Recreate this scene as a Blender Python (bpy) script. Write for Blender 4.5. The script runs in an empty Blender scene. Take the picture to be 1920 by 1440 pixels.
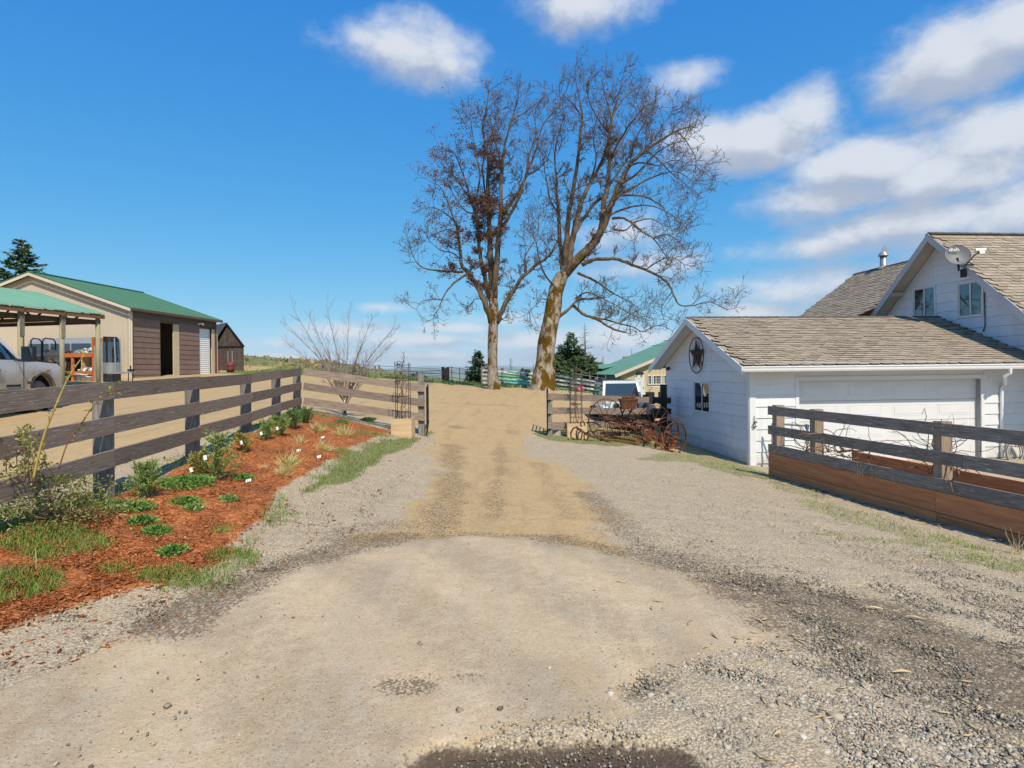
import bpy, math, random
import numpy as np
from mathutils import Vector, Matrix

# ------------------------------------------------------------------ camera, sky, sun, exposure
SC = bpy.context.scene
F_PX, CX, CY, ROLL, EYE = 1100.0, 960.0, 692.0, math.radians(0.6), 1.65
cam_d = bpy.data.cameras.new('camera')
cam = bpy.data.objects.new('camera', cam_d)
SC.collection.objects.link(cam)
cam_d.sensor_width = 36.0
cam_d.lens = F_PX / 1920.0 * 36.0
cam_d.shift_y = -(720.0 - CY) / 1920.0
cam_d.clip_start, cam_d.clip_end = 0.05, 90000.0
_cr, _sr = math.cos(ROLL), math.sin(ROLL)
_R, _U = Vector((_cr, 0, -_sr)), Vector((_sr, 0, _cr))
cam.matrix_world = Matrix(((_R.x, _U.x, 0, 0), (_R.y, _U.y, -1, 0), (_R.z, _U.z, 0, EYE), (0, 0, 0, 1)))
SC.camera = cam

SUN_AZ, SUN_EL = math.radians(158.0), math.radians(49.0)      # azimuth from +Y towards +X
SUN_DIR = Vector((math.sin(SUN_AZ) * math.cos(SUN_EL), math.cos(SUN_AZ) * math.cos(SUN_EL), math.sin(SUN_EL)))
sun_d = bpy.data.lights.new('sun', 'SUN')
sun_d.energy, sun_d.angle, sun_d.color = 4.5, math.radians(0.53), (1.0, 0.885, 0.70)
sun = bpy.data.objects.new('sun', sun_d)
sun.rotation_euler = (-SUN_DIR).to_track_quat('-Z', 'Y').to_euler()
sun.location = (0, 0, 60)
SC.collection.objects.link(sun)

SC.view_settings.view_transform = 'Standard'
SC.view_settings.look = 'None'
SC.view_settings.gamma = 1.0
SC.view_settings.use_curve_mapping = False
SC.view_settings.exposure = 0.15
SC.cycles.use_denoising = True
SC.cycles.use_adaptive_sampling = True
SC.cycles.adaptive_threshold = 0.02
SC.cycles.max_bounces = 6
SC.cycles.diffuse_bounces = 3
SC.cycles.glossy_bounces = 3
SC.cycles.transmission_bounces = 4
SC.cycles.transparent_max_bounces = 6
SC.cycles.volume_bounces = 1
SC.cycles.caustics_reflective = False
SC.cycles.caustics_refractive = False

def pix_dir(px, py):
    a, b = px - CX, py - CY
    return ((a * _cr - b * _sr) / F_PX, 1.0, -(b * _cr + a * _sr) / F_PX)

def P(px, py, d):
    """photo pixel at depth d (metres along +Y) -> world point"""
    v = pix_dir(px, py)
    return Vector((v[0] * d, d, EYE + v[2] * d))

# ---- world: Nishita sky with drifting cumulus, all a function of direction
W = bpy.data.worlds.new('World'); SC.world = W; W.use_nodes = True
def build_world():
    nt = W.node_tree; N = nt.nodes; L = nt.links
    N.clear()
    out = N.new('ShaderNodeOutputWorld'); bg = N.new('ShaderNodeBackground')
    bg.inputs['Strength'].default_value = 0.10
    sky = N.new('ShaderNodeTexSky'); sky.sky_type = 'NISHITA'; sky.sun_disc = False
    sky.sun_elevation = SUN_EL; sky.sun_rotation = SUN_AZ
    sky.altitude = 300; sky.air_density = 1.0; sky.dust_density = 0.4; sky.ozone_density = 3.0
    # cloud field as a node group: direction -> density value
    g = bpy.data.node_groups.new('cloud_field', 'ShaderNodeTree')
    g.interface.new_socket('dir', in_out='INPUT', socket_type='NodeSocketVector')
    g.interface.new_socket('value', in_out='OUTPUT', socket_type='NodeSocketFloat')
    G = g.nodes; GL = g.links
    gi = G.new('NodeGroupInput'); go = G.new('NodeGroupOutput')
    def m(op, a, b=None, c=None):
        n = G.new('ShaderNodeMath'); n.operation = op
        for k, v in enumerate((a, b, c)):
            if v is None: continue
            if isinstance(v, (int, float)): n.inputs[k].default_value = v
            else: GL.new(v, n.inputs[k])
        return n.outputs[0]
    sep = G.new('ShaderNodeSeparateXYZ'); GL.new(gi.outputs[0], sep.inputs[0])
    # noise stretched flat near the horizon
    comb = G.new('ShaderNodeCombineXYZ')
    GL.new(sep.outputs[0], comb.inputs[0]); GL.new(sep.outputs[1], comb.inputs[1])
    GL.new(m('MULTIPLY', sep.outputs[2], 1.45), comb.inputs[2])
    n1 = G.new('ShaderNodeTexNoise'); n1.inputs['Scale'].default_value = 8.5
    n1.inputs['Detail'].default_value = 9.0; n1.inputs['Roughness'].default_value = 0.62
    GL.new(comb.outputs[0], n1.inputs['Vector'])
    n2 = G.new('ShaderNodeTexNoise'); n2.inputs['Scale'].default_value = 2.6
    n2.inputs['Detail'].default_value = 3.0
    GL.new(comb.outputs[0], n2.inputs['Vector'])
    # individual cumulus: (photo x, y, half width, up, down, weight)
    blobs = [(775, 95, 140, 52, 70, 1.0), (700, 75, 75, 32, 30, .8), (845, 120, 70, 45, 40, .9),
             (1075, 10, 125, 70, 50, .95), (1290, 148, 70, 36, 26, .8), (1250, 190, 60, 24, 18, .45),
             (1800, 112, 205, 84, 74, 1.3), (1900, 60, 130, 95, 90, 1.25), (1640, 160, 60, 22, 16, .6),
             (1510, 225, 80, 60, 55, 1.1), (1430, 265, 135, 58, 52, 1.2), (1345, 270, 86, 52, 46, 1.05),
             (1640, 310, 170, 55, 60, 1.3), (1770, 330, 220, 66, 56, 1.3), (1560, 375, 200, 50, 44, 1.15),
             (1850, 260, 150, 75, 80, 1.2), (1760, 215, 80, 30, 30, .6), (1700, 420, 280, 66, 45, 1.15), (1900, 400, 160, 80, 70, 1.1),
             (1520, 465, 150, 40, 26, .85), (1500, 545, 190, 52, 40, 1.0), (1420, 590, 140, 40, 28, .95),
             (1180, 440, 90, 35, 30, .75), (1200, 500, 110, 35, 30, .7), (960, 515, 60, 16, 14, .5),
             (710, 575, 45, 9, 8, .5), (640, 622, 100, 20, 14, .85), (860, 617, 66, 14, 10, .85), (800, 640, 160, 18, 14, .95),
             (1010, 640, 200, 24, 18, .95), (1200, 640, 150, 35, 20, .9), (960, 600, 90, 16, 10, .6), (520, 645, 90, 16, 9, .65),
             (760, 668, 320, 13, 11, .9), (1100, 670, 350, 16, 14, .8)]
    acc = None
    def vm(op, *ins):
        n = G.new('ShaderNodeVectorMath'); n.operation = op
        for k, v in enumerate(ins):
            if isinstance(v, tuple): n.inputs[k].default_value = v
            else: GL.new(v, n.inputs[k])
        return n.outputs['Value'] if op == 'LENGTH' else n.outputs[0]
    for bx, by, hw, up, dn, wt in blobs:
        v = Vector(pix_dir(bx, by - (up - dn) * .25)).normalized(); va = Vector(pix_dir(bx + hw, by)).normalized(); vu = Vector(pix_dir(bx, by - (up + dn) * .5)).normalized(); v0 = Vector(pix_dir(bx, by)).normalized()
        kx, kz = 1 / abs(va.x - v0.x), 1 / abs(vu.z - v0.z)
        r = vm('LENGTH', vm('MULTIPLY_ADD', gi.outputs[0], (kx, 0.0, kz), (-v.x * kx, 0.0, -v.z * kz)))
        val = m('MULTIPLY_ADD', r, -wt, 1.56 * wt)
        acc = val if acc is None else m('MAXIMUM', acc, val)
    # the same broken cumulus carries on all round, outside the picture
    inside = m('GREATER_THAN', sep.outputs[1], m('MULTIPLY', m('ABSOLUTE', sep.outputs[0]), 0.98))
    gen = m('MULTIPLY', m('SUBTRACT', n2.outputs[0], 0.52), 4.0)
    gen = m('SUBTRACT', gen, m('MULTIPLY', inside, 9.0))
    acc = m('SUBTRACT', acc, m('MULTIPLY', m('SUBTRACT', 1.0, inside), 9.0))
    acc = m('MAXIMUM', acc, gen)
    acc = m('MAXIMUM', acc, -0.9)
    tot = m('ADD', acc, m('MULTIPLY', m('SUBTRACT', n1.outputs[0], 0.52), 2.7))
    GL.new(tot, go.inputs[0])
    tc = N.new('ShaderNodeTexCoord')
    g0 = N.new('ShaderNodeGroup'); g0.node_tree = g
    L.new(tc.outputs['Generated'], g0.inputs[0])
    sh = N.new('ShaderNodeVectorMath'); sh.operation = 'ADD'; sh.inputs[1].default_value = (0.012, 0.0, 0.030)
    L.new(tc.outputs['Generated'], sh.inputs[0])
    g1 = N.new('ShaderNodeGroup'); g1.node_tree = g
    L.new(sh.outputs[0], g1.inputs[0])
    dens = N.new('ShaderNodeMapRange'); dens.interpolation_type = 'SMOOTHSTEP'
    dens.inputs['From Min'].default_value = 0.0; dens.inputs['From Max'].default_value = 1.35
    dens.inputs['To Max'].default_value = 0.97
    L.new(g0.outputs[0], dens.inputs['Value'])
    dif = N.new('ShaderNodeMath'); dif.operation = 'SUBTRACT'
    L.new(g0.outputs[0], dif.inputs[0]); L.new(g1.outputs[0], dif.inputs[1])
    lit = N.new('ShaderNodeMapRange'); lit.interpolation_type = 'SMOOTHSTEP'
    lit.inputs['From Min'].default_value = -0.55; lit.inputs['From Max'].default_value = 0.75
    L.new(dif.outputs[0], lit.inputs['Value'])
    cr = N.new('ShaderNodeMix'); cr.data_type = 'RGBA'
    cr.inputs[6].default_value = (3.9, 4.45, 5.6, 1); cr.inputs[7].default_value = (6.5, 6.9, 7.6, 1)
    L.new(lit.outputs[0], cr.inputs[0])
    # clear, deep blue spring sky: per-channel response of the sky model
    ss = N.new('ShaderNodeSeparateColor'); L.new(sky.outputs[0], ss.inputs[0]); sc_ = N.new('ShaderNodeCombineColor')
    for i, (gain, gam) in enumerate(((.336, 1.30), (1.64, .647), (4.77, .25))):
        pw = N.new('ShaderNodeMath'); pw.operation = 'POWER'; pw.inputs[1].default_value = gam; L.new(ss.outputs[i], pw.inputs[0])
        mu = N.new('ShaderNodeMath'); mu.operation = 'MULTIPLY'; mu.inputs[1].default_value = gain; L.new(pw.outputs[0], mu.inputs[0]); L.new(mu.outputs[0], sc_.inputs[i])
    mx = N.new('ShaderNodeMix'); mx.data_type = 'RGBA'
    L.new(dens.outputs[0], mx.inputs[0]); L.new(sc_.outputs[0], mx.inputs[6]); L.new(cr.outputs[2], mx.inputs[7])
    L.new(mx.outputs[2], bg.inputs['Color']); L.new(bg.outputs[0], out.inputs[0])
build_world()
W.cycles.sampling_method = 'MANUAL'; W.cycles.sample_map_resolution = 512

# ------------------------------------------------------------------ helpers
RNG = random.Random(7)
COL = SC.collection
V = Vector

class MB:
    """collects faces, with a uv (metres along, metres across) and a tone per face"""
    def __init__(s): s.v, s.f, s.uv, s.t = [], [], [], []; s.tone = 0.5
    def face(s, pts, uv=None):
        b = len(s.v); s.v.extend([tuple(p) for p in pts]); s.f.append(tuple(range(b, b + len(pts))))
        s.uv.append(uv or [(0, 0)] * len(pts)); s.t.append(s.tone)
    def box(s, o, a, b, c):
        """box from corner o with edge vectors a (grain), b, c"""
        o, a, b, c = V(o), V(a), V(b), V(c)
        if a.cross(b).dot(c) < 0: o = o + c; c = -c
        n = len(s.v)
        s.v.extend(tuple(p) for p in (o, o + a, o + a + b, o + b, o + c, o + a + c, o + a + b + c, o + b + c))
        la, lb, lc = a.length, b.length, c.length
        j = RNG.random() * 40
        for q, (w, h) in (((0, 3, 2, 1), 'ba'), ((4, 5, 6, 7), 'ab'), ((0, 1, 5, 4), 'ac'), ((2, 3, 7, 6), 'ac'), ((1, 2, 6, 5), 'bc'), ((3, 0, 4, 7), 'bc')):
            s.f.append(tuple(n + i for i in q)); s.t.append(s.tone)
            uvs = []
            for i in q:
                ka = 1 if i in (1, 2, 5, 6) else 0; kb = 1 if i in (2, 3, 6, 7) else 0; kc = 1 if i >= 4 else 0
                if 'a' in (w, h):
                    o2 = kb * lb if 'b' in (w, h) else kc * lc + 0.37
                    uvs.append((ka * la + j, o2 + j))
                else: uvs.append((kb * lb * .1 + j, kc * lc + j))
            s.uv.append(uvs)
    def boxc(s, c, ax, ay, az, hx, hy, hz):
        ax, ay, az = V(ax), V(ay), V(az)
        s.box(V(c) - ax * hx - ay * hy - az * hz, ax * 2 * hx, ay * 2 * hy, az * 2 * hz)
    def beam(s, p, q, w, h, up=(0, 0, 1)):
        """bar between p and q, w wide (sideways), h tall (towards up)"""
        p, q = V(p), V(q); d = q - p
        u = V(up); side = d.cross(u)
        if side.length < 1e-6: side = d.cross(V((1, 0, 0)))
        side.normalize(); u = side.cross(d).normalized()
        s.box(p - side * w / 2 - u * h / 2, d, side * w, u * h)
    def prism(s, pts, ext):
        pts = [V(p) for p in pts]; e = V(ext); n = len(pts)
        nrm = sum(((pts[i] - pts[0]).cross(pts[(i + 1) % n] - pts[0]) for i in range(n)), V((0, 0, 0)))
        if nrm.dot(e) > 0: pts = pts[::-1]
        def uv(ps):
            return [(p.x + p.y, p.z) for p in ps]
        s.face(pts, uv(pts)); top = [p + e for p in pts[::-1]]; s.face(top, uv(top))
        for i in range(n):
            a, b = pts[i], pts[(i + 1) % n]
            q = [b, a, a + e, b + e]
            s.face(q, [(0, 0), ((a - b).length, 0), ((a - b).length, e.length), (0, e.length)])
    def tube(s, pts, rad, sides=6, caps=True):
        pts = [V(p) for p in pts]; n = len(pts)
        if isinstance(rad, (int, float)): rad = [rad] * n
        base = len(s.v); prev = None; ln = 0
        lens = []
        for i, p in enumerate(pts):
            t = (pts[min(i + 1, n - 1)] - pts[max(i - 1, 0)])
            if t.length < 1e-9: t = V((0, 0, 1))
            t.normalize()
            if prev is None:
                x = t.cross(V((0, 0, 1)) if abs(t.z) < .9 else V((1, 0, 0))).normalized()
            else:
                x = (prev - t * prev.dot(t))
                x = x.normalized() if x.length > 1e-6 else t.orthogonal().normalized()
            prev = x; y = t.cross(x)
            if i: ln += (p - pts[i - 1]).length
            lens.append(ln)
            for k in range(sides):
                a = 2 * math.pi * k / sides
                s.v.append(tuple(p + (x * math.cos(a) + y * math.sin(a)) * rad[i]))
        for i in range(n - 1):
            for k in range(sides):
                k2 = (k + 1) % sides
                s.f.append((base + i * sides + k, base + i * sides + k2, base + (i + 1) * sides + k2, base + (i + 1) * sides + k))
                c = 6.28 * rad[i]
                s.uv.append([(lens[i], c * k / sides), (lens[i], c * (k + 1) / sides), (lens[i + 1], c * (k + 1) / sides), (lens[i + 1], c * k / sides)])
                s.t.append(s.tone)
        if caps and sides > 2:
            for i, rev in ((0, True), (n - 1, False)):
                q = [base + i * sides + k for k in range(sides)]
                if rev: q = q[::-1]
                s.f.append(tuple(q)); s.uv.append([(0, 0)] * sides); s.t.append(s.tone)
    def lathe(s, c, axis, prof, sides=16):
        """prof: list of (r, h) along axis from c"""
        c, ax = V(c), V(axis).normalized(); x = ax.orthogonal().normalized(); y = ax.cross(x)
        b = len(s.v)
        for r, h in prof:
            for k in range(sides):
                a = 2 * math.pi * k / sides
                s.v.append(tuple(c + ax * h + (x * math.cos(a) + y * math.sin(a)) * max(r, 1e-4)))
        for i in range(len(prof) - 1):
            for k in range(sides):
                k2 = (k + 1) % sides
                s.f.append((b + i * sides + k, b + i * sides + k2, b + (i + 1) * sides + k2, b + (i + 1) * sides + k))
                s.uv.append([(0, 0)] * 4); s.t.append(s.tone)
    def ring(s, c, axis, R, r, seg=28, sides=6, a0=0, a1=2 * math.pi, flat=None, ref=None):
        """torus (arc) of radius R about axis"""
        c, ax = V(c), V(axis).normalized()
        x = V(ref).normalized() if ref else ax.orthogonal().normalized(); y = ax.cross(x)
        pts = [c + (x * math.cos(a0 + (a1 - a0) * i / seg) + y * math.sin(a0 + (a1 - a0) * i / seg)) * R for i in range(seg + 1)]
        if flat:                                     # flat iron tyre: width flat along axis, thickness r
            for i in range(seg):
                p, q = pts[i], pts[i + 1]; n1 = (p - c).normalized(); n2 = (q - c).normalized()
                h = ax * flat / 2
                for A, B, Cc, D in ((p - h, q - h, q + h, p + h), (p - h - n1 * r, p + h - n1 * r, q + h - n2 * r, q - h - n2 * r),
                                    (p + h, q + h, q + h - n2 * r, p + h - n1 * r), (p - h, p - h - n1 * r, q - h - n2 * r, q - h)):
                    s.face((A, B, Cc, D))
        else: s.tube(pts, r, sides, caps=(a1 - a0) < 6.2)
    def build(s, name, mat, parent=None, smooth=False, **kw):
        me = bpy.data.meshes.new(name)
        off = parent.location if parent is not None else None
        if parent is not None:
            o2 = V((0, 0, 0)); q = parent
            while q is not None: o2 = o2 + q.location; q = q.parent
            off = o2
        vs = s.v if off is None else (np.array(s.v, dtype=float) - np.array(off)).tolist() if s.v else []
        me.from_pydata(vs, [], s.f)
        ul = me.uv_layers.new(name='UVMap')
        flat = np.array([c for f in s.uv for p in f for c in p], dtype=np.float32)
        ul.data.foreach_set('uv', flat)
        at = me.attributes.new('tone', 'FLOAT', 'FACE')
        at.data.foreach_set('value', np.array(s.t, dtype=np.float32))
        if smooth: me.polygons.foreach_set('use_smooth', [True] * len(me.polygons))
        me.materials.append(mat)
        return link(name, me, parent, **kw)

def link(name, me, parent=None, label=None, cat=None, group=None, kind=None):
    o = bpy.data.objects.new(name, me); COL.objects.link(o)
    if parent is not None: o.parent = parent
    tag(o, label, cat, group, kind)
    return o
def tag(o, label=None, cat=None, group=None, kind=None):
    if label: o['label'] = label
    if cat: o['category'] = cat
    if group: o['group'] = group
    if kind: o['kind'] = kind
    return o
def thing(name, label, cat, loc=(0, 0, 0), group=None):
    o = bpy.data.objects.new(name, None); COL.objects.link(o); o.location = V(loc)
    o.empty_display_size = 0.1
    return tag(o, label, cat, group)

# ------------------------------------------------------------------ materials
def mat(name, c1, c2=None, scale=5.0, rough=0.8, bump=0.0, bscale=30.0, metal=0.0, spec=0.3, uv=False,
        stretch=(1, 1, 1), tone=0.0, rand=0.0, specks=None, detail=6, coat=0.0, alpha=None, streak=None, c3=None):
    """procedural principled material: two-colour noise, optional specks (colour, scale, threshold), bump"""
    m = bpy.data.materials.new(name); m.use_nodes = True
    nt = m.node_tree; N = nt.nodes; L = nt.links
    b = N['Principled BSDF']
    b.inputs['Roughness'].default_value = rough; b.inputs['Metallic'].default_value = metal
    b.inputs['Specular IOR Level'].default_value = spec; b.inputs['Coat Weight'].default_value = coat
    tc = N.new('ShaderNodeTexCoord'); mp = N.new('ShaderNodeMapping'); mp.inputs['Scale'].default_value = stretch
    L.new(tc.outputs['UV' if uv else 'Object'], mp.inputs[0])
    nz = N.new('ShaderNodeTexNoise'); nz.inputs['Scale'].default_value = scale; nz.inputs['Detail'].default_value = detail
    nz.inputs['Roughness'].default_value = 0.6
    L.new(mp.outputs[0], nz.inputs['Vector'])
    rp = N.new('ShaderNodeValToRGB'); e = rp.color_ramp.elements
    c2 = c2 or tuple(min(1, x * 1.25) for x in c1)
    e[0].position, e[1].position = 0.32, 0.68
    e[0].color = (*c1, 1); e[1].color = (*c2, 1)
    if c3:
        x = rp.color_ramp.elements.new(0.82); x.color = (*c3, 1)
    L.new(nz.outputs[0], rp.inputs[0]); col = rp.outputs[0]
    if specks:
        sc_, ssc, th = specks
        n2 = N.new('ShaderNodeTexNoise'); n2.inputs['Scale'].default_value = ssc; n2.inputs['Detail'].default_value = 5
        L.new(mp.outputs[0], n2.inputs['Vector'])
        mr = N.new('ShaderNodeMapRange'); mr.inputs['From Min'].default_value = th; mr.inputs['From Max'].default_value = th + 0.06
        L.new(n2.outputs[0], mr.inputs['Value'])
        mx = N.new('ShaderNodeMix'); mx.data_type = 'RGBA'; mx.inputs[7].default_value = (*sc_, 1)
        L.new(mr.outputs[0], mx.inputs[0]); L.new(col, mx.inputs[6]); col = mx.outputs[2]
    fac = None
    if tone or rand:
        s = N.new('ShaderNodeMath'); s.operation = 'MULTIPLY_ADD'
        if tone:
            at = N.new('ShaderNodeAttribute'); at.attribute_name = 'tone'; L.new(at.outputs['Fac'], s.inputs[0]); k = tone
        else:
            oi = N.new('ShaderNodeObjectInfo'); L.new(oi.outputs['Random'], s.inputs[0]); k = rand
        s.inputs[1].default_value = 2 * k; s.inputs[2].default_value = 1 - k
        mu = N.new('ShaderNodeMix'); mu.data_type = 'RGBA'; mu.blend_type = 'MULTIPLY'; mu.inputs[0].default_value = 1
        cc = N.new('ShaderNodeCombineColor')
        for i in range(3): L.new(s.outputs[0], cc.inputs[i])
        L.new(col, mu.inputs[6]); L.new(cc.outputs[0], mu.inputs[7]); col = mu.outputs[2]
    L.new(col, b.inputs['Base Color'])
    if bump:
        n3 = N.new('ShaderNodeTexNoise'); n3.inputs['Scale'].default_value = bscale; n3.inputs['Detail'].default_value = 4
        L.new(mp.outputs[0], n3.inputs['Vector'])
        bp = N.new('ShaderNodeBump'); bp.inputs['Strength'].default_value = bump; bp.inputs['Distance'].default_value = 0.02
        L.new(n3.outputs[0], bp.inputs['Height']); L.new(bp.outputs[0], b.inputs['Normal'])
    return m

def glass(name, tint=(0.02, 0.03, 0.035), trans=0.35):
    m = bpy.data.materials.new(name); m.use_nodes = True
    nt = m.node_tree; N = nt.nodes; L = nt.links; N.remove(N['Principled BSDF'])
    out = N['Material Output']
    gl = N.new('ShaderNodeBsdfGlossy'); gl.inputs['Roughness'].default_value = 0.02; gl.inputs['Color'].default_value = (.9, .95, 1, 1)
    tr = N.new('ShaderNodeBsdfTransparent'); tr.inputs['Color'].default_value = (*[0.55 + t for t in tint], 1)
    df = N.new('ShaderNodeBsdfDiffuse'); df.inputs['Color'].default_value = (*tint, 1)
    fr = N.new('ShaderNodeFresnel'); fr.inputs['IOR'].default_value = 2.3
    m1 = N.new('ShaderNodeMixShader'); m1.inputs[0].default_value = trans
    L.new(df.outputs[0], m1.inputs[1]); L.new(tr.outputs[0], m1.inputs[2])
    m2 = N.new('ShaderNodeMixShader'); L.new(fr.outputs[0], m2.inputs[0]); L.new(m1.outputs[0], m2.inputs[1]); L.new(gl.outputs[0], m2.inputs[2])
    L.new(m2.outputs[0], out.inputs[0])
    return m

GRAIN = (1.2, 22, 1)
MT = dict(
    rail_brown=mat('rail_brown', (.165, .118, .086), (.31, .238, .185), 3.0, .85, .35, 9, uv=True, stretch=GRAIN, rand=.16, specks=((.52, .47, .43), 4.5, .62)),
    rail_charcoal=mat('rail_charcoal', (.150, .122, .098), (.33, .282, .235), 3.0, .85, .35, 9, uv=True, stretch=(1.4, 14, 1), rand=.15, specks=((.50, .49, .48), 5.0, .62)),
    rail_grey=mat('rail_grey', (.17, .125, .095), (.37, .30, .245), 2.6, .9, .5, 8, uv=True, stretch=(1.3, 18, 1), rand=.16, c3=(.50, .43, .37)),
    post_grey=mat('post_grey', (.13, .115, .105), (.30, .265, .24), 2.6, .9, .5, 8, uv=True, stretch=(1.3, 16, 1), rand=.15),
    post_tan=mat('post_tan', (.22, .16, .115), (.38, .30, .225), 2.6, .9, .5, 8, uv=True, stretch=(1.3, 16, 1), rand=.15),
    rail_black=mat('rail_black', (.028, .026, .030), (.060, .056, .058), 2.6, .8, .4, 8, uv=True, stretch=(1.3, 16, 1), rand=.12),
    cedar=mat('cedar', (.47, .165, .064), (.66, .285, .12), 1.6, .8, .3, 8, uv=True, stretch=(1.0, 11, 1), rand=.12, specks=((.18, .07, .03), 2.6, .70)),
    orange_paint=mat('orange_paint', (.42, .12, .035), (.55, .17, .05), 3, .6, rand=.05),
    plywood=mat('plywood', (.52, .36, .205), (.66, .48, .29), 1.3, .8, .1, 8, uv=True, stretch=(9, .8, 1)),
    white_siding=mat('white_siding', (.65, .67, .69), (.71, .73, .75), 1.2, .55, .12, 60, rand=.03, specks=((.50, .49, .46), 7.0, .70)),
    white_trim=mat('white_trim', (.66, .67, .68), (.71, .72, .73), 2.0, .5, rand=.02),
    grey_trim=mat('grey_trim', (.42, .42, .43), (.50, .50, .50), 2.0, .6),
    soffit=mat('soffit', (.50, .45, .36), (.58, .52, .42), 3.0, .8),
    door_white=mat('door_white', (.65, .66, .67), (.69, .70, .71), 1.4, .4),
    gutter_white=mat('gutter_white', (.72, .73, .74), (.76, .77, .78), 2.0, .35),
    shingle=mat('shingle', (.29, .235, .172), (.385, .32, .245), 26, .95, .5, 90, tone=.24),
    shingle_under=mat('shingle_under', (.10, .08, .06), (.14, .115, .09), 20, .95),
    ridge_cap=mat('ridge_cap', (.075, .065, .055), (.14, .12, .10), 18, .95, rand=.2),
    glass=glass('window_glass'),
    glass_dark=glass('dark_glass', (.012, .014, .018), .25),
    curtain=mat('curtain', (.16, .15, .19), (.24, .22, .27), 3.0, .9, stretch=(14, 14, 1)),
    room=mat('room_dark', (.018, .017, .017), (.03, .028, .026), 2.0, .9),
    iron_black=mat('iron_black', (.014, .013, .013), (.03, .027, .026), 9, .5, metal=.3),
    star_rust=mat('star_rust', (.024, .010, .009), (.048, .018, .014), 8, .5, metal=.3),
    rust=mat('rust', (.075, .030, .016), (.165, .072, .038), 14, .9, .6, 60, metal=.1, rand=.12, c3=(.22, .115, .065)),
    rust_orange=mat('rust_orange', (.13, .046, .018), (.25, .098, .040), 12, .9, .6, 60, rand=.12),
    steel=mat('steel', (.40, .41, .42), (.52, .53, .54), 9, .35, metal=.7),
    gate_grey=mat('gate_grey', (.30, .31, .31), (.40, .41, .41), 9, .5, metal=.5),
    dark_metal=mat('dark_metal', (.018, .018, .02), (.035, .035, .037), 9, .5, metal=.4),
    dish_grey=mat('dish_grey', (.15, .155, .165), (.19, .195, .205), 5, .5),
    plastic_white=mat('plastic_white', (.75, .75, .74), (.8, .8, .79), 4, .5),
    plastic_black=mat('plastic_black', (.018, .018, .019), (.03, .03, .031), 6, .6),
    green_roof=mat('green_roof', (.085, .205, .135), (.10, .235, .158), .8, .6, spec=.2),
    green_roof_light=mat('green_roof_light', (.19, .375, .265), (.22, .415, .295), .8, .5, spec=.4),
    beige_metal=mat('beige_metal', (.50, .42, .315), (.55, .465, .355), .7, .55, spec=.35, specks=((.42, .34, .24), 1.3, .70)),
    beige_trim=mat('beige_trim', (.58, .50, .39), (.64, .56, .44), 1, .5),
    tan_metal=mat('tan_metal', (.54, .43, .27), (.61, .49, .32), .7, .55),
    brown_board=mat('brown_board', (.195, .128, .100), (.245, .165, .130), 2.0, .75, .2, 20, rand=.06),
    brown_trim=mat('brown_trim', (.10, .058, .045), (.16, .09, .07), 3.0, .8),
    fascia_old=mat('fascia_old', (.07, .058, .058), (.17, .145, .14), 3.0, .9, uv=True, stretch=(6, 1.0, 1)),
    dark_board=mat('dark_board', (.052, .040, .034), (.105, .082, .070), 3.0, .9, .3, 12, rand=.2),
    shed_roof=mat('shed_roof', (.055, .058, .062), (.085, .088, .092), 6, .9),
    pole_green=mat('pole_green', (.29, .27, .165), (.41, .375, .24), 4, .85, .3, 14, uv=True, stretch=(1, 12, 1), rand=.08),
    timber_brown=mat('timber_brown', (.115, .060, .034), (.20, .11, .062), 3, .85, uv=True, stretch=(1, 12, 1), rand=.12),
    timber_dark=mat('timber_dark', (.060, .038, .028), (.12, .075, .052), 3, .9, uv=True, stretch=(1, 12, 1), rand=.12),
    board_grey=mat('board_grey', (.22, .205, .20), (.36, .34, .33), 3, .9, .3, 12, uv=True, stretch=(2, 10, 1)),
    car_white=mat('car_white', (.68, .70, .73), (.74, .76, .79), 1.5, .3, coat=.6, spec=.5),
    car_dusty=mat('car_dusty', (.46, .405, .335), (.66, .64, .61), .9, .55, spec=.4, detail=3),
    tyre=mat('tyre', (.03, .027, .024), (.065, .055, .045), 12, .9),
    tyre_dusty=mat('tyre_dusty', (.13, .105, .08), (.22, .18, .135), 8, .95),
    chrome=mat('chrome', (.6, .61, .63), (.7, .71, .73), 5, .15, metal=1.0),
    lamp_amber=mat('lamp_amber', (.55, .12, .03), (.6, .15, .04), 4, .3),
    teal_pipe=mat('teal_pipe', (.16, .50, .42), (.24, .58, .50), 2, .5),
    green_pipe=mat('green_pipe', (.09, .40, .16), (.14, .48, .2), 2, .5),
    barn_roof=mat('barn_roof', (.13, .285, .19), (.155, .32, .215), .8, .6, spec=.2),
    white_rail=mat('white_rail', (.55, .51, .46), (.72, .69, .64), 3, .8, uv=True, stretch=(1, 12, 1), rand=.1),
    pink=mat('pink', (.70, .16, .16), (.75, .2, .2), 3, .5),
    red_barrel=mat('red_barrel', (.14, .03, .03), (.2, .045, .04), 3, .6),
    blue_latch=mat('blue_latch', (.045, .10, .28), (.06, .13, .34), 3, .4),
    hose=mat('hose', (.36, .36, .35), (.46, .46, .45), 9, .5),
    vine=mat('vine', (.13, .075, .045), (.27, .17, .105), 12, .9, .3, 40),
    tag_white=mat('tag_white', (.78, .79, .80), (.84, .85, .86), 4, .5),
    wire=mat('wire', (.06, .055, .05), (.10, .09, .08), 9, .6, metal=.5),
    stone_grey=mat('stone_grey', (.30, .28, .25), (.42, .40, .36), 9, .9, .4, 30, rand=.1),
    straw=mat('straw', (.50, .38, .20), (.66, .53, .31), 6, .9, rand=.1),
)
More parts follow.
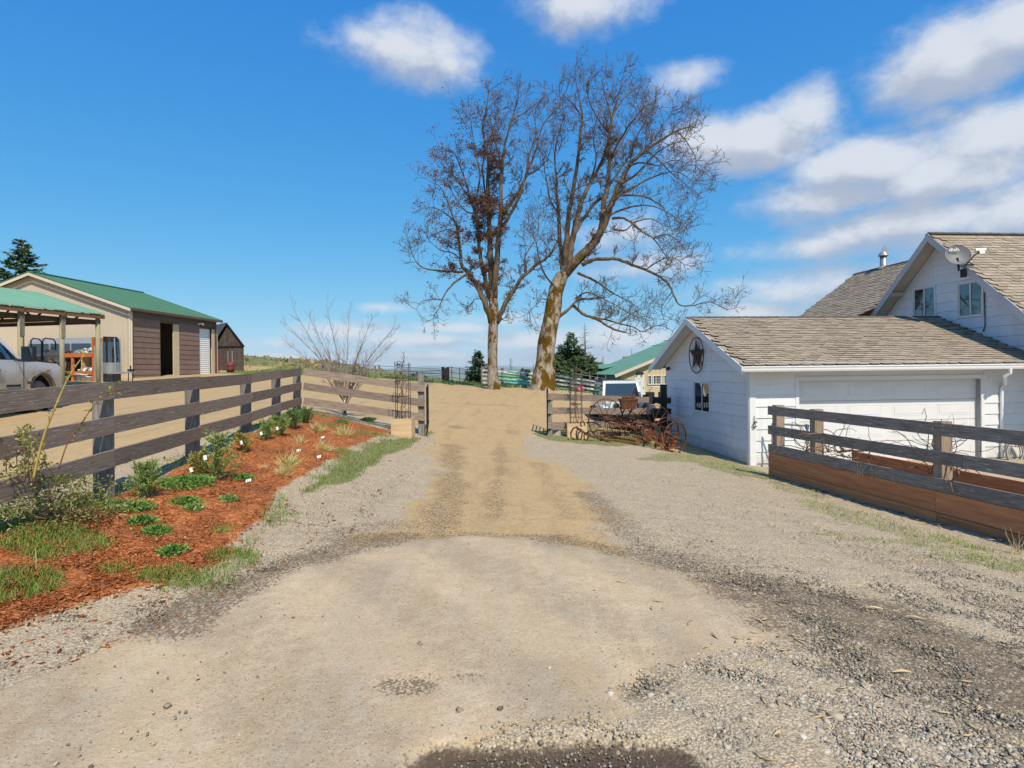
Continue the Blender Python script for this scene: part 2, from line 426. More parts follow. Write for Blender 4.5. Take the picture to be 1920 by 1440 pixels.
def splash(m):
    """mud splashed up the foot of a painted wall"""
    N = m.node_tree.nodes; L = m.node_tree.links; b = N['Principled BSDF']; tc = N.new('ShaderNodeTexCoord'); sp = N.new('ShaderNodeSeparateXYZ'); L.new(tc.outputs['Object'], sp.inputs[0])
    n = N.new('ShaderNodeTexNoise'); n.inputs['Scale'].default_value = 5; n.inputs['Detail'].default_value = 6; L.new(tc.outputs['Object'], n.inputs['Vector'])
    a = N.new('ShaderNodeMath'); a.operation = 'MULTIPLY_ADD'; a.inputs[1].default_value = -.7; L.new(n.outputs[0], a.inputs[0]); L.new(sp.outputs[2], a.inputs[2])
    r = N.new('ShaderNodeMapRange'); r.inputs['From Min'].default_value = .12; r.inputs['From Max'].default_value = -.30; r.inputs['To Max'].default_value = .55; L.new(a.outputs[0], r.inputs['Value'])
    st = N.new('ShaderNodeTexNoise'); st.inputs['Scale'].default_value = 1.0; st.inputs['Detail'].default_value = 6; mp = N.new('ShaderNodeMapping'); mp.inputs['Scale'].default_value = (7, 7, .5); L.new(tc.outputs['Object'], mp.inputs[0]); L.new(mp.outputs[0], st.inputs['Vector'])
    r2 = N.new('ShaderNodeMapRange'); r2.inputs['From Min'].default_value = .56; r2.inputs['From Max'].default_value = .80; r2.inputs['To Max'].default_value = .30; L.new(st.outputs[0], r2.inputs['Value'])
    mxm = N.new('ShaderNodeMath'); mxm.operation = 'MAXIMUM'; L.new(r.outputs[0], mxm.inputs[0]); L.new(r2.outputs[0], mxm.inputs[1])
    mx = N.new('ShaderNodeMix'); mx.data_type = 'RGBA'; mx.inputs[7].default_value = (.40, .34, .26, 1); old = b.inputs['Base Color'].links[0].from_socket
    L.new(mxm.outputs[0], mx.inputs[0]); L.new(old, mx.inputs[6]); L.new(mx.outputs[2], b.inputs['Base Color'])
splash(MT['white_siding'])
def dusty(name):
    """white paint under road dust that thickens towards the sills"""
    m = mat(name, (.66, .68, .71), (.72, .74, .77), 1.5, .45, coat=.3); N = m.node_tree.nodes; L = m.node_tree.links; b = N['Principled BSDF']
    tc = N.new('ShaderNodeTexCoord'); sp = N.new('ShaderNodeSeparateXYZ'); L.new(tc.outputs['Object'], sp.inputs[0])
    n = N.new('ShaderNodeTexNoise'); n.inputs['Scale'].default_value = 2.5; n.inputs['Detail'].default_value = 5; L.new(tc.outputs['Object'], n.inputs['Vector'])
    a = N.new('ShaderNodeMath'); a.operation = 'MULTIPLY_ADD'; a.inputs[1].default_value = .55; L.new(n.outputs[0], a.inputs[0]); L.new(sp.outputs[2], a.inputs[2])
    r = N.new('ShaderNodeMapRange'); r.interpolation_type = 'SMOOTHSTEP'; r.inputs['From Min'].default_value = 1.62; r.inputs['From Max'].default_value = 1.02; r.inputs['To Max'].default_value = .88; L.new(a.outputs[0], r.inputs['Value'])
    mx = N.new('ShaderNodeMix'); mx.data_type = 'RGBA'; mx.inputs[7].default_value = (.43, .335, .225, 1); old = b.inputs['Base Color'].links[0].from_socket
    L.new(r.outputs[0], mx.inputs[0]); L.new(old, mx.inputs[6]); L.new(mx.outputs[2], b.inputs['Base Color']); return m
MT['car_dusty'] = dusty('car_dusty_paint')
# ------------------------------------------------------------------ terrain
CTRL = [(0, -14, .1), (-14, -8, .2), (14, -8, -.1), (0, 0, 0), (0, 3, 0), (-2.2, 3.2, 0), (3, 3, -.03), (0, 6, -.02), (-2, 6, .02), (3, 6, -.12), (-1.6, 9, -.02), (0, 10, -.07), (2.5, 10, -.22),
        (-3.3, 3.7, .05), (-3.4, 5.5, .08), (-2.9, 8, .07), (-2.7, 11, .08), (-2.6, 13, .06), (-4.3, 4.9, .30), (-4.38, 6.47, .24), (-4.62, 8.43, .30), (-5.0, 11.1, .50), (-5.46, 14.9, .65), (-3.9, 15, .30),
        (-2.35, 15.2, -.04), (1.05, 16.5, -.25), (-.6, 15.8, -.13), (0, 20, -.05), (-6, 4, .40), (-8, 8, .46), (-8, 14, .62), (-9, 20, .72), (-3, 20, .15), (-5, 26, .45),
        (0, 26, .12), (-1.15, 36, .42), (1.8, 36, .36), (6, 30, -.35), (4, 21, -.62), (5.6, 22, -.80), (3, 18, -.45), (-12, 15, .64), (-14, 6, .6), (-18, 25, 1.15), (-22, 22, 1.2), (-22.8, 35, 1.35), (-22.2, 44, 1.55), (-25.7, 54, 1.75),
        (-12, 35, .95), (-12, 50, 1.0), (-6.5, 45, .92), (-2, 43, .45), (3, 43, .1), (7, 43, -.5), (9, 50, -1.15), (14, 55, -1.6), (20, 40, -1.2),
        (6.2, 15.3, -.93), (10, 15.4, -.93), (14, 15.6, -.93), (9, 22, -.92), (14, 22, -.93), (7, 12.5, -.84), (10, 11, -.85), (8, 8, -.7), (10, 6, -.6), (14, 8, -.85), (20, 12, -.9),
        (4.9, 10.9, -.38), (5.3, 8.4, -.36), (5.65, 6.4, -.33), (6, 3.5, -.22), (3.6, 13.5, -.42), (5.4, 13.6, -.72), (5.0, 17, -.80), (2.6, 15.4, -.33), (5, 1, -.1), (9, 1, -.3), (14, 0, -.5),
        (-50, 110, 4.6), (-35, 95, 3.1), (-21, 90, 1.6), (-60, 60, 3.0), (-40, 40, 2.0), (-10, 70, .4), (-4, 62, -1.6), (6, 62, -3.2), (16, 70, -4.5), (-5, 85, -4), (-21, 130, -3), (-50, 140, 3.6), (-80, 120, 6.5),
        (10, 100, -9), (30, 90, -7), (50, 50, -4), (50, 100, -10), (-85, 60, 4), (-70, 10, 2), (-40, 10, 1.4), (-30, -5, .9), (50, 10, -1.5), (5, 135, -14), (50, 140, -16)]
_C = np.array(CTRL, dtype=float)
def _phi(r2):
    return np.where(r2 > 1e-12, 0.5 * r2 * np.log(np.maximum(r2, 1e-12)), 0.0)
def _fit():
    n = len(_C); d2 = ((_C[:, None, :2] - _C[None, :, :2]) ** 2).sum(-1)
    A = np.zeros((n + 3, n + 3)); A[:n, :n] = _phi(d2) + np.eye(n) * 0.15
    A[:n, n] = 1; A[:n, n + 1:] = _C[:, :2]; A[n, :n] = 1; A[n + 1:, :n] = _C[:, :2].T
    return np.linalg.solve(A, np.concatenate([_C[:, 2], [0, 0, 0]]))
_Wt = _fit()
def gz_arr(x, y):
    x = np.asarray(x, float); y = np.asarray(y, float); sh = x.shape
    x = x.ravel(); y = y.ravel()
    xc = np.clip(x, -85, 50); yc = np.clip(y, -14, 140)
    out = np.empty(len(x))
    for i in range(0, len(x), 20000):
        a, b = xc[i:i + 20000], yc[i:i + 20000]
        r2 = (a[:, None] - _C[None, :, 0]) ** 2 + (b[:, None] - _C[None, :, 1]) ** 2
        out[i:i + 20000] = _phi(r2) @ _Wt[:-3] + _Wt[-3] + _Wt[-2] * a + _Wt[-1] * b
    ex = np.hypot(np.maximum(y - 140, 0), 0.35 * np.maximum(np.abs(x - xc), 0))
    return (out - 170 * (1 - np.exp(-ex / 900.0))).reshape(sh)
def gz(x, y): return float(gz_arr(np.array([x]), np.array([y]))[0])
_DS = np.concatenate([np.geomspace(1.2, 160, 500)])
def onground(px, py):
    """photo pixel -> the point where its ray meets the ground"""
    v = pix_dir(px, py)
    zs = gz_arr(v[0] * _DS, _DS) - (EYE + v[2] * _DS)
    k = np.argmax(zs > 0) if (zs > 0).any() else len(_DS) - 1
    if k == 0: d = _DS[0]
    else:
        t = zs[k - 1] / (zs[k - 1] - zs[k]) if zs[k] > 0 else 1.0
        d = _DS[k - 1] + t * (_DS[k] - _DS[k - 1])
    return V((v[0] * d, d, gz(v[0] * d, d)))
def at(px, d):
    """point on the ground in photo column px at depth d"""
    x = (px - CX) / F_PX * d
    for _ in range(3):
        z = gz(x, d); b = (EYE - z) / d * F_PX
        x = ((px - CX) * _cr - (b) * _sr) / F_PX * d
    return V((x, d, gz(x, d)))
# ------------------------------------------------------------------ ground zones (plan polygons on the terrain)
def gpoly(pix): return np.array([onground(*p).xy[:] for p in pix])
def sdist(poly, x, y):
    """signed distance to polygon, positive inside"""
    n = len(poly); d = np.full(x.shape, 1e9); ins = np.zeros(x.shape, bool)
    for i in range(n):
        ax, ay = poly[i]; bx, by = poly[(i + 1) % n]
        ex, ey = bx - ax, by - ay; L2 = ex * ex + ey * ey + 1e-12
        t = np.clip(((x - ax) * ex + (y - ay) * ey) / L2, 0, 1)
        d = np.minimum(d, np.hypot(x - ax - t * ex, y - ay - t * ey))
        c = ((ay > y) != (by > y)) & (x < (bx - ax) * (y - ay) / (by - ay + 1e-12) + ax)
        ins ^= c
    return np.where(ins, d, -d)
def dline(pts, x, y):
    d = np.full(x.shape, 1e9)
    for i in range(len(pts) - 1):
        ax, ay = pts[i]; bx, by = pts[i + 1]
        ex, ey = bx - ax, by - ay; t = np.clip(((x - ax) * ex + (y - ay) * ey) / (ex * ex + ey * ey + 1e-12), 0, 1)
        d = np.minimum(d, np.hypot(x - ax - t * ex, y - ay - t * ey))
    return d
def sstep(v, a, b):
    t = np.clip((v - a) / (b - a), 0, 1); return t * t * (3 - 2 * t)
_wr = np.random.RandomState(3)
_wk = [(_wr.uniform(0, 6.28), f * _wr.uniform(.8, 1.2), _wr.uniform(0, 6.28), f ** -.75) for f in (1, 1.3, 1.7, 2.3, 3.1, 4.3, 6, 8.5, 12, 17, 24) for _ in range(2)]
def wob(x, y, s=1.0):
    o = 0
    for a, f, p, w in _wk: o = o + w * np.sin(f * s * (x * math.cos(a) + y * math.sin(a)) + p)
    return o / 3.2

LF = [V((-4.02, 2.6)), V((-4.25, 4.9)), V((-5.40, 14.95))]          # the left fence line in plan
PZ = dict(
    mulch=gpoly([(-60, 1215), (0, 1190), (120, 1163), (240, 1130), (350, 1085), (430, 1045), (480, 985), (515, 935), (560, 905), (620, 862), (680, 830), (735, 812)]).tolist()
        + [(-2.75, 14.85), (-5.35, 15.1), (-4.70, 8.5), (-4.42, 6.4), (-4.4, 5.0), (-4.9, 3.4)],
    apron=gpoly([(-80, 1330), (0, 1300), (150, 1232), (330, 1165), (470, 1092), (600, 1042), (740, 1012), (880, 1004), (1010, 1010), (1130, 1036), (1240, 1070), (1390, 1100), (1460, 1150),
                 (1500, 1190), (1420, 1215), (1320, 1235), (1230, 1262), (1175, 1300), (1230, 1345), (1190, 1370), (1130, 1376), (1000, 1382), (880, 1402), (800, 1432), (760, 1470), (740, 1600), (-600, 1600)]),
    pothole=gpoly([(765, 1440), (795, 1408), (850, 1392), (930, 1384), (1020, 1372), (1090, 1366), (1160, 1372), (1230, 1380), (1300, 1394), (1350, 1440), (1330, 1500), (780, 1500)]),
    drive=gpoly([(760, 1010), (800, 960), (822, 900), (818, 850), (830, 815), (800, 800), (700, 745), (1000, 742), (1015, 800), (975, 812), (985, 850), (1050, 900), (1110, 945), (1160, 1000), (1130, 1040), (900, 1012)]),
    verge_a=gpoly([(1220, 850), (1290, 845), (1410, 872), (1440, 890), (1443, 905), (1380, 893), (1300, 870), (1200, 862)]),
    verge_b=gpoly([(1440, 905), (1440, 895), (1600, 960), (1780, 1012), (1925, 1062), (1925, 1090), (1800, 1075), (1640, 1020), (1520, 955)]),
    verge_c=gpoly([(990, 812), (1065, 800), (1110, 800), (1240, 820), (1240, 838), (1160, 838), (1080, 832), (1020, 826)]),
    strip=gpoly([(530, 930), (575, 905), (620, 872), (665, 842), (710, 824), (760, 822), (800, 808), (815, 812), (790, 828), (740, 848), (690, 880), (640, 905), (580, 935)]),
    lawn=gpoly([(0, 1035), (0, 985), (80, 990), (150, 1010), (160, 1035), (80, 1035)]),
)
PZ['mulch'] = np.array(PZ['mulch'])
TUFTS = [(45, 1108, .34), (225, 1075, .2), (300, 1082, .3), (100, 1020, .45), (345, 1090, .2), (440, 1040, .25), (420, 1000, .15), (290, 985, .13), (225, 955, .22), (340, 950, .15), (455, 900, .16), (430, 945, .08),
         (560, 850, .12), (620, 800, .3), (650, 815, .3), (690, 800, .3), (600, 780, .3), (540, 790, .45), (500, 800, .4), (655, 850, .35), (700, 815, .4), (265, 1005, .12), (300, 1008, .12), (180, 950, .2)]
TUFTS = [(onground(a, b), r) for a, b, r in TUFTS]
DAMP = [  # (plan polyline pixels, half width m, strength)
    ([(300, 1170), (430, 1105), (560, 1050), (680, 1018), (770, 1003)], .22, .9), ([(640, 1010), (700, 985), (780, 985)], .22, .55),
    ([(760, 1003), (880, 1001), (960, 1004), (1060, 1012)], .10, .65), ([(1040, 1012), (1130, 1025), (1230, 1050), (1300, 1062)], .22, .75), ([(1100, 925), (1150, 975), (1180, 1010), (1280, 1050)], .24, .75),
    ([(1400, 1108), (1520, 1130), (1640, 1160), (1780, 1200), (1930, 1280)], .42, .95), ([(1450, 1165), (1600, 1225), (1750, 1290), (1930, 1350)], .30, .7), ([(1560, 1120), (1700, 1140)], .25, .6),
    ([(848, 835), (852, 870), (848, 900), (838, 950), (826, 1000)], .26, .64), ([(938, 840), (936, 880), (930, 920), (926, 975)], .20, .56), ([(1010, 870), (1040, 920), (1070, 970)], .12, .4), ([(855, 800), (860, 803)], .22, .6), ([(960, 808), (965, 812)], .25, .45),
    ([(820, 755), (900, 758), (980, 762)], .28, .6), ([(1180, 1300), (1240, 1278)], .10, .6), ([(740, 1290), (800, 1288)], .09, .75), ([(860, 1268), (910, 1270)], .05, .7), ([(770, 1440), (900, 1395), (1040, 1380)], .07, .6)]
DAMP = [([onground(*q).xy[:] for q in pts], w, s) for pts, w, s in DAMP]

def zones(x, y):
    w1 = wob(x, y, 1.6); w2 = wob(x + 31, y - 17, 4.0); z = {}
    near = (x > -30) & (x < 30) & (y < 60)
    mul = sdist(PZ['mulch'], x, y) + .09 * w1 + .05 * w2
    z['mulch'] = sstep(mul, -.10, .10)
    ap = sdist(PZ['apron'], x, y) + .05 * w1 + .035 * w2
    z['apron'] = sstep(ap, -.05, .07)
    po = sdist(PZ['pothole'], x, y) + .03 * w1 + .03 * w2
    z['pothole'] = sstep(po, -.03, .04)
    dr = np.maximum(sdist(PZ['drive'], x, y), 0) + np.minimum(sdist(PZ['drive'], x, y), 0)
    yard = np.maximum(sstep(y, 15.5, 18.0), sstep(-x, 5.0, 5.8))
    z['gravel'] = np.clip(1 - sstep(dr + .30 * w1 + .16 * w2, -.65, .40), 0, 1) * (1 - .86 * yard) * (1 - z['apron']) * (1 - z['mulch'])
    gr = np.zeros_like(x)
    for k, wd in (('verge_a', .16), ('verge_b', .34), ('verge_c', .12), ('strip', .10), ('lawn', .1)):
        gr = np.maximum(gr, sstep(sdist(PZ[k], x, y) + wd * w1 + wd * w2, -.06, .18) * (.50 if k == 'verge_b' else .62 if k == 'verge_a' else 1.0))
    for p, r in TUFTS:
        gr = np.maximum(gr, sstep(r - np.hypot(x - p.x, (y - p.y)) + .3 * r * w2 + .2 * r * w1, -.04, .12) * .9)
    # thin weeds between mulch and gravel
    gr = np.maximum(gr, .55 * sstep(.22 - np.abs(mul + .12) + .12 * w1 + .1 * w2, 0, .2) * sstep(y, 4.0, 5.0) * (x < -1.0))
    z['grass'] = gr * (1 - z['pothole'])
    dm = np.zeros_like(x)
    for pts, w, s in DAMP:
        dm = np.maximum(dm, s * sstep(w - dline(pts, x, y) + .35 * w * w1 + .45 * w * w2, -.5 * w, .7 * w))
    z['damp'] = np.maximum(dm * (1 - .6 * z['mulch']), z['pothole'])
    hill = sstep(y + .25 * (-x - 20) - 62 + 3 * w1, -4, 6)
    z['field'] = np.maximum(hill, sstep(y - 39.5 - .25 * np.abs(x + 1) * (x < 0) + 1.2 * w1, -.8, 1.2) * (x > -24))
    z['field'] = np.maximum(z['field'], sstep(np.hypot(x, y) , 120, 150))
    z['pad'] = sstep(sdist(np.array([(6.6, 14.9), (16, 15.3), (16, 6.0), (5.6, 6.0), (4.95, 10.9)]), x, y) + .08 * w1, -.02, .25)
    return z

def build_ground():
    def axis(lo, hi, step, mid_lo, mid_hi, mid_step, far_lo, far_hi):
        a = list(np.arange(lo, hi, step)); s = mid_step; v = hi
        while v < mid_hi: a.append(v); s = min(s * 1.05, 1.6); v += s
        g = s
        while v < far_hi: a.append(v); g *= 1.35; v += g
        a.append(far_hi); b = []; s = mid_step; v = lo - step
        while v > mid_lo: b.append(v); s = min(s * 1.05, 1.6); v -= s
        g = s
        while v > far_lo: b.append(v); g *= 1.35; v -= g
        b.append(far_lo)
        return np.array(b[::-1] + a)
    xs = axis(-5.6, 6.4, .055, -70, 50, .06, -30000, 30000)
    ys = axis(2.0, 16.5, .055, -12, 140, .06, -400, 42000)
    X, Y = np.meshgrid(xs, ys)
    Z = gz_arr(X, Y); z = zones(X, Y)
    w1 = wob(X, Y, 3.0); w2 = wob(X + 9, Y + 4, 11.0)
    nearf = np.exp(-np.hypot(X, Y) / 60)
    Z = Z + nearf * (.012 * w1 + .010 * w2 * (z['gravel'] + z['mulch'] + .3) * (1 - .8 * z['apron']))
    Z = Z + .03 * z['mulch'] + .007 * z['apron'] - .045 * z['pothole'] - .012 * z['damp'] * (1 - z['pothole'])
    n = X.size
    me = bpy.data.meshes.new('ground')
    nx, ny = len(xs), len(ys)
    co = np.stack([X.ravel(), Y.ravel(), Z.ravel()], 1).astype(np.float32)
    i = np.arange(n).reshape(ny, nx)
    q = np.stack([i[:-1, :-1], i[:-1, 1:], i[1:, 1:], i[1:, :-1]], -1).reshape(-1, 4)
    me.vertices.add(n); me.vertices.foreach_set('co', co.ravel())
    me.loops.add(q.size); me.loops.foreach_set('vertex_index', q.ravel().astype(np.int32))
    me.polygons.add(len(q)); me.polygons.foreach_set('loop_start', np.arange(0, q.size, 4, dtype=np.int32))
    me.polygons.foreach_set('use_smooth', np.ones(len(q), bool))
    me.update()
    for nm, ks in (('zone_a', ('mulch', 'grass', 'apron', 'gravel')), ('zone_b', ('damp', 'field', 'pad', 'pothole'))):
        at_ = me.attributes.new(nm, 'FLOAT_COLOR', 'POINT')
        at_.data.foreach_set('color', np.stack([z[k].ravel() for k in ks], 1).astype(np.float32).ravel())
    me.materials.append(ground_mat())
    return link('ground', me, kind='structure', label='tan dirt and gravel driveway ground with mulch bed and grass')

def ground_mat():
    m = bpy.data.materials.new('ground'); m.use_nodes = True
    nt = m.node_tree; N = nt.nodes; L = nt.links; b = N['Principled BSDF']
    b.inputs['Specular IOR Level'].default_value = 0.15
    tc = N.new('ShaderNodeTexCoord')
    def noise(s, d=6, st=None, rough=.6):
        n = N.new('ShaderNodeTexNoise'); n.inputs['Scale'].default_value = s; n.inputs['Detail'].default_value = d; n.inputs['Roughness'].default_value = rough
        if st:
            mp = N.new('ShaderNodeMapping'); mp.inputs['Scale'].default_value = st[:3]
            if len(st) > 3: mp.inputs['Rotation'].default_value = (0, 0, st[3])
            L.new(tc.outputs['Object'], mp.inputs[0]); L.new(mp.outputs[0], n.inputs['Vector'])
        else: L.new(tc.outputs['Object'], n.inputs['Vector'])
        return n.outputs[0]
    def ramp(v, stops):
        r = N.new('ShaderNodeValToRGB'); e = r.color_ramp.elements
        while len(e) < len(stops): e.new(.5)
        for k, (p, c) in enumerate(stops): e[k].position = p; e[k].color = (*c, 1)
        L.new(v, r.inputs[0]); return r.outputs[0]
    def mix(f, a, bb, mode='MIX'):
        x = N.new('ShaderNodeMix'); x.data_type = 'RGBA'; x.blend_type = mode
        for s, v in ((0, f), (6, a), (7, bb)):
            if isinstance(v, (int, float)): x.inputs[s].default_value = v
            elif isinstance(v, tuple): x.inputs[s].default_value = (*v, 1)
            else: L.new(v, x.inputs[s])
        return x.outputs[2]
    def math_(op, a, bb=None, c=None):
        n = N.new('ShaderNodeMath'); n.operation = op
        for k, v in enumerate((a, bb, c)):
            if v is None: continue
            if isinstance(v, (int, float)): n.inputs[k].default_value = v
            else: L.new(v, n.inputs[k])
        return n.outputs[0]
    def soft(w, nz, amp, lo=.25, hi=.75):
        r = N.new('ShaderNodeMapRange'); r.interpolation_type = 'SMOOTHSTEP'
        r.inputs['From Min'].default_value = lo; r.inputs['From Max'].default_value = hi
        L.new(math_('ADD', w, math_('MULTIPLY', math_('SUBTRACT', nz, .5), amp)), r.inputs['Value']); return r.outputs[0]
    za = N.new('ShaderNodeAttribute'); za.attribute_name = 'zone_a'
    zb = N.new('ShaderNodeAttribute'); zb.attribute_name = 'zone_b'
    sa = N.new('ShaderNodeSeparateColor'); L.new(za.outputs['Color'], sa.inputs[0])
    sb = N.new('ShaderNodeSeparateColor'); L.new(zb.outputs['Color'], sb.inputs[0])
    mulch, grass, apron, gravel = sa.outputs[0], sa.outputs[1], sa.outputs[2], za.outputs['Alpha']
    damp, field, pad, pot = sb.outputs[0], sb.outputs[1], sb.outputs[2], zb.outputs['Alpha']
    nA, nB, nC, nD = noise(.55, 4), noise(3.2, 6), noise(24, 5), noise(120, 3)
    streak = noise(1.1, 5, (2.2, .35, 1, .12))
    # dry dirt
    dirt = mix(nB, (.41, .275, .128), (.57, .395, .19))
    dirt = mix(math_('MULTIPLY', nA, .55), dirt, (.50, .365, .205))
    rut = noise(1.3, 6, (2.4, .30, 1, .03)); grain = noise(40, 6, None, .7)
    dirt = mix(ramp(rut, [(.50, (0, 0, 0)), (.70, (.62, .62, .62))]), dirt, (.345, .240, .130))
    dirt = mix(ramp(noise(14, 7, None, .7), [(.50, (0, 0, 0)), (.66, (.6, .6, .6))]), dirt, (.30, .212, .118))
    dirt = mix(ramp(grain, [(.54, (0, 0, 0)), (.68, (.75, .75, .75))]), dirt, (.215, .155, .092))
    dirt = mix(ramp(noise(55, 5), [(.60, (0, 0, 0)), (.68, (.7, .7, .7))]), dirt, (.66, .52, .34))
    # gravel: cells
    def cells(sc, rnd=1.0):
        v = N.new('ShaderNodeTexVoronoi'); v.inputs['Scale'].default_value = sc; v.inputs['Randomness'].default_value = rnd
        L.new(tc.outputs['Object'], v.inputs['Vector']); return v
    v1 = cells(74); v2 = cells(120)
    sc1 = N.new('ShaderNodeSeparateColor'); L.new(v1.outputs['Color'], sc1.inputs[0])
    sc2 = N.new('ShaderNodeSeparateColor'); L.new(v2.outputs['Color'], sc2.inputs[0])
    gcol = ramp(sc1.outputs[0], [(0, (0.260, 0.202, 0.130)), (.35, (0.459, 0.365, 0.233)), (.7, (0.618, 0.493, 0.322)), (1, (0.759, 0.641, 0.457))])
    gcol2 = ramp(sc2.outputs[1], [(0, (0.260, 0.202, 0.130)), (.5, (0.499, 0.394, 0.257)), (1, (0.718, 0.591, 0.420))])
    gcol = mix(.45, gcol, gcol2)
    gcol = mix(math_('MULTIPLY', nB, .62), gcol, (.53, .42, .285))
    gcol = mix(ramp(v1.outputs['Distance'], [(.42, (0, 0, 0)), (.70, (.5, .5, .5))]), gcol, (.14, .115, .085))
    col = mix(soft(gravel, nB, .8), dirt, gcol)
    # worn seal-coat apron, dusty in streaks
    tr1 = noise(.9, 5, (1.9, .30, 1, -.75)); tr2 = noise(1.6, 6, (2.6, .42, 1, -.35)); tr3 = noise(9, 8, None, .72)
    apc = mix(ramp(tr1, [(.36, (0.000, 0.000, 0.000)), (.64, (0.900, 0.900, 0.900))]), (0.400, 0.340, 0.255), (0.650, 0.515, 0.350))
    apc = mix(math_('MULTIPLY', ramp(tr2, [(.42, (0.000, 0.000, 0.000)), (.62, (0.900, 0.900, 0.900))]), .55), apc, (0.467, 0.340, 0.195))
    apc = mix(ramp(tr3, [(.40, (0.550, 0.550, 0.550)), (.62, (0.000, 0.000, 0.000))]), apc, (0.384, 0.269, 0.147))
    apc = mix(ramp(nD, [(.50, (0, 0, 0)), (.66, (.55, .55, .55))]), apc, (0.256, 0.182, 0.106))
    apc = mix(ramp(sc2.outputs[2], [(.93, (0.000, 0.000, 0.000)), (.96, (0.300, 0.300, 0.300))]), apc, (0.794, 0.616, 0.386))
    apc = mix(ramp(sc2.outputs[0], [(.93, (0.000, 0.000, 0.000)), (.95, (0.700, 0.700, 0.700))]), apc, (0.192, 0.137, 0.083))
    wv2 = N.new('ShaderNodeTexWave'); wv2.wave_type = 'RINGS'; wv2.rings_direction = 'Z'; wv2.inputs['Scale'].default_value = .33; wv2.inputs['Distortion'].default_value = 4.5; wv2.inputs['Detail'].default_value = 4; wv2.inputs['Detail Scale'].default_value = .7
    mpw = N.new('ShaderNodeMapping'); mpw.inputs['Location'].default_value = (6.5, 1.0, 0); L.new(tc.outputs['Object'], mpw.inputs[0]); L.new(mpw.outputs[0], wv2.inputs['Vector'])
    sweep = ramp(wv2.outputs['Fac'], [(.25, (0, 0, 0)), (.75, (1, 1, 1))])
    apc = mix(math_('MULTIPLY', sweep, .24), apc, (.68, .53, .35))
    apc = mix(math_('MULTIPLY', math_('SUBTRACT', 1.0, sweep), .15), apc, (.36, .30, .22))
    apc = mix(ramp(noise(.45, 5), [(.56, (0.000, 0.000, 0.000)), (.70, (0.600, 0.600, 0.600))]), apc, (0.429, 0.308, 0.179))
    ck = N.new('ShaderNodeTexVoronoi'); ck.feature = 'DISTANCE_TO_EDGE'; ck.inputs['Scale'].default_value = 1.35
    wv = N.new('ShaderNodeVectorMath'); wv.operation = 'ADD'
    nv = N.new('ShaderNodeTexNoise'); nv.inputs['Scale'].default_value = 4.0; nv.inputs['Detail'].default_value = 5
    L.new(tc.outputs['Object'], nv.inputs['Vector'])
    vs = N.new('ShaderNodeVectorMath'); vs.operation = 'SCALE'; vs.inputs['Scale'].default_value = .5
    L.new(nv.outputs['Color'], vs.inputs[0]); L.new(tc.outputs['Object'], wv.inputs[0]); L.new(vs.outputs[0], wv.inputs[1]); L.new(wv.outputs[0], ck.inputs['Vector'])
    crack = math_('MULTIPLY', ramp(ck.outputs['Distance'], [(.0, (1, 1, 1)), (.012, (0, 0, 0))]), ramp(noise(.8, 3), [(.60, (0, 0, 0)), (.68, (1, 1, 1))]))
    apc = mix(math_('MULTIPLY', crack, .55), apc, (.20, .155, .11))
    col = mix(soft(apron, noise(6, 6), 1.1, .2, .9), col, apc)
    # mulch
    mp = N.new('ShaderNodeMapping'); mp.inputs['Scale'].default_value = (1, 1.6, 1); L.new(tc.outputs['Object'], mp.inputs[0])
    v3 = N.new('ShaderNodeTexVoronoi'); v3.inputs['Scale'].default_value = 48; L.new(mp.outputs[0], v3.inputs['Vector'])
    s3 = N.new('ShaderNodeSeparateColor'); L.new(v3.outputs['Color'], s3.inputs[0])
    mcol = ramp(s3.outputs[0], [(0, (0.198, 0.051, 0.014)), (.4, (0.415, 0.127, 0.037)), (.75, (0.574, 0.205, 0.065)), (.95, (0.653, 0.280, 0.106)), (1, (0.692, 0.393, 0.204))])
    mcol = mix(ramp(nB, [(.42, (0, 0, 0)), (.70, (.72, .72, .72))]), mcol, (.28, .095, .033))
    mcol = mix(ramp(noise(1.7, 6), [(.48, (0, 0, 0)), (.66, (.75, .75, .75))]), mcol, (.20, .080, .036))
    col = mix(soft(mulch, nC, 1.0), col, mcol)
    # concrete / packed pad by the garage
    padc = mix(nB, (.44, .35, .245), (.55, .46, .35))
    col = mix(soft(pad, nB, .5), col, padc)
    # grass tint under the blades, and the far field
    gc = mix(nC, (.085, .115, .026), (.20, .235, .065))
    gc = mix(nB, gc, (.235, .205, .095))
    col = mix(math_('MULTIPLY', soft(grass, nC, 1.3, .3, .85), .85), col, gc)
    fc = mix(noise(.09, 5), (.115, .165, .045), (.20, .205, .085))
    fc = mix(ramp(noise(.35, 6), [(.52, (0, 0, 0)), (.66, (.8, .8, .8))]), fc, (.30, .225, .13))
    col = mix(soft(field, nA, .5), col, fc)
    # damp earth keeps its own brown
    dk = mix(nC, (.080, .056, .036), (.160, .116, .076))
    col = mix(math_('MULTIPLY', soft(damp, mix(.5, noise(16, 8, None, .75), sc1.outputs[1]), 1.9, .35, 1.0), .78), col, dk)
    wet = mix(nB, (.060, .040, .027), (.10, .070, .048))
    col = mix(math_('MULTIPLY', soft(pot, nC, .9), .85), col, wet)
    L.new(col, b.inputs['Base Color'])
    rg = N.new('ShaderNodeMapRange'); rg.inputs['To Min'].default_value = .93; rg.inputs['To Max'].default_value = .55
    L.new(pot, rg.inputs['Value']); L.new(rg.outputs[0], b.inputs['Roughness'])
    h = math_('ADD', math_('MULTIPLY', nC, .5), math_('MULTIPLY', nD, .22))
    h = math_('ADD', h, math_('MULTIPLY', math_('MULTIPLY', math_('MULTIPLY', nC, math_('SUBTRACT', 1.0, v1.outputs['Distance'])), gravel), .8))
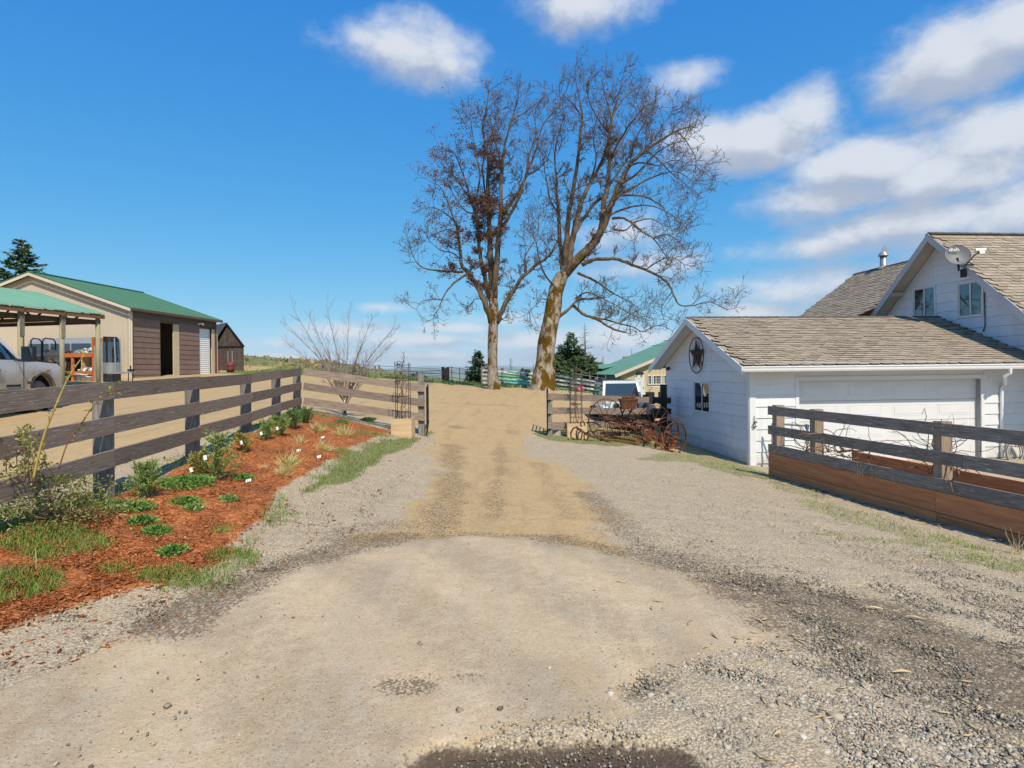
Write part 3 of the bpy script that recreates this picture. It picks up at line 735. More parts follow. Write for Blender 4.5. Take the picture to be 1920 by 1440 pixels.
    h = math_('ADD', h, math_('MULTIPLY', math_('MULTIPLY', s3.outputs[1], mulch), .9))
    h = math_('SUBTRACT', h, math_('MULTIPLY', math_('MULTIPLY', crack, apron), .6))
    bp = N.new('ShaderNodeBump'); bp.inputs['Strength'].default_value = .75; bp.inputs['Distance'].default_value = .018
    L.new(h, bp.inputs['Height']); L.new(bp.outputs[0], b.inputs['Normal'])
    return m
build_ground()

def scatter(name, bv, bf, pos, rot, scl, tone, material, **kw):
    """one mesh of many small solids: bv base verts, bf faces, rot (n,3,3), scl (n,3)"""
    bv = np.asarray(bv, float); bf = np.asarray(bf); n = len(pos); k = len(bv)
    co = np.einsum('nij,nkj->nki', rot, bv[None] * scl[:, None, :]) + pos[:, None, :]
    fa = (bf[None] + (np.arange(n) * k)[:, None, None]).reshape(-1, bf.shape[1])
    me = bpy.data.meshes.new(name)
    me.vertices.add(n * k); me.vertices.foreach_set('co', co.reshape(-1).astype(np.float32))
    me.loops.add(fa.size); me.loops.foreach_set('vertex_index', fa.ravel().astype(np.int32))
    me.polygons.add(len(fa)); me.polygons.foreach_set('loop_start', np.arange(0, fa.size, bf.shape[1], dtype=np.int32))
    me.update()
    a = me.attributes.new('tone', 'FLOAT', 'FACE'); a.data.foreach_set('value', np.repeat(tone, len(bf)).astype(np.float32))
    me.materials.append(material)
    return link(name, me, **kw)
def rots(n, r, tilt):
    a = r.uniform(0, 6.283, n); t = r.normal(0, tilt, n); u = r.uniform(0, 6.283, n)
    ca, sa, ct, st = np.cos(a), np.sin(a), np.cos(t), np.sin(t)
    Rz = np.zeros((n, 3, 3)); Rz[:, 0, 0] = ca; Rz[:, 0, 1] = -sa; Rz[:, 1, 0] = sa; Rz[:, 1, 1] = ca; Rz[:, 2, 2] = 1
    Rx = np.zeros((n, 3, 3)); Rx[:, 0, 0] = 1; Rx[:, 1, 1] = ct; Rx[:, 1, 2] = -st; Rx[:, 2, 1] = st; Rx[:, 2, 2] = ct
    cu, su = np.cos(u), np.sin(u)
    Ru = np.zeros((n, 3, 3)); Ru[:, 0, 0] = cu; Ru[:, 0, 1] = -su; Ru[:, 1, 0] = su; Ru[:, 1, 1] = cu; Ru[:, 2, 2] = 1
    return Ru @ Rx @ Rz
OCT = ([(1, 0, 0), (-1, 0, 0), (0, 1, 0), (0, -1, 0), (0, 0, 1), (0, 0, -1)],
       [(0, 2, 4), (2, 1, 4), (1, 3, 4), (3, 0, 4), (2, 0, 5), (1, 2, 5), (3, 1, 5), (0, 3, 5)])
CUBE = ([(-1, -1, -1), (1, -1, -.8), (.8, 1, -1), (-1, .9, -1), (-.8, -.7, 1), (.9, -.8, .7), (.7, .7, 1), (-.9, .8, .8)],
        [(0, 2, 1), (0, 3, 2), (4, 5, 6), (4, 6, 7), (0, 1, 5), (0, 5, 4), (1, 2, 6), (1, 6, 5), (2, 3, 7), (2, 7, 6), (3, 0, 4), (3, 4, 7)])
def mat_tones(name, stops, rough=.9, seed_scale=0, trans=0.0):
    m = bpy.data.materials.new(name); m.use_nodes = True
    nt = m.node_tree; N = nt.nodes; L = nt.links; b = N['Principled BSDF']
    at_ = N.new('ShaderNodeAttribute'); at_.attribute_name = 'tone'
    r = N.new('ShaderNodeValToRGB'); e = r.color_ramp.elements
    while len(e) < len(stops): e.new(.5)
    for k, (p, c) in enumerate(stops): e[k].position = p; e[k].color = (*c, 1)
    L.new(at_.outputs['Fac'], r.inputs[0]); L.new(r.outputs[0], b.inputs['Base Color'])
    b.inputs['Roughness'].default_value = rough; b.inputs['Specular IOR Level'].default_value = .2
    if trans:
        out = N['Material Output']; tl = N.new('ShaderNodeBsdfTranslucent'); mx = N.new('ShaderNodeMixShader'); mx.inputs[0].default_value = trans
        L.new(r.outputs[0], tl.inputs[0]); L.new(b.outputs[0], mx.inputs[1]); L.new(tl.outputs[0], mx.inputs[2]); L.new(mx.outputs[0], out.inputs[0])
    return m
MT['stones'] = mat_tones('stones', [(0, (.14, .118, .092)), (.3, (.30, .255, .195)), (.6, (.45, .39, .30)), (.85, (.57, .50, .40)), (.97, (.56, .53, .47)), (1, (.68, .66, .62))])
MT['chips'] = mat_tones('chips', [(0, (0.129, 0.034, 0.011)), (.35, (0.318, 0.095, 0.029)), (.7, (0.456, 0.163, 0.059)), (.90, (0.516, 0.243, 0.114)), (1, (0.654, 0.456, 0.319))])
MT['blades'] = mat_tones('blades', [(0, (.075, .14, .022)), (.45, (.16, .26, .042)), (.75, (.27, .36, .07)), (1, (.42, .41, .16))], .7, trans=.25)

def plan_points(r, n, dmin, dmax, power=1.6, xr=(-6, 8)):
    """random ground points, thinning with distance"""
    u = r.uniform(0, 1, n); d = (dmin ** (1 - power) + u * (dmax ** (1 - power) - dmin ** (1 - power))) ** (1 / (1 - power))
    x = r.uniform(-1.02, 1.02, n) * d
    return x, d
def gheight(x, y, z):
    return gz_arr(x, y) + .03 * z['mulch'] + .007 * z['apron'] - .045 * z['pothole'] - .012 * z['damp'] * (1 - z['pothole'])
def build_litter():
    r = np.random.RandomState(11)
    # loose gravel
    x, y = plan_points(r, 200000, 1.9, 17, 1.8)
    z = zones(x, y)
    w = z['gravel'] * (.55 + .45 * sstep(wob(x, y, 2.2), -.7, .6)) * (1 - .5 * z['grass']) * (1 - z['pad']) * (x < 5.2 + .02 * y) + .007 * z['apron'] + .10 * z['pothole'] * sstep(wob(x + 5, y, 6), -.1, .7) + .035 * (1 - z['gravel']) * (1 - z['apron']) * (1 - z['mulch']) * (1 - z['pad'])
    w = w * (1 - .85 * sstep(sdist(PZ['pothole'], x, y), -.10, .02) * (1 - .12 * z['pothole']))
    ok = (r.uniform(0, 1, len(x)) < w) & (x > -5) & (x < 7.5)
    x, y = x[ok], y[ok]; zz = {k: v[ok] for k, v in z.items()}
    n = len(x); s = np.exp(r.normal(math.log(.0038), .44, n)) * (1 + .018 * np.maximum(y - 4, 0)); s = np.clip(s, .004, .026)
    sc = np.stack([s * r.uniform(.9, 1.5, n), s * r.uniform(.8, 1.2, n), s * r.uniform(.40, .75, n)], 1)
    pos = np.stack([x, y, gheight(x, y, zz) + sc[:, 2] * .25], 1)
    near = y < 5.0
    t = np.clip(r.beta(2.2, 2.4, n) - .30 * zz['damp'] - .15 * sstep(wob(x, y, 1.1), -.2, .7), 0, 1)
    for sel, (bv, bf), nm, lb in ((near, CUBE, 'gravel', 'loose grey gravel stones lying on the near drive'), (~near, OCT, 'gravel', 'loose grey gravel stones farther along the drive')):
        scatter(nm, bv, bf, pos[sel], rots(sel.sum(), r, .5), sc[sel], t[sel], MT['stones'], kind='stuff', label=lb, cat='gravel')
    # bark mulch chips
    x, y = plan_points(r, 175000, 3.2, 15.5, 1.5)
    m_ = (x < 0) & (x > -6); x, y = x[m_], y[m_]
    z = zones(x, y); ok = (r.uniform(0, 1, len(x)) < z['mulch'] * .95 + .06 * (x < -1.6) * (1 - z['mulch']) * (1 - z['apron'])) & (y > 3)
    x, y = x[ok], y[ok]; zz = {k: v[ok] for k, v in z.items()}; n = len(x)
    L_ = np.exp(r.normal(math.log(.0125), .5, n)) * (1 + .03 * np.maximum(y - 4, 0)); L_ = np.clip(L_, .005, .05)
    sc = np.stack([L_, L_ * r.uniform(.22, .5, n), L_ * r.uniform(.08, .2, n) + .001], 1)
    pos = np.stack([x, y, gheight(x, y, zz) + r.uniform(.002, .014, n)], 1)
    scatter('mulch', OCT[0], OCT[1], pos, rots(n, r, .38), sc, np.clip(r.beta(1.7, 2.0, n) - .24 * sstep(wob(x, y, 2.5), .0, .7) - .14 * sstep(wob(x + 40, y, 7), .2, .8), 0, 1), MT['chips'], kind='stuff', label='orange brown bark mulch chips covering the planting bed', cat='mulch')
    # grass blades
    x, y = plan_points(r, 400000, 3.2, 24, 1.3)
    m_ = (x > -9) & (x < 8.5); x, y = x[m_], y[m_]
    z = zones(x, y); ok = r.uniform(0, 1, len(x)) < z['grass'] ** 1.4 * .9
    x, y = x[ok], y[ok]; zz = {k: v[ok] for k, v in z.items()}; n = len(x)
    h = r.uniform(.018, .055, n) * (1 + .5 * wob(x, y, 3) * .5) * np.where(x < 0, 1.25, .8); h = np.clip(h, .012, .12)
    bv = [(-.5, 0, 0), (.5, 0, 0), (.32, .22, .55), (-.32, .22, .55), (0, .62, 1)]
    sc = np.stack([np.full(n, .0045) * (1 + .10 * y), h * r.uniform(.4, 1.4, n), h], 1)
    pos = np.stack([x, y, gheight(x, y, zz)], 1)
    fa = np.array([(0, 1, 2), (0, 2, 3), (3, 2, 4)])
    scatter('grass', bv, fa, pos, rots(n, r, .25), sc, np.clip(r.beta(2.2, 2.2, n) + .34 * (x > 0), 0, 1), MT['blades'], kind='stuff', label='short green grass growing along the drive and in the bed', cat='grass')
    px = r.uniform(440, 1130, 26000); y = r.uniform(37, 62, len(px)); x = (px - CX) / F_PX * y
    z = zones(x, y); ok = r.uniform(0, 1, len(x)) < np.maximum(z['field'], .5 * sstep(wob(x, y, .5), .3, .9) * sstep(y, 38, 41)) * .9; x, y = x[ok], y[ok]; n = len(x)
    h = r.uniform(.06, .26, n)
    scatter('grass', bv, fa, np.stack([x, y, gz_arr(x, y) - .01], 1), rots(n, r, .25), np.stack([np.full(n, .05), h * .8, h], 1), np.clip(r.beta(2.2, 1.6, n), 0, 1), MT['blades'], kind='stuff', label='rough grass along the far edge of the yard', cat='grass')
    # chips of split wood on the right-hand gravel
    x, y = plan_points(r, 900, 2.3, 6.0, 1.4)
    ok = (x > .8) & (x < 4) & (r.uniform(0, 1, len(x)) < sstep(wob(x, y, 2), -.1, .7)); x, y = x[ok], y[ok]; z = zones(x, y); n = len(x)
    L_ = r.uniform(.012, .055, n); sc = np.stack([L_, L_ * .14 + .002, L_ * .05 + .001], 1)
    scatter('wood_litter', OCT[0], OCT[1], np.stack([x, y, gheight(x, y, z) + .012], 1), rots(n, r, .2), sc, r.uniform(.55, 1, n), mat_tones('splinters', [(0, (.30, .19, .09)), (1, (.58, .43, .25))]), kind='stuff', label='pale wood splinters strewn over the gravel', cat='wood litter')
build_litter()
# ------------------------------------------------------------------ garage and house frame: s along the front, t into depth
GU = V((1, .09, 0)).normalized(); GV = V((-GU.y, GU.x, 0)); UP = V((0, 0, 1))
GF = V((6.20, 15.3, 0)); GZ0 = -.93
def G3(s, t, z): return GF + GU * s + GV * t + UP * z
def hit(px, py, point, normal):
    d = V(pix_dir(px, py)); o = V((0, 0, EYE)); n = V(normal)
    return o + d * ((V(point) - o).dot(n) / d.dot(n))
def on_front(px, py, t=0.0):
    p = hit(px, py, G3(0, t, 0), GV) - GF; return p.dot(GU), p.z
def on_side(px, py, s=0.0):
    p = hit(px, py, G3(s, 0, 0), GU) - GF; return p.dot(GV), p.z

SHINGLE_MESH = {}
def shingle_mesh(k):
    """a tab: u across, v up the slope, w out; chamfered lower corners"""
    if k in SHINGLE_MESH: return SHINGLE_MESH[k]
    r = random.Random(90 + k); w = .300 + .02 * (k % 3); h = .20; t = .022 + .006 * (k % 2); ch = .045 + .02 * r.random()
    mb = MB(); mb.tone = [.12, .38, .55, .70, .88, .50, .30, .78][k]
    zz = lambda v: .017 * (1 - v / .15) - .012
    if k % 2: t *= .62
    mb.prism([(-w / 2, h, zz(h)), (-w / 2, .05, zz(.05)), (-w / 2 + ch, 0, zz(0)), (w / 2 - ch, 0, zz(0)), (w / 2, .05, zz(.05)), (w / 2, h, zz(h))], (0, 0, t))
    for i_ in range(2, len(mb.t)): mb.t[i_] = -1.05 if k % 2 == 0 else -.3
    o = mb.build('shingle', MT['shingle']); me = o.data; bpy.data.objects.remove(o)
    SHINGLE_MESH[k] = me
    return me
def shingle_slope(parent, o, u, v, nu, nv, seed, keep=None, singles=300, front=(0, 0, 0)):
    """cover a slope with rows of tabs: o lower corner, u along eave, v up slope; nu, nv lengths. singles nearest the viewpoint stay objects"""
    u, v = V(u).normalized(), V(v).normalized(); w = u.cross(v)
    R = Matrix((u, v, w)).transposed().to_4x4()
    r = random.Random(seed); ex, wd = .145, .31
    spots = []
    for i in range(int(nv / ex)):
        off = (i % 2) * wd / 2 + r.uniform(-.03, .03)
        for j in range(int(nu / wd) + 1):
            a = j * wd + off
            if a < -.02 or a > nu - wd * .4: continue
            p = V(o) + u * (a + wd * .0) + v * (i * ex) + w * .008
            if keep and not keep(p): continue
            spots.append((p + u * r.uniform(-.008, .008), r.randrange(8)))
    spots.sort(key=lambda q: (q[0] - V(front)).length)
    loc = parent.location
    for p, k in spots[:singles]:
        ob = link('shingle', shingle_mesh(k), parent); ob.matrix_local = Matrix.Translation(p - loc) @ R
    rest = spots[singles:]
    if rest:
        mb = MB()
        for p, k in rest:
            me = shingle_mesh(k); b = len(mb.v); M = Matrix.Translation(p) @ R
            mb.v.extend(tuple(M @ q.co) for q in me.vertices)
            for f in me.polygons:
                mb.f.append(tuple(b + i for i in f.vertices)); mb.uv.append([(0, 0)] * len(f.vertices)); mb.t.append(me.attributes['tone'].data[f.index].value)
        mb.build('shingle_field', MT['shingle'], parent, kind='stuff')

def ridge_caps(parent, p, q, up, n, seed=1):
    p, q = V(p), V(q); d = (q - p) / n; r = random.Random(seed)
    mb = MB(); side = d.normalized().cross(V(up)).normalized()
    h = .13
    mb.prism([V((0, 0, 0)), d * 1.12 + UP * .012, d * 1.12 + side * h - UP * h * .55 + UP * .012, side * h - UP * h * .55], UP * .014)
    mb.prism([V((0, 0, 0)), d * 1.12 + UP * .012, d * 1.12 - side * h - UP * h * .55 + UP * .012, -side * h - UP * h * .55], UP * .014)
    o = mb.build('ridge_cap', MT['ridge_cap']); me = o.data; bpy.data.objects.remove(o)
    for i in range(n):
        ob = link('ridge_cap', me, parent); ob.location = p + d * i - parent.location + UP * (.004 + .003 * r.random())

def course_boards(parent, s0, s1, z0, z1, plane, course=.295, seed=1, mat_='white_siding', holes=(), joints=(), top=None, name='siding_board', zstart=None):
    """lap siding: plane(s, z, out) -> world; holes (sa, sb, za, zb); top(s)->z limits a rake"""
    r = random.Random(seed); z = zstart if zstart is not None else z0
    while z < z1 - .01:
        za, zb = max(z, z0), min(z + course, z1)
        segs = [(s0, s1)]
        for h in holes:
            if h[2] < zb - .02 and h[3] > za + .02:
                ns = []
                for a, b in segs:
                    if h[1] <= a or h[0] >= b: ns.append((a, b)); continue
                    if h[0] > a + .02: ns.append((a, h[0]))
                    if h[1] < b - .02: ns.append((h[1], b))
                segs = ns
        for a, b in segs:
            cuts = [a] + sorted(x for x, zj in joints if a + .1 < x < b - .1 and za - .01 < zj < zb) + [b]
            for k in range(len(cuts) - 1):
                a1, b1 = cuts[k] + (.0015 if k else 0), cuts[k + 1] - .0015
                if top is None: quad = [(a1, za), (b1, za), (b1, zb), (a1, zb)]
                else:
                    n = 12; pts = []
                    for i in range(n + 1):
                        s = a1 + (b1 - a1) * i / n; t = min(top(s), zb)
                        pts.append((s, t))
                    good = [q for q in pts if q[1] > za + .004]
                    if len(good) < 2: continue
                    quad = [(good[0][0], za), (good[-1][0], za)] + good[::-1]
                jit = r.uniform(0, .003)
                mb = MB()
                def pt(s, zz, front):
                    f = (zz - za) / max(course, 1e-3)
                    return plane(s, zz, (.030 - .024 * f + jit) if front else .001)
                fr = [pt(s, zz - (.003 if zz > za + .01 else -.003), True) for s, zz in quad]; bk = [pt(s, zz, False) for s, zz in quad]
                nrm = (fr[1] - fr[0]).cross(fr[-1] - fr[0])
                out = (fr[0] - bk[0])
                if nrm.dot(out) < 0: fr, bk = fr[::-1], bk[::-1]
                uvq = [(p.x + p.y, p.z) for p in fr]
                mb.face(fr, uvq)
                m_ = len(fr)
                for i in range(m_): mb.face([fr[(i + 1) % m_], fr[i], bk[i], bk[(i + 1) % m_]])
                mb.build(name, MT[mat_], parent)
        z += course

def window(parent, plane, s0, s1, z0, z1, name='window', mull=1, trim='white_trim', depth=.05, grid=None, gl='glass', inner=None):
    """slider window: frame boards, meeting stile(s), panes as sub-parts"""
    fw = .055
    mb = MB()
    def bx(a, b, c, d, o0, o1):
        mb.box(plane(a, c, o0), plane(b, c, o0) - plane(a, c, o0), plane(a, d, o0) - plane(a, c, o0), plane(a, c, o1) - plane(a, c, o0))
    bx(s0 - fw, s1 + fw, z0 - fw * .8, z0, -.03, depth); bx(s0 - fw, s1 + fw, z1, z1 + fw, -.03, depth * .9)
    bx(s0 - fw, s0, z0, z1, -.03, depth * .9); bx(s1, s1 + fw, z0, z1, -.03, depth * .9)
    w = mb.build(name, MT[trim], parent)
    n = mull + 1
    for i in range(n):
        a = s0 + (s1 - s0) * i / n; b = s0 + (s1 - s0) * (i + 1) / n
        mb = MB(); o0, o1 = -.02, .022 - .012 * i
        bx(a, a + .03, z0, z1, o0, o1); bx(b - .03, b, z0, z1, o0, o1 - .001); bx(a + .03, b - .03, z0, z0 + .03, o0, o1 - .002); bx(a + .03, b - .03, z1 - .03, z1, o0, o1 - .002)
        if grid:
            gx, gy = grid
            for k in range(1, gx): bx(a + .03 + (b - a - .06) * k / gx - .008, a + .03 + (b - a - .06) * k / gx + .008, z0 + .03, z1 - .03, 0, .011)
            for k in range(1, gy): bx(a + .03, b - .03, z0 + .03 + (z1 - z0 - .06) * k / gy - .008, z0 + .03 + (z1 - z0 - .06) * k / gy + .008, .001, .0105)
        mb.build('sash', MT[trim], w)
        mb = MB(); bx(a + .03, b - .03, z0 + .03, z1 - .03, -.004 + .001 * i, .003 + .001 * i); mb.build('pane', MT[gl], w)
    mb = MB(); bx(s0, s1, z0, z1, -.42, -.40); mb.build('room_back', MT['room'], w)
    if inner:
        for a, b in inner:
            mb = MB(); k = 14
            for i in range(k):
                x0 = s0 + (s1 - s0) * (a + (b - a) * i / k); x1 = s0 + (s1 - s0) * (a + (b - a) * (i + 1) / k)
                oo = -.10 - .02 * (i % 2)
                mb.face([plane(x0, z0, -.10 - .025 * (i % 2)), plane(x1, z0, -.10 - .025 * ((i + 1) % 2)), plane(x1, z1, -.10 - .025 * ((i + 1) % 2)), plane(x0, z1, -.10 - .025 * (i % 2))])
            mb.build('curtain', MT['curtain'], w)
    return w

# ---------------------------------------------------------------- garage
GD = 6.2; GL = 9.6; ROOF_P = .425; EAVE = .52; RAKE = .46
RZ = 3.20                                    # ridge height
def roof_z(t): return RZ - ROOF_P * abs(t - GD / 2)
def build_garage():
    g = thing('garage', 'white lap sided garage with tan shingle roof and wide door', 'garage', G3(0, 0, GZ0))
    fplane = lambda s, z, o: G3(s, -o, z)
    splane = lambda t, z, o: G3(-o, t, z)
    wz = roof_z(0) - .10
    d0, dtop = on_front(1497, 714); d1, _ = on_front(1838, 711); dtop = GZ0 + 2.19
    zf = GZ0 + .05
    holes = [(d0 - .10, d1 + .10, GZ0 - 1, dtop + .12)]
    course_boards(g, .11, GL, zf, wz, fplane, .295, 3, holes=holes, joints=[(d1 + .9, .1)])
    # sheathing behind the boards, so that nothing shows through
    mb = MB()
    for a, b, c, d in ((0, d0, GZ0 - .3, wz), (d1, GL, GZ0 - .3, wz), (d0, d1, dtop, wz)):
        mb.box(G3(a, 0, c), GU * (b - a), GV * .12, UP * (d - c))
    mb.build('wall', MT['white_siding'], g)
    mb = MB(); mb.prism([G3(.0, .125, GZ0 - .3), G3(.0, GD, GZ0 - .3), G3(.0, GD, roof_z(GD) - .1), G3(.0, GD / 2, RZ - .1), G3(.0, .125, roof_z(.12) - .1)], GU * .12)
    mb.build('wall', MT['white_siding'], g)
    mb = MB(); mb.box(G3(.13, GD - .12, GZ0 - .3), GU * (GL - .13), GV * .12, UP * (roof_z(GD) - GZ0 + .2)); mb.build('wall', MT['white_siding'], g)
    w0, zt = on_side(1303, 714); w1, zb = on_side(1333, 776)
    ws, we = min(w0, w1), max(w0, w1)
    ws, we = 2.55, 3.65
    a0, zt = on_side(1302, 716); a1, zb2 = on_side(1332, 776); ws, we = sorted((a0, a1)); z1, z0 = zt, on_side(1317, 772)[1]
    course_boards(g, .03, GD, zf, RZ, splane, .300, 5, holes=[(ws - .06, we + .06, z0 - .05, z1 + .06)], joints=[(1.15, -.35), (2.1, 1.2), (3.9, .6), (4.4, -.2), (4.9, 1.6)], top=lambda t: roof_z(t) - .14)
    window(g, splane, ws, we, z0, z1)
    mb = MB(); mb.boxc(G3(.055, -.014, (wz + GZ0) / 2), GU, GV, UP, .085, .022, (wz - GZ0) / 2); mb.build('corner_trim', MT['white_trim'], g)
    mb = MB(); mb.boxc(G3(-.030, .045, (wz + GZ0) / 2), GV, GU, UP, .05, .016, (wz - GZ0) / 2); mb.build('corner_trim', MT['white_trim'], g)
    # garage door and its casing
    mb = MB()
    mb.box(G3(d0 - .10, -.03, GZ0), GU * .10, GV * .16, UP * (dtop - GZ0)); mb.box(G3(d1, -.03, GZ0), GU * .10, GV * .16, UP * (dtop - GZ0))
    mb.box(G3(d0 - .10, -.032, dtop), GU * (d1 - d0 + .2), GV * .162, UP * .11)
    mb.build('door_casing', MT['white_trim'], g)
    mb = MB(); mb.box(G3(d0, .17, GZ0), GU * (d1 - d0), GV * .03, UP * (dtop - GZ0)); door = mb.build('garage_door', MT['door_white'], g)
    nsec = 4; hh = (dtop - GZ0) / nsec
    for i in range(nsec):
        mb = MB(); mb.box(G3(d0 + .004, .135, GZ0 + i * hh + .006), GU * (d1 - d0 - .008), GV * .034, UP * (hh - .012)); mb.build('door_section', MT['door_white'], door)
        for j in range(4):
            pw = (d1 - d0) / 4; a = d0 + j * pw + .16; b = d0 + (j + 1) * pw - .16; c, d = GZ0 + i * hh + .12, GZ0 + (i + 1) * hh - .12
            if b - a < .2: continue
            mb = MB()
            for k in ((a, b, c, c + .022), (a, b, d - .022, d), (a, a + .022, c + .022, d - .022), (b - .022, b, c + .022, d - .022)):
                mb.box(G3(k[0], .1305, k[2]), GU * (k[1] - k[0]), GV * .004, UP * (k[3] - k[2]))
            mb.box(G3(a + .05, .1285, c + .05), GU * (b - a - .1), GV * .006, UP * (d - c - .1))
            mb.build('door_panel', MT['door_white'], door)
    # roof
    for sgn in (0, 1):
        t0, t1 = (-EAVE, GD / 2) if sgn == 0 else (GD + EAVE, GD / 2)
        mb = MB()
        a, b = G3(-RAKE, t0, roof_z(t0) - .045), G3(-RAKE, t1, RZ - .045)
        ln = GL + RAKE if sgn == 0 else 8.2 + RAKE
        mb.prism([a, b, b + GU * ln, a + GU * ln], UP * .04); mb.build('roof_deck', MT['shingle'], g)
        mb = MB(); mb.prism([a - UP * .045, b - UP * .045, b + GU * (RAKE + .0) - UP * .045, a + GU * (RAKE + .0) - UP * .045], UP * .012)
        mb.build('soffit', MT['white_trim'], g)
        # rake fascia board
        mb = MB(); a2, b2 = G3(-RAKE - .028, t0 + (-.02 if sgn == 0 else .02), roof_z(t0) - .215), G3(-RAKE - .028, t1, RZ - .215)
        mb.prism([a2, b2, b2 + UP * .20, a2 + UP * .20], GU * .028); mb.build('fascia', MT['white_trim'], g)
    up_f = (G3(0, GD / 2, RZ) - G3(0, -EAVE, roof_z(-EAVE))); nv = up_f.length
    cam_p = V((0, 0, EYE))
    def keep(p):
        q = p - GF; s, t = q.dot(GU), q.dot(GV); return not (s > 8.0 and t > .3)
    shingle_slope(g, G3(-RAKE + .14, -EAVE - .02, roof_z(-EAVE) + .0), GU, up_f, GL + RAKE - .1, nv - .12, 5, keep, 300, cam_p)
    ridge_caps(g, G3(-RAKE, GD / 2, RZ + .012), G3(8.0, GD / 2, RZ + .012), UP, 34)
    mb = MB(); mb.box(G3(0.0, -EAVE + .03, wz - .06), GU * GL, GV * (EAVE - .035), UP * .014); mb.build('soffit', MT['white_trim'], g)
    # gutter: an ogee trough along the front eave
    zt = roof_z(-EAVE) - .005; mb = MB()
    prof = [(0, 0), (.0, -.115), (-.03, -.14), (-.075, -.14), (-.095, -.10), (-.10, -.055), (-.12, -.03), (-.12, .0), (-.108, .0), (-.108, -.025), (-.088, -.055), (-.083, -.098), (-.07, -.128), (-.034, -.128), (-.012, -.11), (-.012, 0)]
    mb.prism([G3(-RAKE - .03, -EAVE + p[0] - .005, zt + p[1]) for p in prof], GU * (GL + RAKE)); mb.build('gutter', MT['gutter_white'], g)
    sx, _ = on_front(1900, 690, -EAVE); mb = MB()
    dsx, _ = on_front(1874, 760)
    pts = [G3(sx - .15, -EAVE - .06, zt - .13), G3(sx - .15, -EAVE - .06, zt - .25), G3(sx - .22, -EAVE + .02, zt - .33), G3(dsx + .06, -.12, zt - .55), G3(dsx, -.07, zt - .65), G3(dsx, -.07, GZ0 + .05)]
    mb.tube(pts, .042, 8); mb.build('downspout', MT['gutter_white'], g)
    return g
build_garage()

# star, ring and the small things on the garage walls
def star():
    t, z = on_side(1311, 666); c = G3(-.10, t, z); R = (on_side(1311, 632)[1] - on_side(1311, 699)[1]) / 2
    o = thing('wall_star', 'dark metal five pointed star in a ring on the white gable', 'wall ornament', c)
    mb = MB(); mb.ring(c, GU, R, .016, 40, 6); mb.build('ring', MT['iron_black'], o, True)
    mb = MB()
    pts = [c + (GV * math.sin(a) * rr + UP * math.cos(a) * rr) for a, rr in ((k * math.pi / 5, (R - .01) if k % 2 == 0 else R * .42) for k in range(10))]
    tip = c - GU * .07; bk = c + GU * .02
    for k in range(10):
        a, b = pts[k], pts[(k + 1) % 10]
        mb.face([tip, b, a]); mb.face([bk, a, b])
    mb.build('star', MT['star_rust'], o)
    for t_, z_, lb in ((on_side(1259, 690) + ('small black lamp under the garage eave by the gable corner',)),):
        c2 = G3(-.10, t_, z_); q = thing('wall_lamp', lb, 'lamp', c2)
        mb = MB(); mb.boxc(c2 + GU * .06, GU, GV, UP, .03, .06, .05); mb.build('wall_plate', MT['plastic_white'], q)
        mb = MB(); mb.lathe(c2 + GU * .03, (-.8, -.5, -.25), [(.02, 0), (.055, .02), (.06, .12), (.05, .125), (0.001, .10)], 12); mb.build('lamp_head', MT['plastic_black'], q, True)
star()
def wall_bits():
    s, z = on_front(1412, 794); c = G3(s, -.06, z)
    mb = MB(); r = random.Random(4)
    for i in range(9):
        a = V((r.uniform(-.04, .05), 0, r.uniform(-.10, .08)))
        mb.tube([c + GU * a.x + UP * a.z, c + GU * (a.x + r.uniform(-.05, .05)) - GV * .03 + UP * (a.z + r.uniform(-.05, .06))], .012, 5)
    mb.tube([c + UP * .2, c + UP * .12 - GV * .02, c + UP * .02], .008, 5)
    mb.build('horseshoe_hook', MT['iron_black'], label='small black iron hook with trinkets on the garage corner board', cat='hook')
    s, z = on_front(1854, 711); mb = MB(); mb.boxc(G3(s, -.04, z), GU, GV, UP, .028, .02, .06); b = mb.build('door_keypad', MT['plastic_white'], label='small white keypad box beside the garage door', cat='keypad')
    s, z = on_front(1896, 846, -.1); c = G3(s, -.16, z)
    o = thing('garden_hose', 'coiled grey hose hanging on the wall by the downspout', 'hose', c)
    mb = MB(); r = random.Random(2)
    for i in range(9):
        cc = c + V((r.uniform(-.03, .03), r.uniform(-.05, .04), r.uniform(-.05, .03))); w = .24 + r.uniform(-.04, .04); h = .28 + r.uniform(-.05, .05)
        mb.tube([cc + GU * w * math.cos(a) + UP * h * math.sin(a) - GV * .012 * i for a in np.linspace(0, 6.283, 25)], .013, 5, False)
    mb.build('coil', MT['hose'], o, True)
    mb = MB(); mb.boxc(c + UP * .20 + GV * .08, GU, GV, UP, .10, .07, .05); mb.build('hanger', MT['plastic_white'], o)
wall_bits()

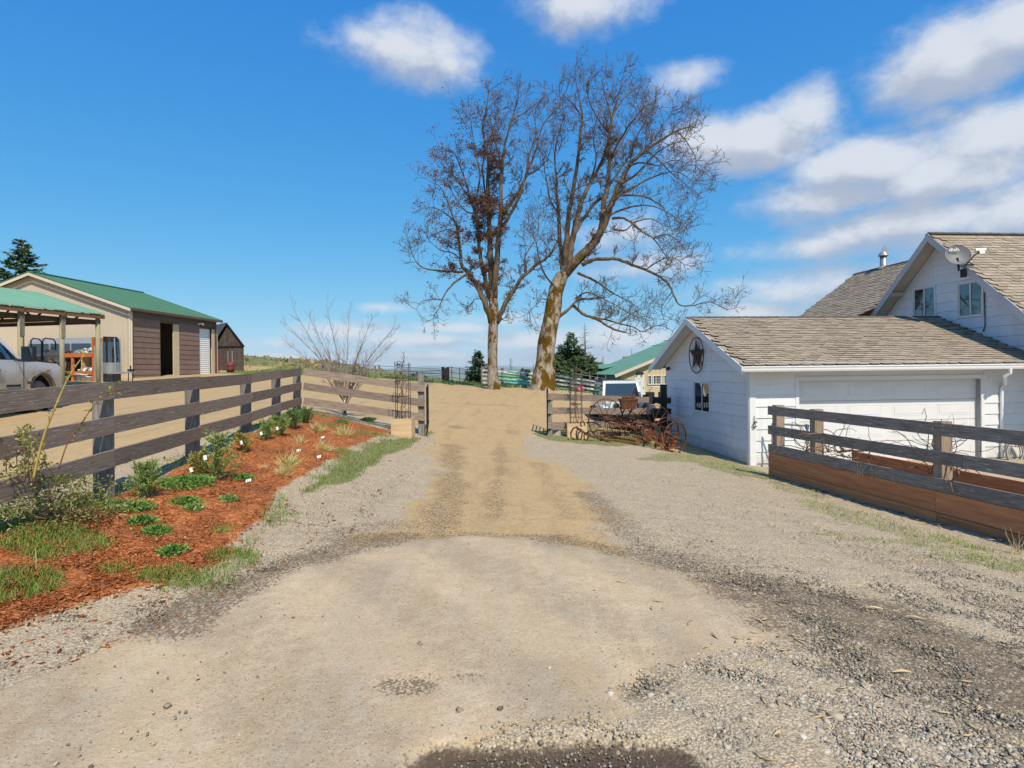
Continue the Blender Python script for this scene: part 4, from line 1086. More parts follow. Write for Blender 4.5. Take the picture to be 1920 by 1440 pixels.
# ---------------------------------------------------------------- house behind and to the right of the garage
HS = 8.05                                     # gable wall plane
_pt, HZ = on_side(1740, 437, HS - .55); HT = _pt
_l, _lz = on_side(1622, 594, HS - .55); _r, _rz = on_side(1920, 601, HS - .55)
HP = .5 * ((HZ - _lz) / abs(_l - HT) + (HZ - _rz) / abs(HT - _r))
HALF = 4.6
def hz(t): return HZ - HP * abs(t - HT)
def build_house():
    h = thing('house', 'white gabled house with steep tan shingle roof behind the garage', 'house', G3(HS, HT, GZ0))
    plane = lambda t, z, o: G3(HS - o, t, z)
    mb = MB(); lo = GZ0 - .2
    mb.prism([G3(HS, HT - HALF + .5, lo), G3(HS, HT + HALF - .5, lo), G3(HS, HT + HALF - .5, hz(HT + HALF - .5) - .12), G3(HS, HT, HZ - .12), G3(HS, HT - HALF + .5, hz(HT - HALF + .5) - .12)], GU * .1)
    mb.build('wall', MT['white_siding'], h)
    mb = MB(); mb.box(G3(HS + .1, HT - HALF + .5, lo), GU * 8, GV * .12, UP * (hz(HT - HALF + .5) - lo - .12)); mb.build('wall', MT['white_siding'], h)
    wins = []
    for (x0, y0, x1, y1) in ((1714, 540, 1754, 604), (1798, 529, 1843, 592)):
        ta, za = on_side(x0, y0, HS); tb, zb = on_side(x1, y1, HS); t2, z2 = on_side((x0 + x1) / 2, (y0), HS)
        wins.append((min(ta, tb), max(ta, tb), on_side((x0 + x1) / 2, y1, HS)[1], z2))
    holes = [(a - .06, b + .06, c - .05, d + .06) for a, b, c, d in wins]
    course_boards(h, HT - HALF + .5, HT + HALF - .5, 1.55, HZ, plane, .30, 8, holes=holes, top=lambda t: hz(t) - .16, joints=[(HT - 2.2, 2.3), (HT + 1.5, 2.9), (HT - 3.0, 1.9)])
    for i, w in enumerate(wins):
        window(h, plane, *w, inner=[(0.55, .98)] if i else [(.6, .98)])
    for sg in (-1, 1):
        t1 = HT + sg * HALF
        a, b = G3(HS - .55, t1, hz(t1) - .05), G3(HS - .55, HT, HZ - .05)
        mb = MB(); mb.prism([a, b, b + GU * 9, a + GU * 9], UP * .045); mb.build('roof_deck', MT['shingle'], h)
        mb = MB(); mb.prism([a - UP * .05, b - UP * .05, b + GU * .55 - UP * .05, a + GU * .55 - UP * .05], UP * .014); mb.build('soffit', MT['soffit'], h)
        mb = MB(); a2, b2 = G3(HS - .578, t1, hz(t1) - .27), G3(HS - .578, HT, HZ - .27)
        mb.prism([a2, b2, b2 + UP * .255, a2 + UP * .255], GU * .028); mb.build('fascia', MT['grey_trim'], h)
        # soffit lookout beam where the eave meets the wall
        if sg > 0:
            mb = MB(); tq = on_side(1697, 529, HS)[0]
            mb.box(G3(HS - .53, tq, hz(tq) - .33), GU * .53, GV * .12, UP * .14); mb.build('lookout', MT['soffit'], h)
    ev = G3(HS - .55, HT - HALF, hz(HT - HALF)); rd = G3(HS - .55, HT, HZ)
    shingle_slope(h, ev + GU * .14 - UP * .0, GU, rd - ev, 6.0, (rd - ev).length - .1, 12, lambda p: (p - GF).dot(GV) < HT - .0, 300, G3(HS, HT, HZ))
    ridge_caps(h, rd + UP * .012, rd + GU * 6 + UP * .012, UP, 22, 3)
    # rear wing with its ridge running back
    wz = HZ - .12
    d_far = (wz - EYE) / pix_dir(1602, 514)[2]; A = P(1602, 514, d_far); q = A - GF; ws, wt = q.dot(GU), q.dot(GV)
    E = P(1487, 598, d_far + .0); e = E - GF
    pw = (wz - E.z) / (ws - e.dot(GU)); run = ws - e.dot(GU) + 1.2
    ez = wz - pw * run
    lo_, hi_ = G3(ws - run, HT, ez), G3(ws, HT, wz)
    vt = lambda z: HT + (HZ - z) / HP + .05
    mb = MB(); mb.prism([G3(ws - run, vt(ez), ez - .05), G3(ws, vt(wz), wz - .05), G3(ws, wt, wz - .05), G3(ws - run, wt, ez - .05)], UP * .045); mb.build('roof_deck', MT['shingle'], h)
    mb = MB(); mb.prism([G3(ws + run, vt(ez), ez - .05), G3(ws, vt(wz), wz - .05), G3(ws, wt, wz - .05), G3(ws + run, wt, ez - .05)], UP * .045); mb.build('roof_deck', MT['shingle'], h)
    mb = MB(); mb.prism([G3(ws - run + .5, wt - .5, GZ0), G3(ws + run - .5, wt - .5, GZ0), G3(ws + run - .5, wt - .5, ez + .1), G3(ws, wt - .5, wz - .25), G3(ws - run + .5, wt - .5, ez + .1)], GV * .1); mb.build('wall', MT['white_siding'], h)
    mb = MB(); mb.box(G3(ws - run + .5, HT + HALF - .4, GZ0), GU * .1, GV * (wt - HT - HALF - .2), UP * (ez + .1 - GZ0)); mb.build('wall', MT['white_siding'], h)
    # slope faces left: eave runs along -GV seen from outside
    shingle_slope(h, G3(ws - run, wt - .12, ez), -GV, G3(ws, wt, wz) - G3(ws - run, wt, ez), wt - HT - .5, (G3(ws, 0, wz) - G3(ws - run, 0, ez)).length - .05, 21, lambda p: (p - GF).dot(GV) > vt(p.z) - .1, 0, (0, 0, 0))
    ridge_caps(h, G3(ws, wt, wz + .012), G3(ws, HT + .4, wz + .012), UP, 24, 5)
    # stove pipe on the wing ridge
    dpt = P(1638, 500, (d_far * .93)); cs = G3(ws, (dpt - GF).dot(GV), wz)
    k = thing('stove_pipe', 'shiny metal stove pipe with dark cowl on the rear ridge', 'stove pipe', cs - UP * .1)
    mb = MB(); mb.lathe(cs - UP * .15, UP, [(.13, 0), (.13, .62), (.0, .62)], 16); mb.build('pipe', MT['steel'], k, True)
    mb = MB(); mb.lathe(cs - UP * .08, UP, [(.24, 0), (.15, .12), (.135, .13)], 16); mb.build('flashing', MT['gate_grey'], k, True)
    mb = MB(); mb.lathe(cs + UP * .47, UP, [(.20, 0), (.19, .03), (.11, .16), (.03, .18)], 14)
    mb.prism([cs + UP * .60 - GU * .06, cs + UP * .62 + GU * .16, cs + UP * .80 + GU * .17, cs + UP * .92 + GU * .08, cs + UP * .80 - GU * .02], GV * .02); mb.build('cowl', MT['gate_grey'], k)
    return h
build_house()

def dish():
    t, z = on_side(1808, 512, HS - .58); base = G3(HS - .60, t, z)
    o = thing('satellite_dish', 'grey satellite dish with white receiver on the house gable', 'satellite dish', base)
    c = hit(1796, 476, G3(HS - .85, 0, 0), GU)
    ax = V((-.25, -.93, .28)).normalized(); x = V((.93, -.25, 0)).normalized(); x = (x - ax * x.dot(ax)).normalized(); y = ax.cross(x); y = y if y.z > 0 else -y
    mb = MB(); n = 28; rings = 5; R = .33
    def pt(a, r): return c + x * math.cos(a) * r * R * 1.02 + y * math.sin(a) * r * R * (.88 if math.sin(a) > 0 else 1.02) + ax * (-.085 + .085 * r * r)
    for i in range(rings):
        for k in range(n):
            a0, a1 = 6.2832 * k / n, 6.2832 * (k + 1) / n; r0, r1 = i / rings, (i + 1) / rings
            q = [pt(a0, r0), pt(a0, r1), pt(a1, r1), pt(a1, r0)]
            mb.face(q if i else q[1:]);
            q2 = [p - ax * .012 for p in q]; mb.face((q2 if i else q2[1:])[::-1])
    for k in range(n):
        a0, a1 = 6.2832 * k / n, 6.2832 * (k + 1) / n
        mb.face([pt(a0, 1), pt(a0, 1) - ax * .012, pt(a1, 1) - ax * .012, pt(a1, 1)])
    bowl = mb.build('bowl', MT['dish_grey'], o, True)
    cv = bpy.data.curves.new('mark', 'FONT'); cv.body = 'dish'; cv.size = .17; cv.extrude = .002
    tx = bpy.data.objects.new('lettering', cv); COL.objects.link(tx)
    dg = bpy.context.evaluated_depsgraph_get(); me = bpy.data.meshes.new_from_object(tx.evaluated_get(dg)); bpy.data.objects.remove(tx)
    me.materials.clear(); me.materials.append(MT['plastic_white']); lt = link('lettering', me, bowl)
    M = Matrix((x, y, ax)).transposed().to_4x4(); pos = c + x * -.22 + y * .09 + ax * .004
    lt.matrix_local = Matrix.Translation(pos - base) @ M
    mb = MB(); lnb = c + x * .52 + y * -.02 + ax * .12
    mb.tube([c - y * .36 - ax * .02, c - y * .42 + x * .1, c + x * .38 - y * .10 + ax * .1, lnb], .022, 6); mb.build('arm', MT['dark_metal'], o)
    mb = MB(); mb.boxc(lnb + y * .05, x, y, ax, .13, .035, .05); mb.boxc(lnb - y * .035 + x * .02, x, y, ax, .06, .05, .045); mb.build('receiver', MT['plastic_white'], o)
    mb = MB(); mb.tube([c - ax * .06 - y * .1, c - y * .42 - ax * .08, c - y * .5 - ax * .1], .03, 8); mb.build('bracket', MT['dark_metal'], o)
    mb = MB(); mb.tube([c - y * .45 - ax * .08, base + UP * .12, base], .026, 8); mb.build('mast', MT['steel'], o)
    mb = MB(); mb.boxc(base, GV, GU, UP, .09, .03, .12); mb.build('foot_plate', MT['dark_metal'], o)
dish()
mb = MB()
_p0 = hit(1846, 548, G3(HS - .05, 0, 0), GU); _p1 = hit(1847, 610, G3(HS - .05, 0, 0), GU); _p2 = hit(1843, 622, G3(HS - .05, 0, 0), GU)
mb.tube([_p0, _p1, _p2, _p2 - GV * .05 + UP * .06], .014, 5)
mb.build('antenna_cable', MT['plastic_black'], label='black cable hanging down the house gable beside the window', cat='cable')
# ------------------------------------------------------------------ fences
def rail_run(fence, pts, offs, h, th, material, side, seed, name='rail', lens=None, jit=.012):
    """boards along a polyline of posts: pts = [(Vector top-of-ground, ...)], offs = heights of each rail's centre above ground"""
    r = random.Random(seed)
    for k, o in enumerate(offs):
        i = 0; n = len(pts) - 1; step0 = r.choice((1, 2))
        while i < n:
            j = min(n, i + (step0 if i == 0 else 2))
            for a in range(i, j):
                p, q = pts[a] + UP * (o + (r.uniform(-jit, jit) if a == i else 0)), pts[a + 1] + UP * (o + r.uniform(-jit, jit))
                d = (q - p).normalized(); s = V((d.y, -d.x, 0)).normalized() * side
                p, q = p + s * (th / 2), q + s * (th / 2)
                mb = MB(); mb.beam(p + d * .003, q - d * .003, th, h); mb.build(name, material, fence)
            i = j

def left_fence():
    f = thing('board_fence', 'dark brown three rail board fence running along the mulch bed', 'fence', (-4.34, 6.4, gz(-4.34, 6.4)))
    ds = [2.3, 4.35, 6.47, 8.75, 11.1, 13.1, 14.95]
    # heights of the top edge come from the photograph, so the run follows the land
    tops = {2.3: 1.50, 4.35: 1.50, 6.47: 1.545, 8.75: 1.58, 11.1: 1.63, 13.1: 1.68, 14.95: 1.735}
    pts = []
    for d in ds:
        x = -4.25 - .115 * (d - 4.9); pts.append(V((x, d, tops[d])))
    rail_run(f, pts, (-.095, -.465, -.83), .185, .040, MT['rail_brown'], 1, 5, jit=.013)
    r = random.Random(3)
    for i, p in enumerate(pts):
        z0 = gz(p.x, p.y) - .3; mb = MB()
        w = .075
        mb.boxc(V((p.x - .082 - .0, p.y, (p.z - .03 + z0) / 2)), UP, V((1, -.0, 0)), V((0, 1, 0)), (p.z - .03 - z0) / 2, .078, .062)
        mb.build('post', MT['post_grey'], f)
    return pts
LFP = left_fence()

def cross_fence():
    a = V((-5.33, 15.02, 1.74)); b = V((-2.36, 15.15, 1.27))
    f = thing('board_fence', 'weathered grey board fence across the bed ending at the gate post', 'fence', (-3.8, 15.1, gz(-3.8, 15.1)))
    pts = [a, b]
    for k, o in enumerate((-.10, -.475, -.85)):
        mb = MB(); p, q = a + UP * o, b + UP * (o - .0) + V((.10, 0, 0))
        n = 6; r = random.Random(k)
        mb.beam(p + V((0, -.02, 0)), q + V((0, -.02, 0)), .04, .185); mb.build('rail', MT['rail_grey'], f)
    mb = MB(); z0 = gz(b.x, b.y) - .3; mb.boxc(V((b.x + .0, b.y + .075, (1.53 + z0) / 2)), UP, V((1, 0, 0)), V((0, 1, 0)), (1.53 - z0) / 2, .072, .072); mb.build('post', MT['post_grey'], f)
    for t in (.33, .66):
        p = a.lerp(b, t); mb = MB(); z0 = gz(p.x, p.y) - .2; mb.boxc(V((p.x, p.y + .06, (p.z - .05 + z0) / 2)), UP, V((1, 0, 0)), V((0, 1, 0)), (p.z - .05 - z0) / 2, .05, .05)
        if t > 1: mb.build('post', MT['post_grey'], f)
    for k in (-.1, -.475, -.85):
        mb = MB(); q = b + UP * (k + .05) + V((.0, -.044, 0)); mb.boxc(q + UP * -.14, V((1, 0, 0)), V((0, 1, 0)), UP, .085, .004, .012); mb.build('strap', MT['dark_metal'], f)
cross_fence()

def tube_gate(label, hinge, direction, length, h0, h1, bars, material='gate_grey', r=.021):
    g = thing('tube_gate', label, 'gate', hinge); d = V(direction).normalized()
    a, b = V(hinge), V(hinge) + d * length
    mb = MB(); mb.tube([a + UP * h0, a + UP * h1], r, 8); mb.build('stile', MT[material], g)
    mb = MB(); mb.tube([b + UP * h0, b + UP * h1], r, 8); mb.build('stile', MT[material], g)
    for k in range(bars):
        z = h0 + (h1 - h0) * k / (bars - 1); mb = MB(); mb.tube([a + UP * z, b + UP * z], r * .92, 8); mb.build('bar', MT[material], g)
    return g
_gl = V((-2.20, 15.10, gz(-2.2, 15.1))); tube_gate('dark tube gate leaf swung open beside the left gate post', _gl, (-.125, 1, .02), 1.7, .12, 1.25, 5, 'dark_metal')
_gr = V((.98, 16.45, gz(.98, 16.45))); tube_gate('dark tube gate leaf swung open beside the right gate post', _gr, (.065, 1, 0), 1.6, .08, 1.30, 5, 'dark_metal')

def gate_fence_right():
    a = V((1.06, 16.5, 0)); b = V((5.42, 20.6, 0))
    f = thing('board_fence', 'grey board fence from the right gate post to the garage, dark at its end', 'fence', (a.x, a.y, gz(a.x, a.y)))
    A, B = P(1028, 738, 16.5), P(1253, 745, 20.4)
    tops = A.z, B.z
    gaps = [(0.0, 0.0), ]
    At, Bt = V((A.x, 16.5, A.z)), V((B.x, 20.4, B.z))
    split = .80
    for k, (o, e) in enumerate(((-.09, -.105), (-.48, -.48), (-.90, -.90))):
        p, q = At + UP * o, Bt + UP * e; m_ = p.lerp(q, split - .03 * k)
        d = (q - p).normalized(); s = V((d.y, -d.x, 0)) * .022
        mb = MB(); mb.beam(p + s - d * .06, m_ + s, .04, .19); mb.build('rail', MT['rail_grey'], f)
        mb = MB(); mb.beam(m_ + s * .9 - d * .10 - UP * .004, q + s * .9 + d * .12 - UP * .004, .036, .20 if k else .215); mb.build('rail', MT['rail_black'], f)
        mb = MB(); mb.boxc(p + s * 2.1 - UP * .10 + d * .03, d, s.normalized(), UP, .10, .004, .013); mb.build('strap', MT['dark_metal'], f)
    z0 = gz(A.x, 16.5) - .3; mb = MB(); mb.boxc(V((A.x + .03, 16.58, (At.z + z0) / 2)), UP, V((1, 0, 0)), V((0, 1, 0)), (At.z - z0) / 2, .075, .07); mb.build('post', MT['post_grey'], f)
    mt = P(1246, 721, 20.3); z0 = gz(mt.x, 20.3) - .3
    mb = MB(); mb.boxc(V((mt.x, 20.45, (mt.z + z0) / 2)), UP, V((1, 0, 0)), V((0, 1, 0)), (mt.z - z0) / 2, .10, .08); mb.build('post', MT['rail_black'], f)
    for t in ():
        p = At.lerp(Bt, t); z0 = gz(p.x, p.y) - .3; mb = MB(); mb.boxc(V((p.x - .04, p.y + .07, (p.z + z0) / 2 - .02)), UP, V((1, 0, 0)), V((0, 1, 0)), (p.z - z0) / 2, .07, .06); mb.build('post', MT['post_grey'], f)
gate_fence_right()

# ---- right-hand fence on its retaining boards
RF = [(1.0, ), ]
def right_fence():
    """three charcoal rails over two cedar boards; posts behind"""
    ends = [(P(1443, 761, 10.75), 10.75), (P(1920, 808, 6.35), 6.35)]
    p0, p1 = ends[0][0], ends[1][0]
    d = (p1 - p0).normalized(); dh = V((d.x, d.y, 0)).normalized(); L_ = (p1 - p0).length
    far = p0; near = p0 + d * (L_ + 2.4)
    f = thing('board_fence', 'charcoal three rail fence over orange cedar boards by the garage', 'fence', (p0.x, p0.y, gz(p0.x, p0.y)))
    s = V((dh.y, -dh.x, 0))                      # away from the drive or towards it
    if s.x > 0: s = -s                           # towards the drive (left)
    hh = .158; offs = (-.08, -.435, -.775)
    ns = {}
    for k, o in enumerate(offs):
        cuts = [0, 3.55 + .25 * (k == 1), L_ + 2.4] if k != 0 else [0, L_ + 2.4]
        for a, b in zip(cuts[:-1], cuts[1:]):
            mb = MB(); mb.beam(far + d * (a + .002) + UP * o + s * .02, far + d * (b - .002) + UP * o + s * .02, .042, hh); mb.build('rail', MT['rail_charcoal'], f)
    z = -.775 - hh / 2
    for k, (h, cuts) in enumerate(((.262, [0, 3.42, L_ + 2.4]), (.262, [0, 3.44, L_ + 2.4]), (.2, [0, L_ + 2.4]))):
        for a, b in zip(cuts[:-1], cuts[1:]):
            mb = MB(); c = z - .008 - h / 2
            mb.beam(far + d * (a + .003) + UP * c + s * (.015 + .002 * k), far + d * (b - .003) + UP * c + s * (.015 + .002 * k), .04, h); mb.build('retaining_board', MT['cedar'], f)
        z -= h + .008
    for a in (.13, 1.13, 3.42, 5.7):
        p = far + d * a; mb = MB(); z0 = gz(p.x, p.y) - .4
        top = p.z + (.012 if a > 1 else .02); q = p - s * .085
        mb.boxc(V((q.x, q.y, (top + z0) / 2)), UP, dh, s, (top - z0) / 2, .062, .080); mb.build('post', MT['post_tan'], f)
    # inner planter: back board and soil
    inn = -s * .95
    mb = MB(); zc = far.z - .86; mb.beam(V((far.x, far.y, zc)) + inn + dh * .9, V((far.x, far.y, zc)) + inn + dh * (L_ + 2.3), .04, .24); mb.build('planter_board', MT['cedar'], f)
    mb = MB(); o = V((far.x, far.y, far.z - 1.5)) - s * .02 + dh * .9
    mb.box(o, dh * (L_ + 1.4), inn * .96, UP * .55); mb.build('soil', mat('soil', (.16, .11, .075), (.26, .19, .13), 12, .95, .5, 40), f)
    return far, d, dh, s
RFAR, RD, RDH, RS = right_fence()

def vines():
    r = random.Random(15)
    def vine(o, label, starts, n, spread, zmax):
        mb = MB()
        for k in range(n):
            a, z = starts[k % len(starts)]
            p = RFAR + RDH * (a + r.uniform(-.05, .05)) - RS * r.uniform(.1, .3); p.z = RFAR.z - 1.0 + z
            v = (RDH * r.uniform(-1, 1) * spread + UP * r.uniform(.1, 1.0) - RS * r.uniform(-.35, .25)).normalized()
            rad = r.uniform(.0035, .008) if k > 1 else .017
            pts = [p]; rr = [rad]
            for i in range(r.randint(6, 11)):
                v = (v + V((r.uniform(-.5, .5), r.uniform(-.5, .5), r.uniform(-.55, .40)))).normalized()
                p = p + v * r.uniform(.06, .13)
                if p.z > RFAR.z + zmax: v.z = -abs(v.z)
                pts.append(p); rr.append(rad * (1 - .07 * i))
            mb.tube(pts, rr, 5)
            if r.random() < .7:
                q = pts[len(pts) // 2]; w = (v + V((r.uniform(-1, 1), r.uniform(-1, 1), r.uniform(-.6, 1)))).normalized()
                mb.tube([q, q + w * .10, q + w * .18 + V((0, 0, r.uniform(-.04, .04)))], [.005, .004, .003], 4)
        t = thing('grape_vine', label, 'vine', RFAR + RDH * starts[0][0] - UP * 1.0); mb.build('stem', MT['vine'], t, True)
    vine(None, 'twisted bare vine behind the rails near the fence end post', [(.72, .25), (.75, .3), (.8, .28)], 12, .5, -.3)
    vine(None, 'tangled bare vine trailing along the middle of the charcoal fence', [(1.3, .32), (1.5, .35), (1.7, .3), (2.0, .33)], 26, 1.0, -.05)
    vine(None, 'bare vine arching over the charcoal rails by the tall tan post', [(3.2, .3), (3.3, .55), (3.5, .4), (3.1, .45)], 22, .9, .10)
    # the dead strands that hang over the lowest rail
    mb = MB()
    for k in range(7):
        a = 2.25 + r.uniform(-.2, .3); p = RFAR + RDH * a + RS * .06; p.z = RFAR.z - .68 - .08 * a * 0
        pts = [p]; v = V((0, 0, -1))
        for i in range(5):
            v = (v + V((r.uniform(-.5, .5), r.uniform(-.3, .3), r.uniform(-.3, .2)))).normalized(); pts.append(pts[-1] + v * r.uniform(.03, .07))
        mb.tube(pts, .004, 4)
    mb.build('vine_tendril', MT['straw'], label='pale dead vine strands hanging over the lowest charcoal rail', cat='vine')
vines()

# metal gate between the fence end and the garage
_p = G3(*[on_front(1448, 800, -.35)[0]], -.35, 0); _h = V((_p.x, _p.y, gz(_p.x, _p.y)))
_q = P(1513, 790, 14.3); _dir = V((_q.x - _h.x, _q.y - _h.y, 0))
tube_gate('small grey tube gate between the garage wall and charcoal fence', _h, _dir, _dir.length, .42, 1.14, 2, 'gate_grey', .026)
mb = MB(); _c = V((_q.x, _q.y, P(1513, 800, 14.3).z)); mb.boxc(_c, V((1, 0, 0)), V((0, 1, 0)), UP, .028, .04, .055); mb.boxc(_c + V((.04, -.02, .02)), V((1, 0, 0)), V((0, 1, 0)), UP, .03, .02, .012)
mb.build('gate_latch', MT['blue_latch'], label='blue latch fixed on the small tube gate end', cat='latch')

# ---- planter boxes with trellis and climber
def planter(px0, px1, ytop, ybot, d, label, tlabel, vlabel, seed):
    r = random.Random(seed)
    b = at((px0 + px1) / 2, d); w = (px1 - px0) / F_PX * d; h = (ybot - ytop) / F_PX * d
    z0 = P((px0 + px1) / 2, ybot, d).z; c = V((b.x, d + w / 2, z0))
    t = thing('planter_box', label, 'planter', c)
    for (ox, oy, hx, hy) in ((0, -w / 2 + .01, w / 2, .010), (0, w / 2 - .01, w / 2, .010), (-w / 2 + .01, 0, .010, w / 2 - .021), (w / 2 - .01, 0, .010, w / 2 - .021)):
        mb = MB(); mb.boxc(c + V((ox, oy, h / 2 - .08)), UP, V((1, 0, 0)), V((0, 1, 0)), h / 2 + .08, hx, hy); mb.build('side_panel', MT['plywood'], t)
    mb = MB(); mb.boxc(c + UP * (h - .08), V((1, 0, 0)), V((0, 1, 0)), UP, w / 2 - .02, w / 2 - .02, .02); mb.build('soil', MT['room'], t)
    tt = thing('trellis', tlabel, 'trellis', c + UP * h); H = 1.35
    for ox in (-.16, .16):
        for oy in (-.12, .12):
            mb = MB(); mb.tube([c + V((ox, oy, h - .1)), c + V((ox, oy, h + H))], .009, 5); mb.build('upright', MT['wire'], tt)
    for k in range(4):
        z = h + .15 + k * .38; mb = MB()
        q = [c + V((x * .165, y * .125, z)) for x, y in ((-1, -1), (1, -1), (1, 1), (-1, 1), (-1, -1))]
        mb.tube(q, .006, 4); mb.build('hoop', MT['wire'], tt)
        if k in (1, 2, 3):
            mb = MB()
            for j in range(5):
                a = r.uniform(0, 6.28); mb.ring(c + V((r.uniform(-.18, .0), -.13, z + r.uniform(-.06, .06))), (r.uniform(-.4, .4), 1, 0), .045, .005, 10, 4)
            mb.build('scroll', MT['wire'], tt)
    vt = thing('climbing_plant', vlabel, 'plant', c + UP * h)
    mb = MB()
    for k in range(4):
        p = c + V((r.uniform(-.08, .10), r.uniform(-.05, .05), h - .05)); pts = [p]; n = 16; ht = r.uniform(1.2, 1.75)
        for i in range(n):
            p = p + V((r.uniform(-.035, .035) - (p.x - c.x - .02) * .18, r.uniform(-.03, .03) - (p.y - c.y) * .15, ht / n)); pts.append(p)
        mb.tube(pts, [.0095 * (1 - .035 * i) for i in range(n + 1)], 5)
        for i in range(3, n + 1):
            for _ in range(1):
                v = V((r.uniform(-1, 1), r.uniform(-1, 1), r.uniform(-.2, 1))).normalized(); q = pts[i]; L_ = r.uniform(.05, .2)
                mb.tube([q, q + v * L_ * .5, q + v * L_ + UP * .03], [.005, .004, .003], 3)
    mb.build('stem', MT['vine'], vt, True)
planter(733, 772, 785, 823, 14.1, 'plywood planter box beside the left gate post', 'black wire trellis in the left plywood planter', 'bare brown climber tied to the left trellis', 1)
planter(1064, 1101, 794, 834, 16.4, 'plywood planter box behind the rusty cultivator', 'black wire trellis in the planter beside the rusty wheels', 'bare brown climber on the trellis beside the rusty wheels', 2)
_q = onground(1043, 818); mb = MB(); mb.boxc(_q + UP * .05 + V((0, .3, 0)), V((1, .15, 0)).normalized(), V((-.15, 1, 0)).normalized(), UP, .13, .10, .09); mb.build('stone_block', MT['stone_grey'], label='pale stone block at the foot of the right gate post', cat='stone')
# ------------------------------------------------------------------ left yard: metal shed, carport, dark barn, truck
def ribbed(mb, o, u, up, length, hfun, out, pitch=.30, rib=.03, depth=.022):
    """ribbed sheet wall: o base corner, u along, up height function of distance, out = outward normal"""
    u, out = V(u).normalized(), V(out).normalized(); s = 0.0; prof = [(0, 0)]
    while s < length:
        for a, d in ((pitch - 2.2 * rib, 0), (pitch - 1.6 * rib, depth), (pitch - .6 * rib, depth), (pitch, 0)):
            if s + a <= length: prof.append((s + a, d))
        s += pitch
    prof.append((length, 0))
    for (a, da), (b, db) in zip(prof[:-1], prof[1:]):
        if b - a < 1e-5: continue
        p, q = V(o) + u * a + out * da, V(o) + u * b + out * db
        f = [p, q, q + UP * hfun(b), p + UP * hfun(a)]
        if (f[1] - f[0]).cross(f[3] - f[0]).dot(out) < 0: f = f[::-1]
        mb.face(f)

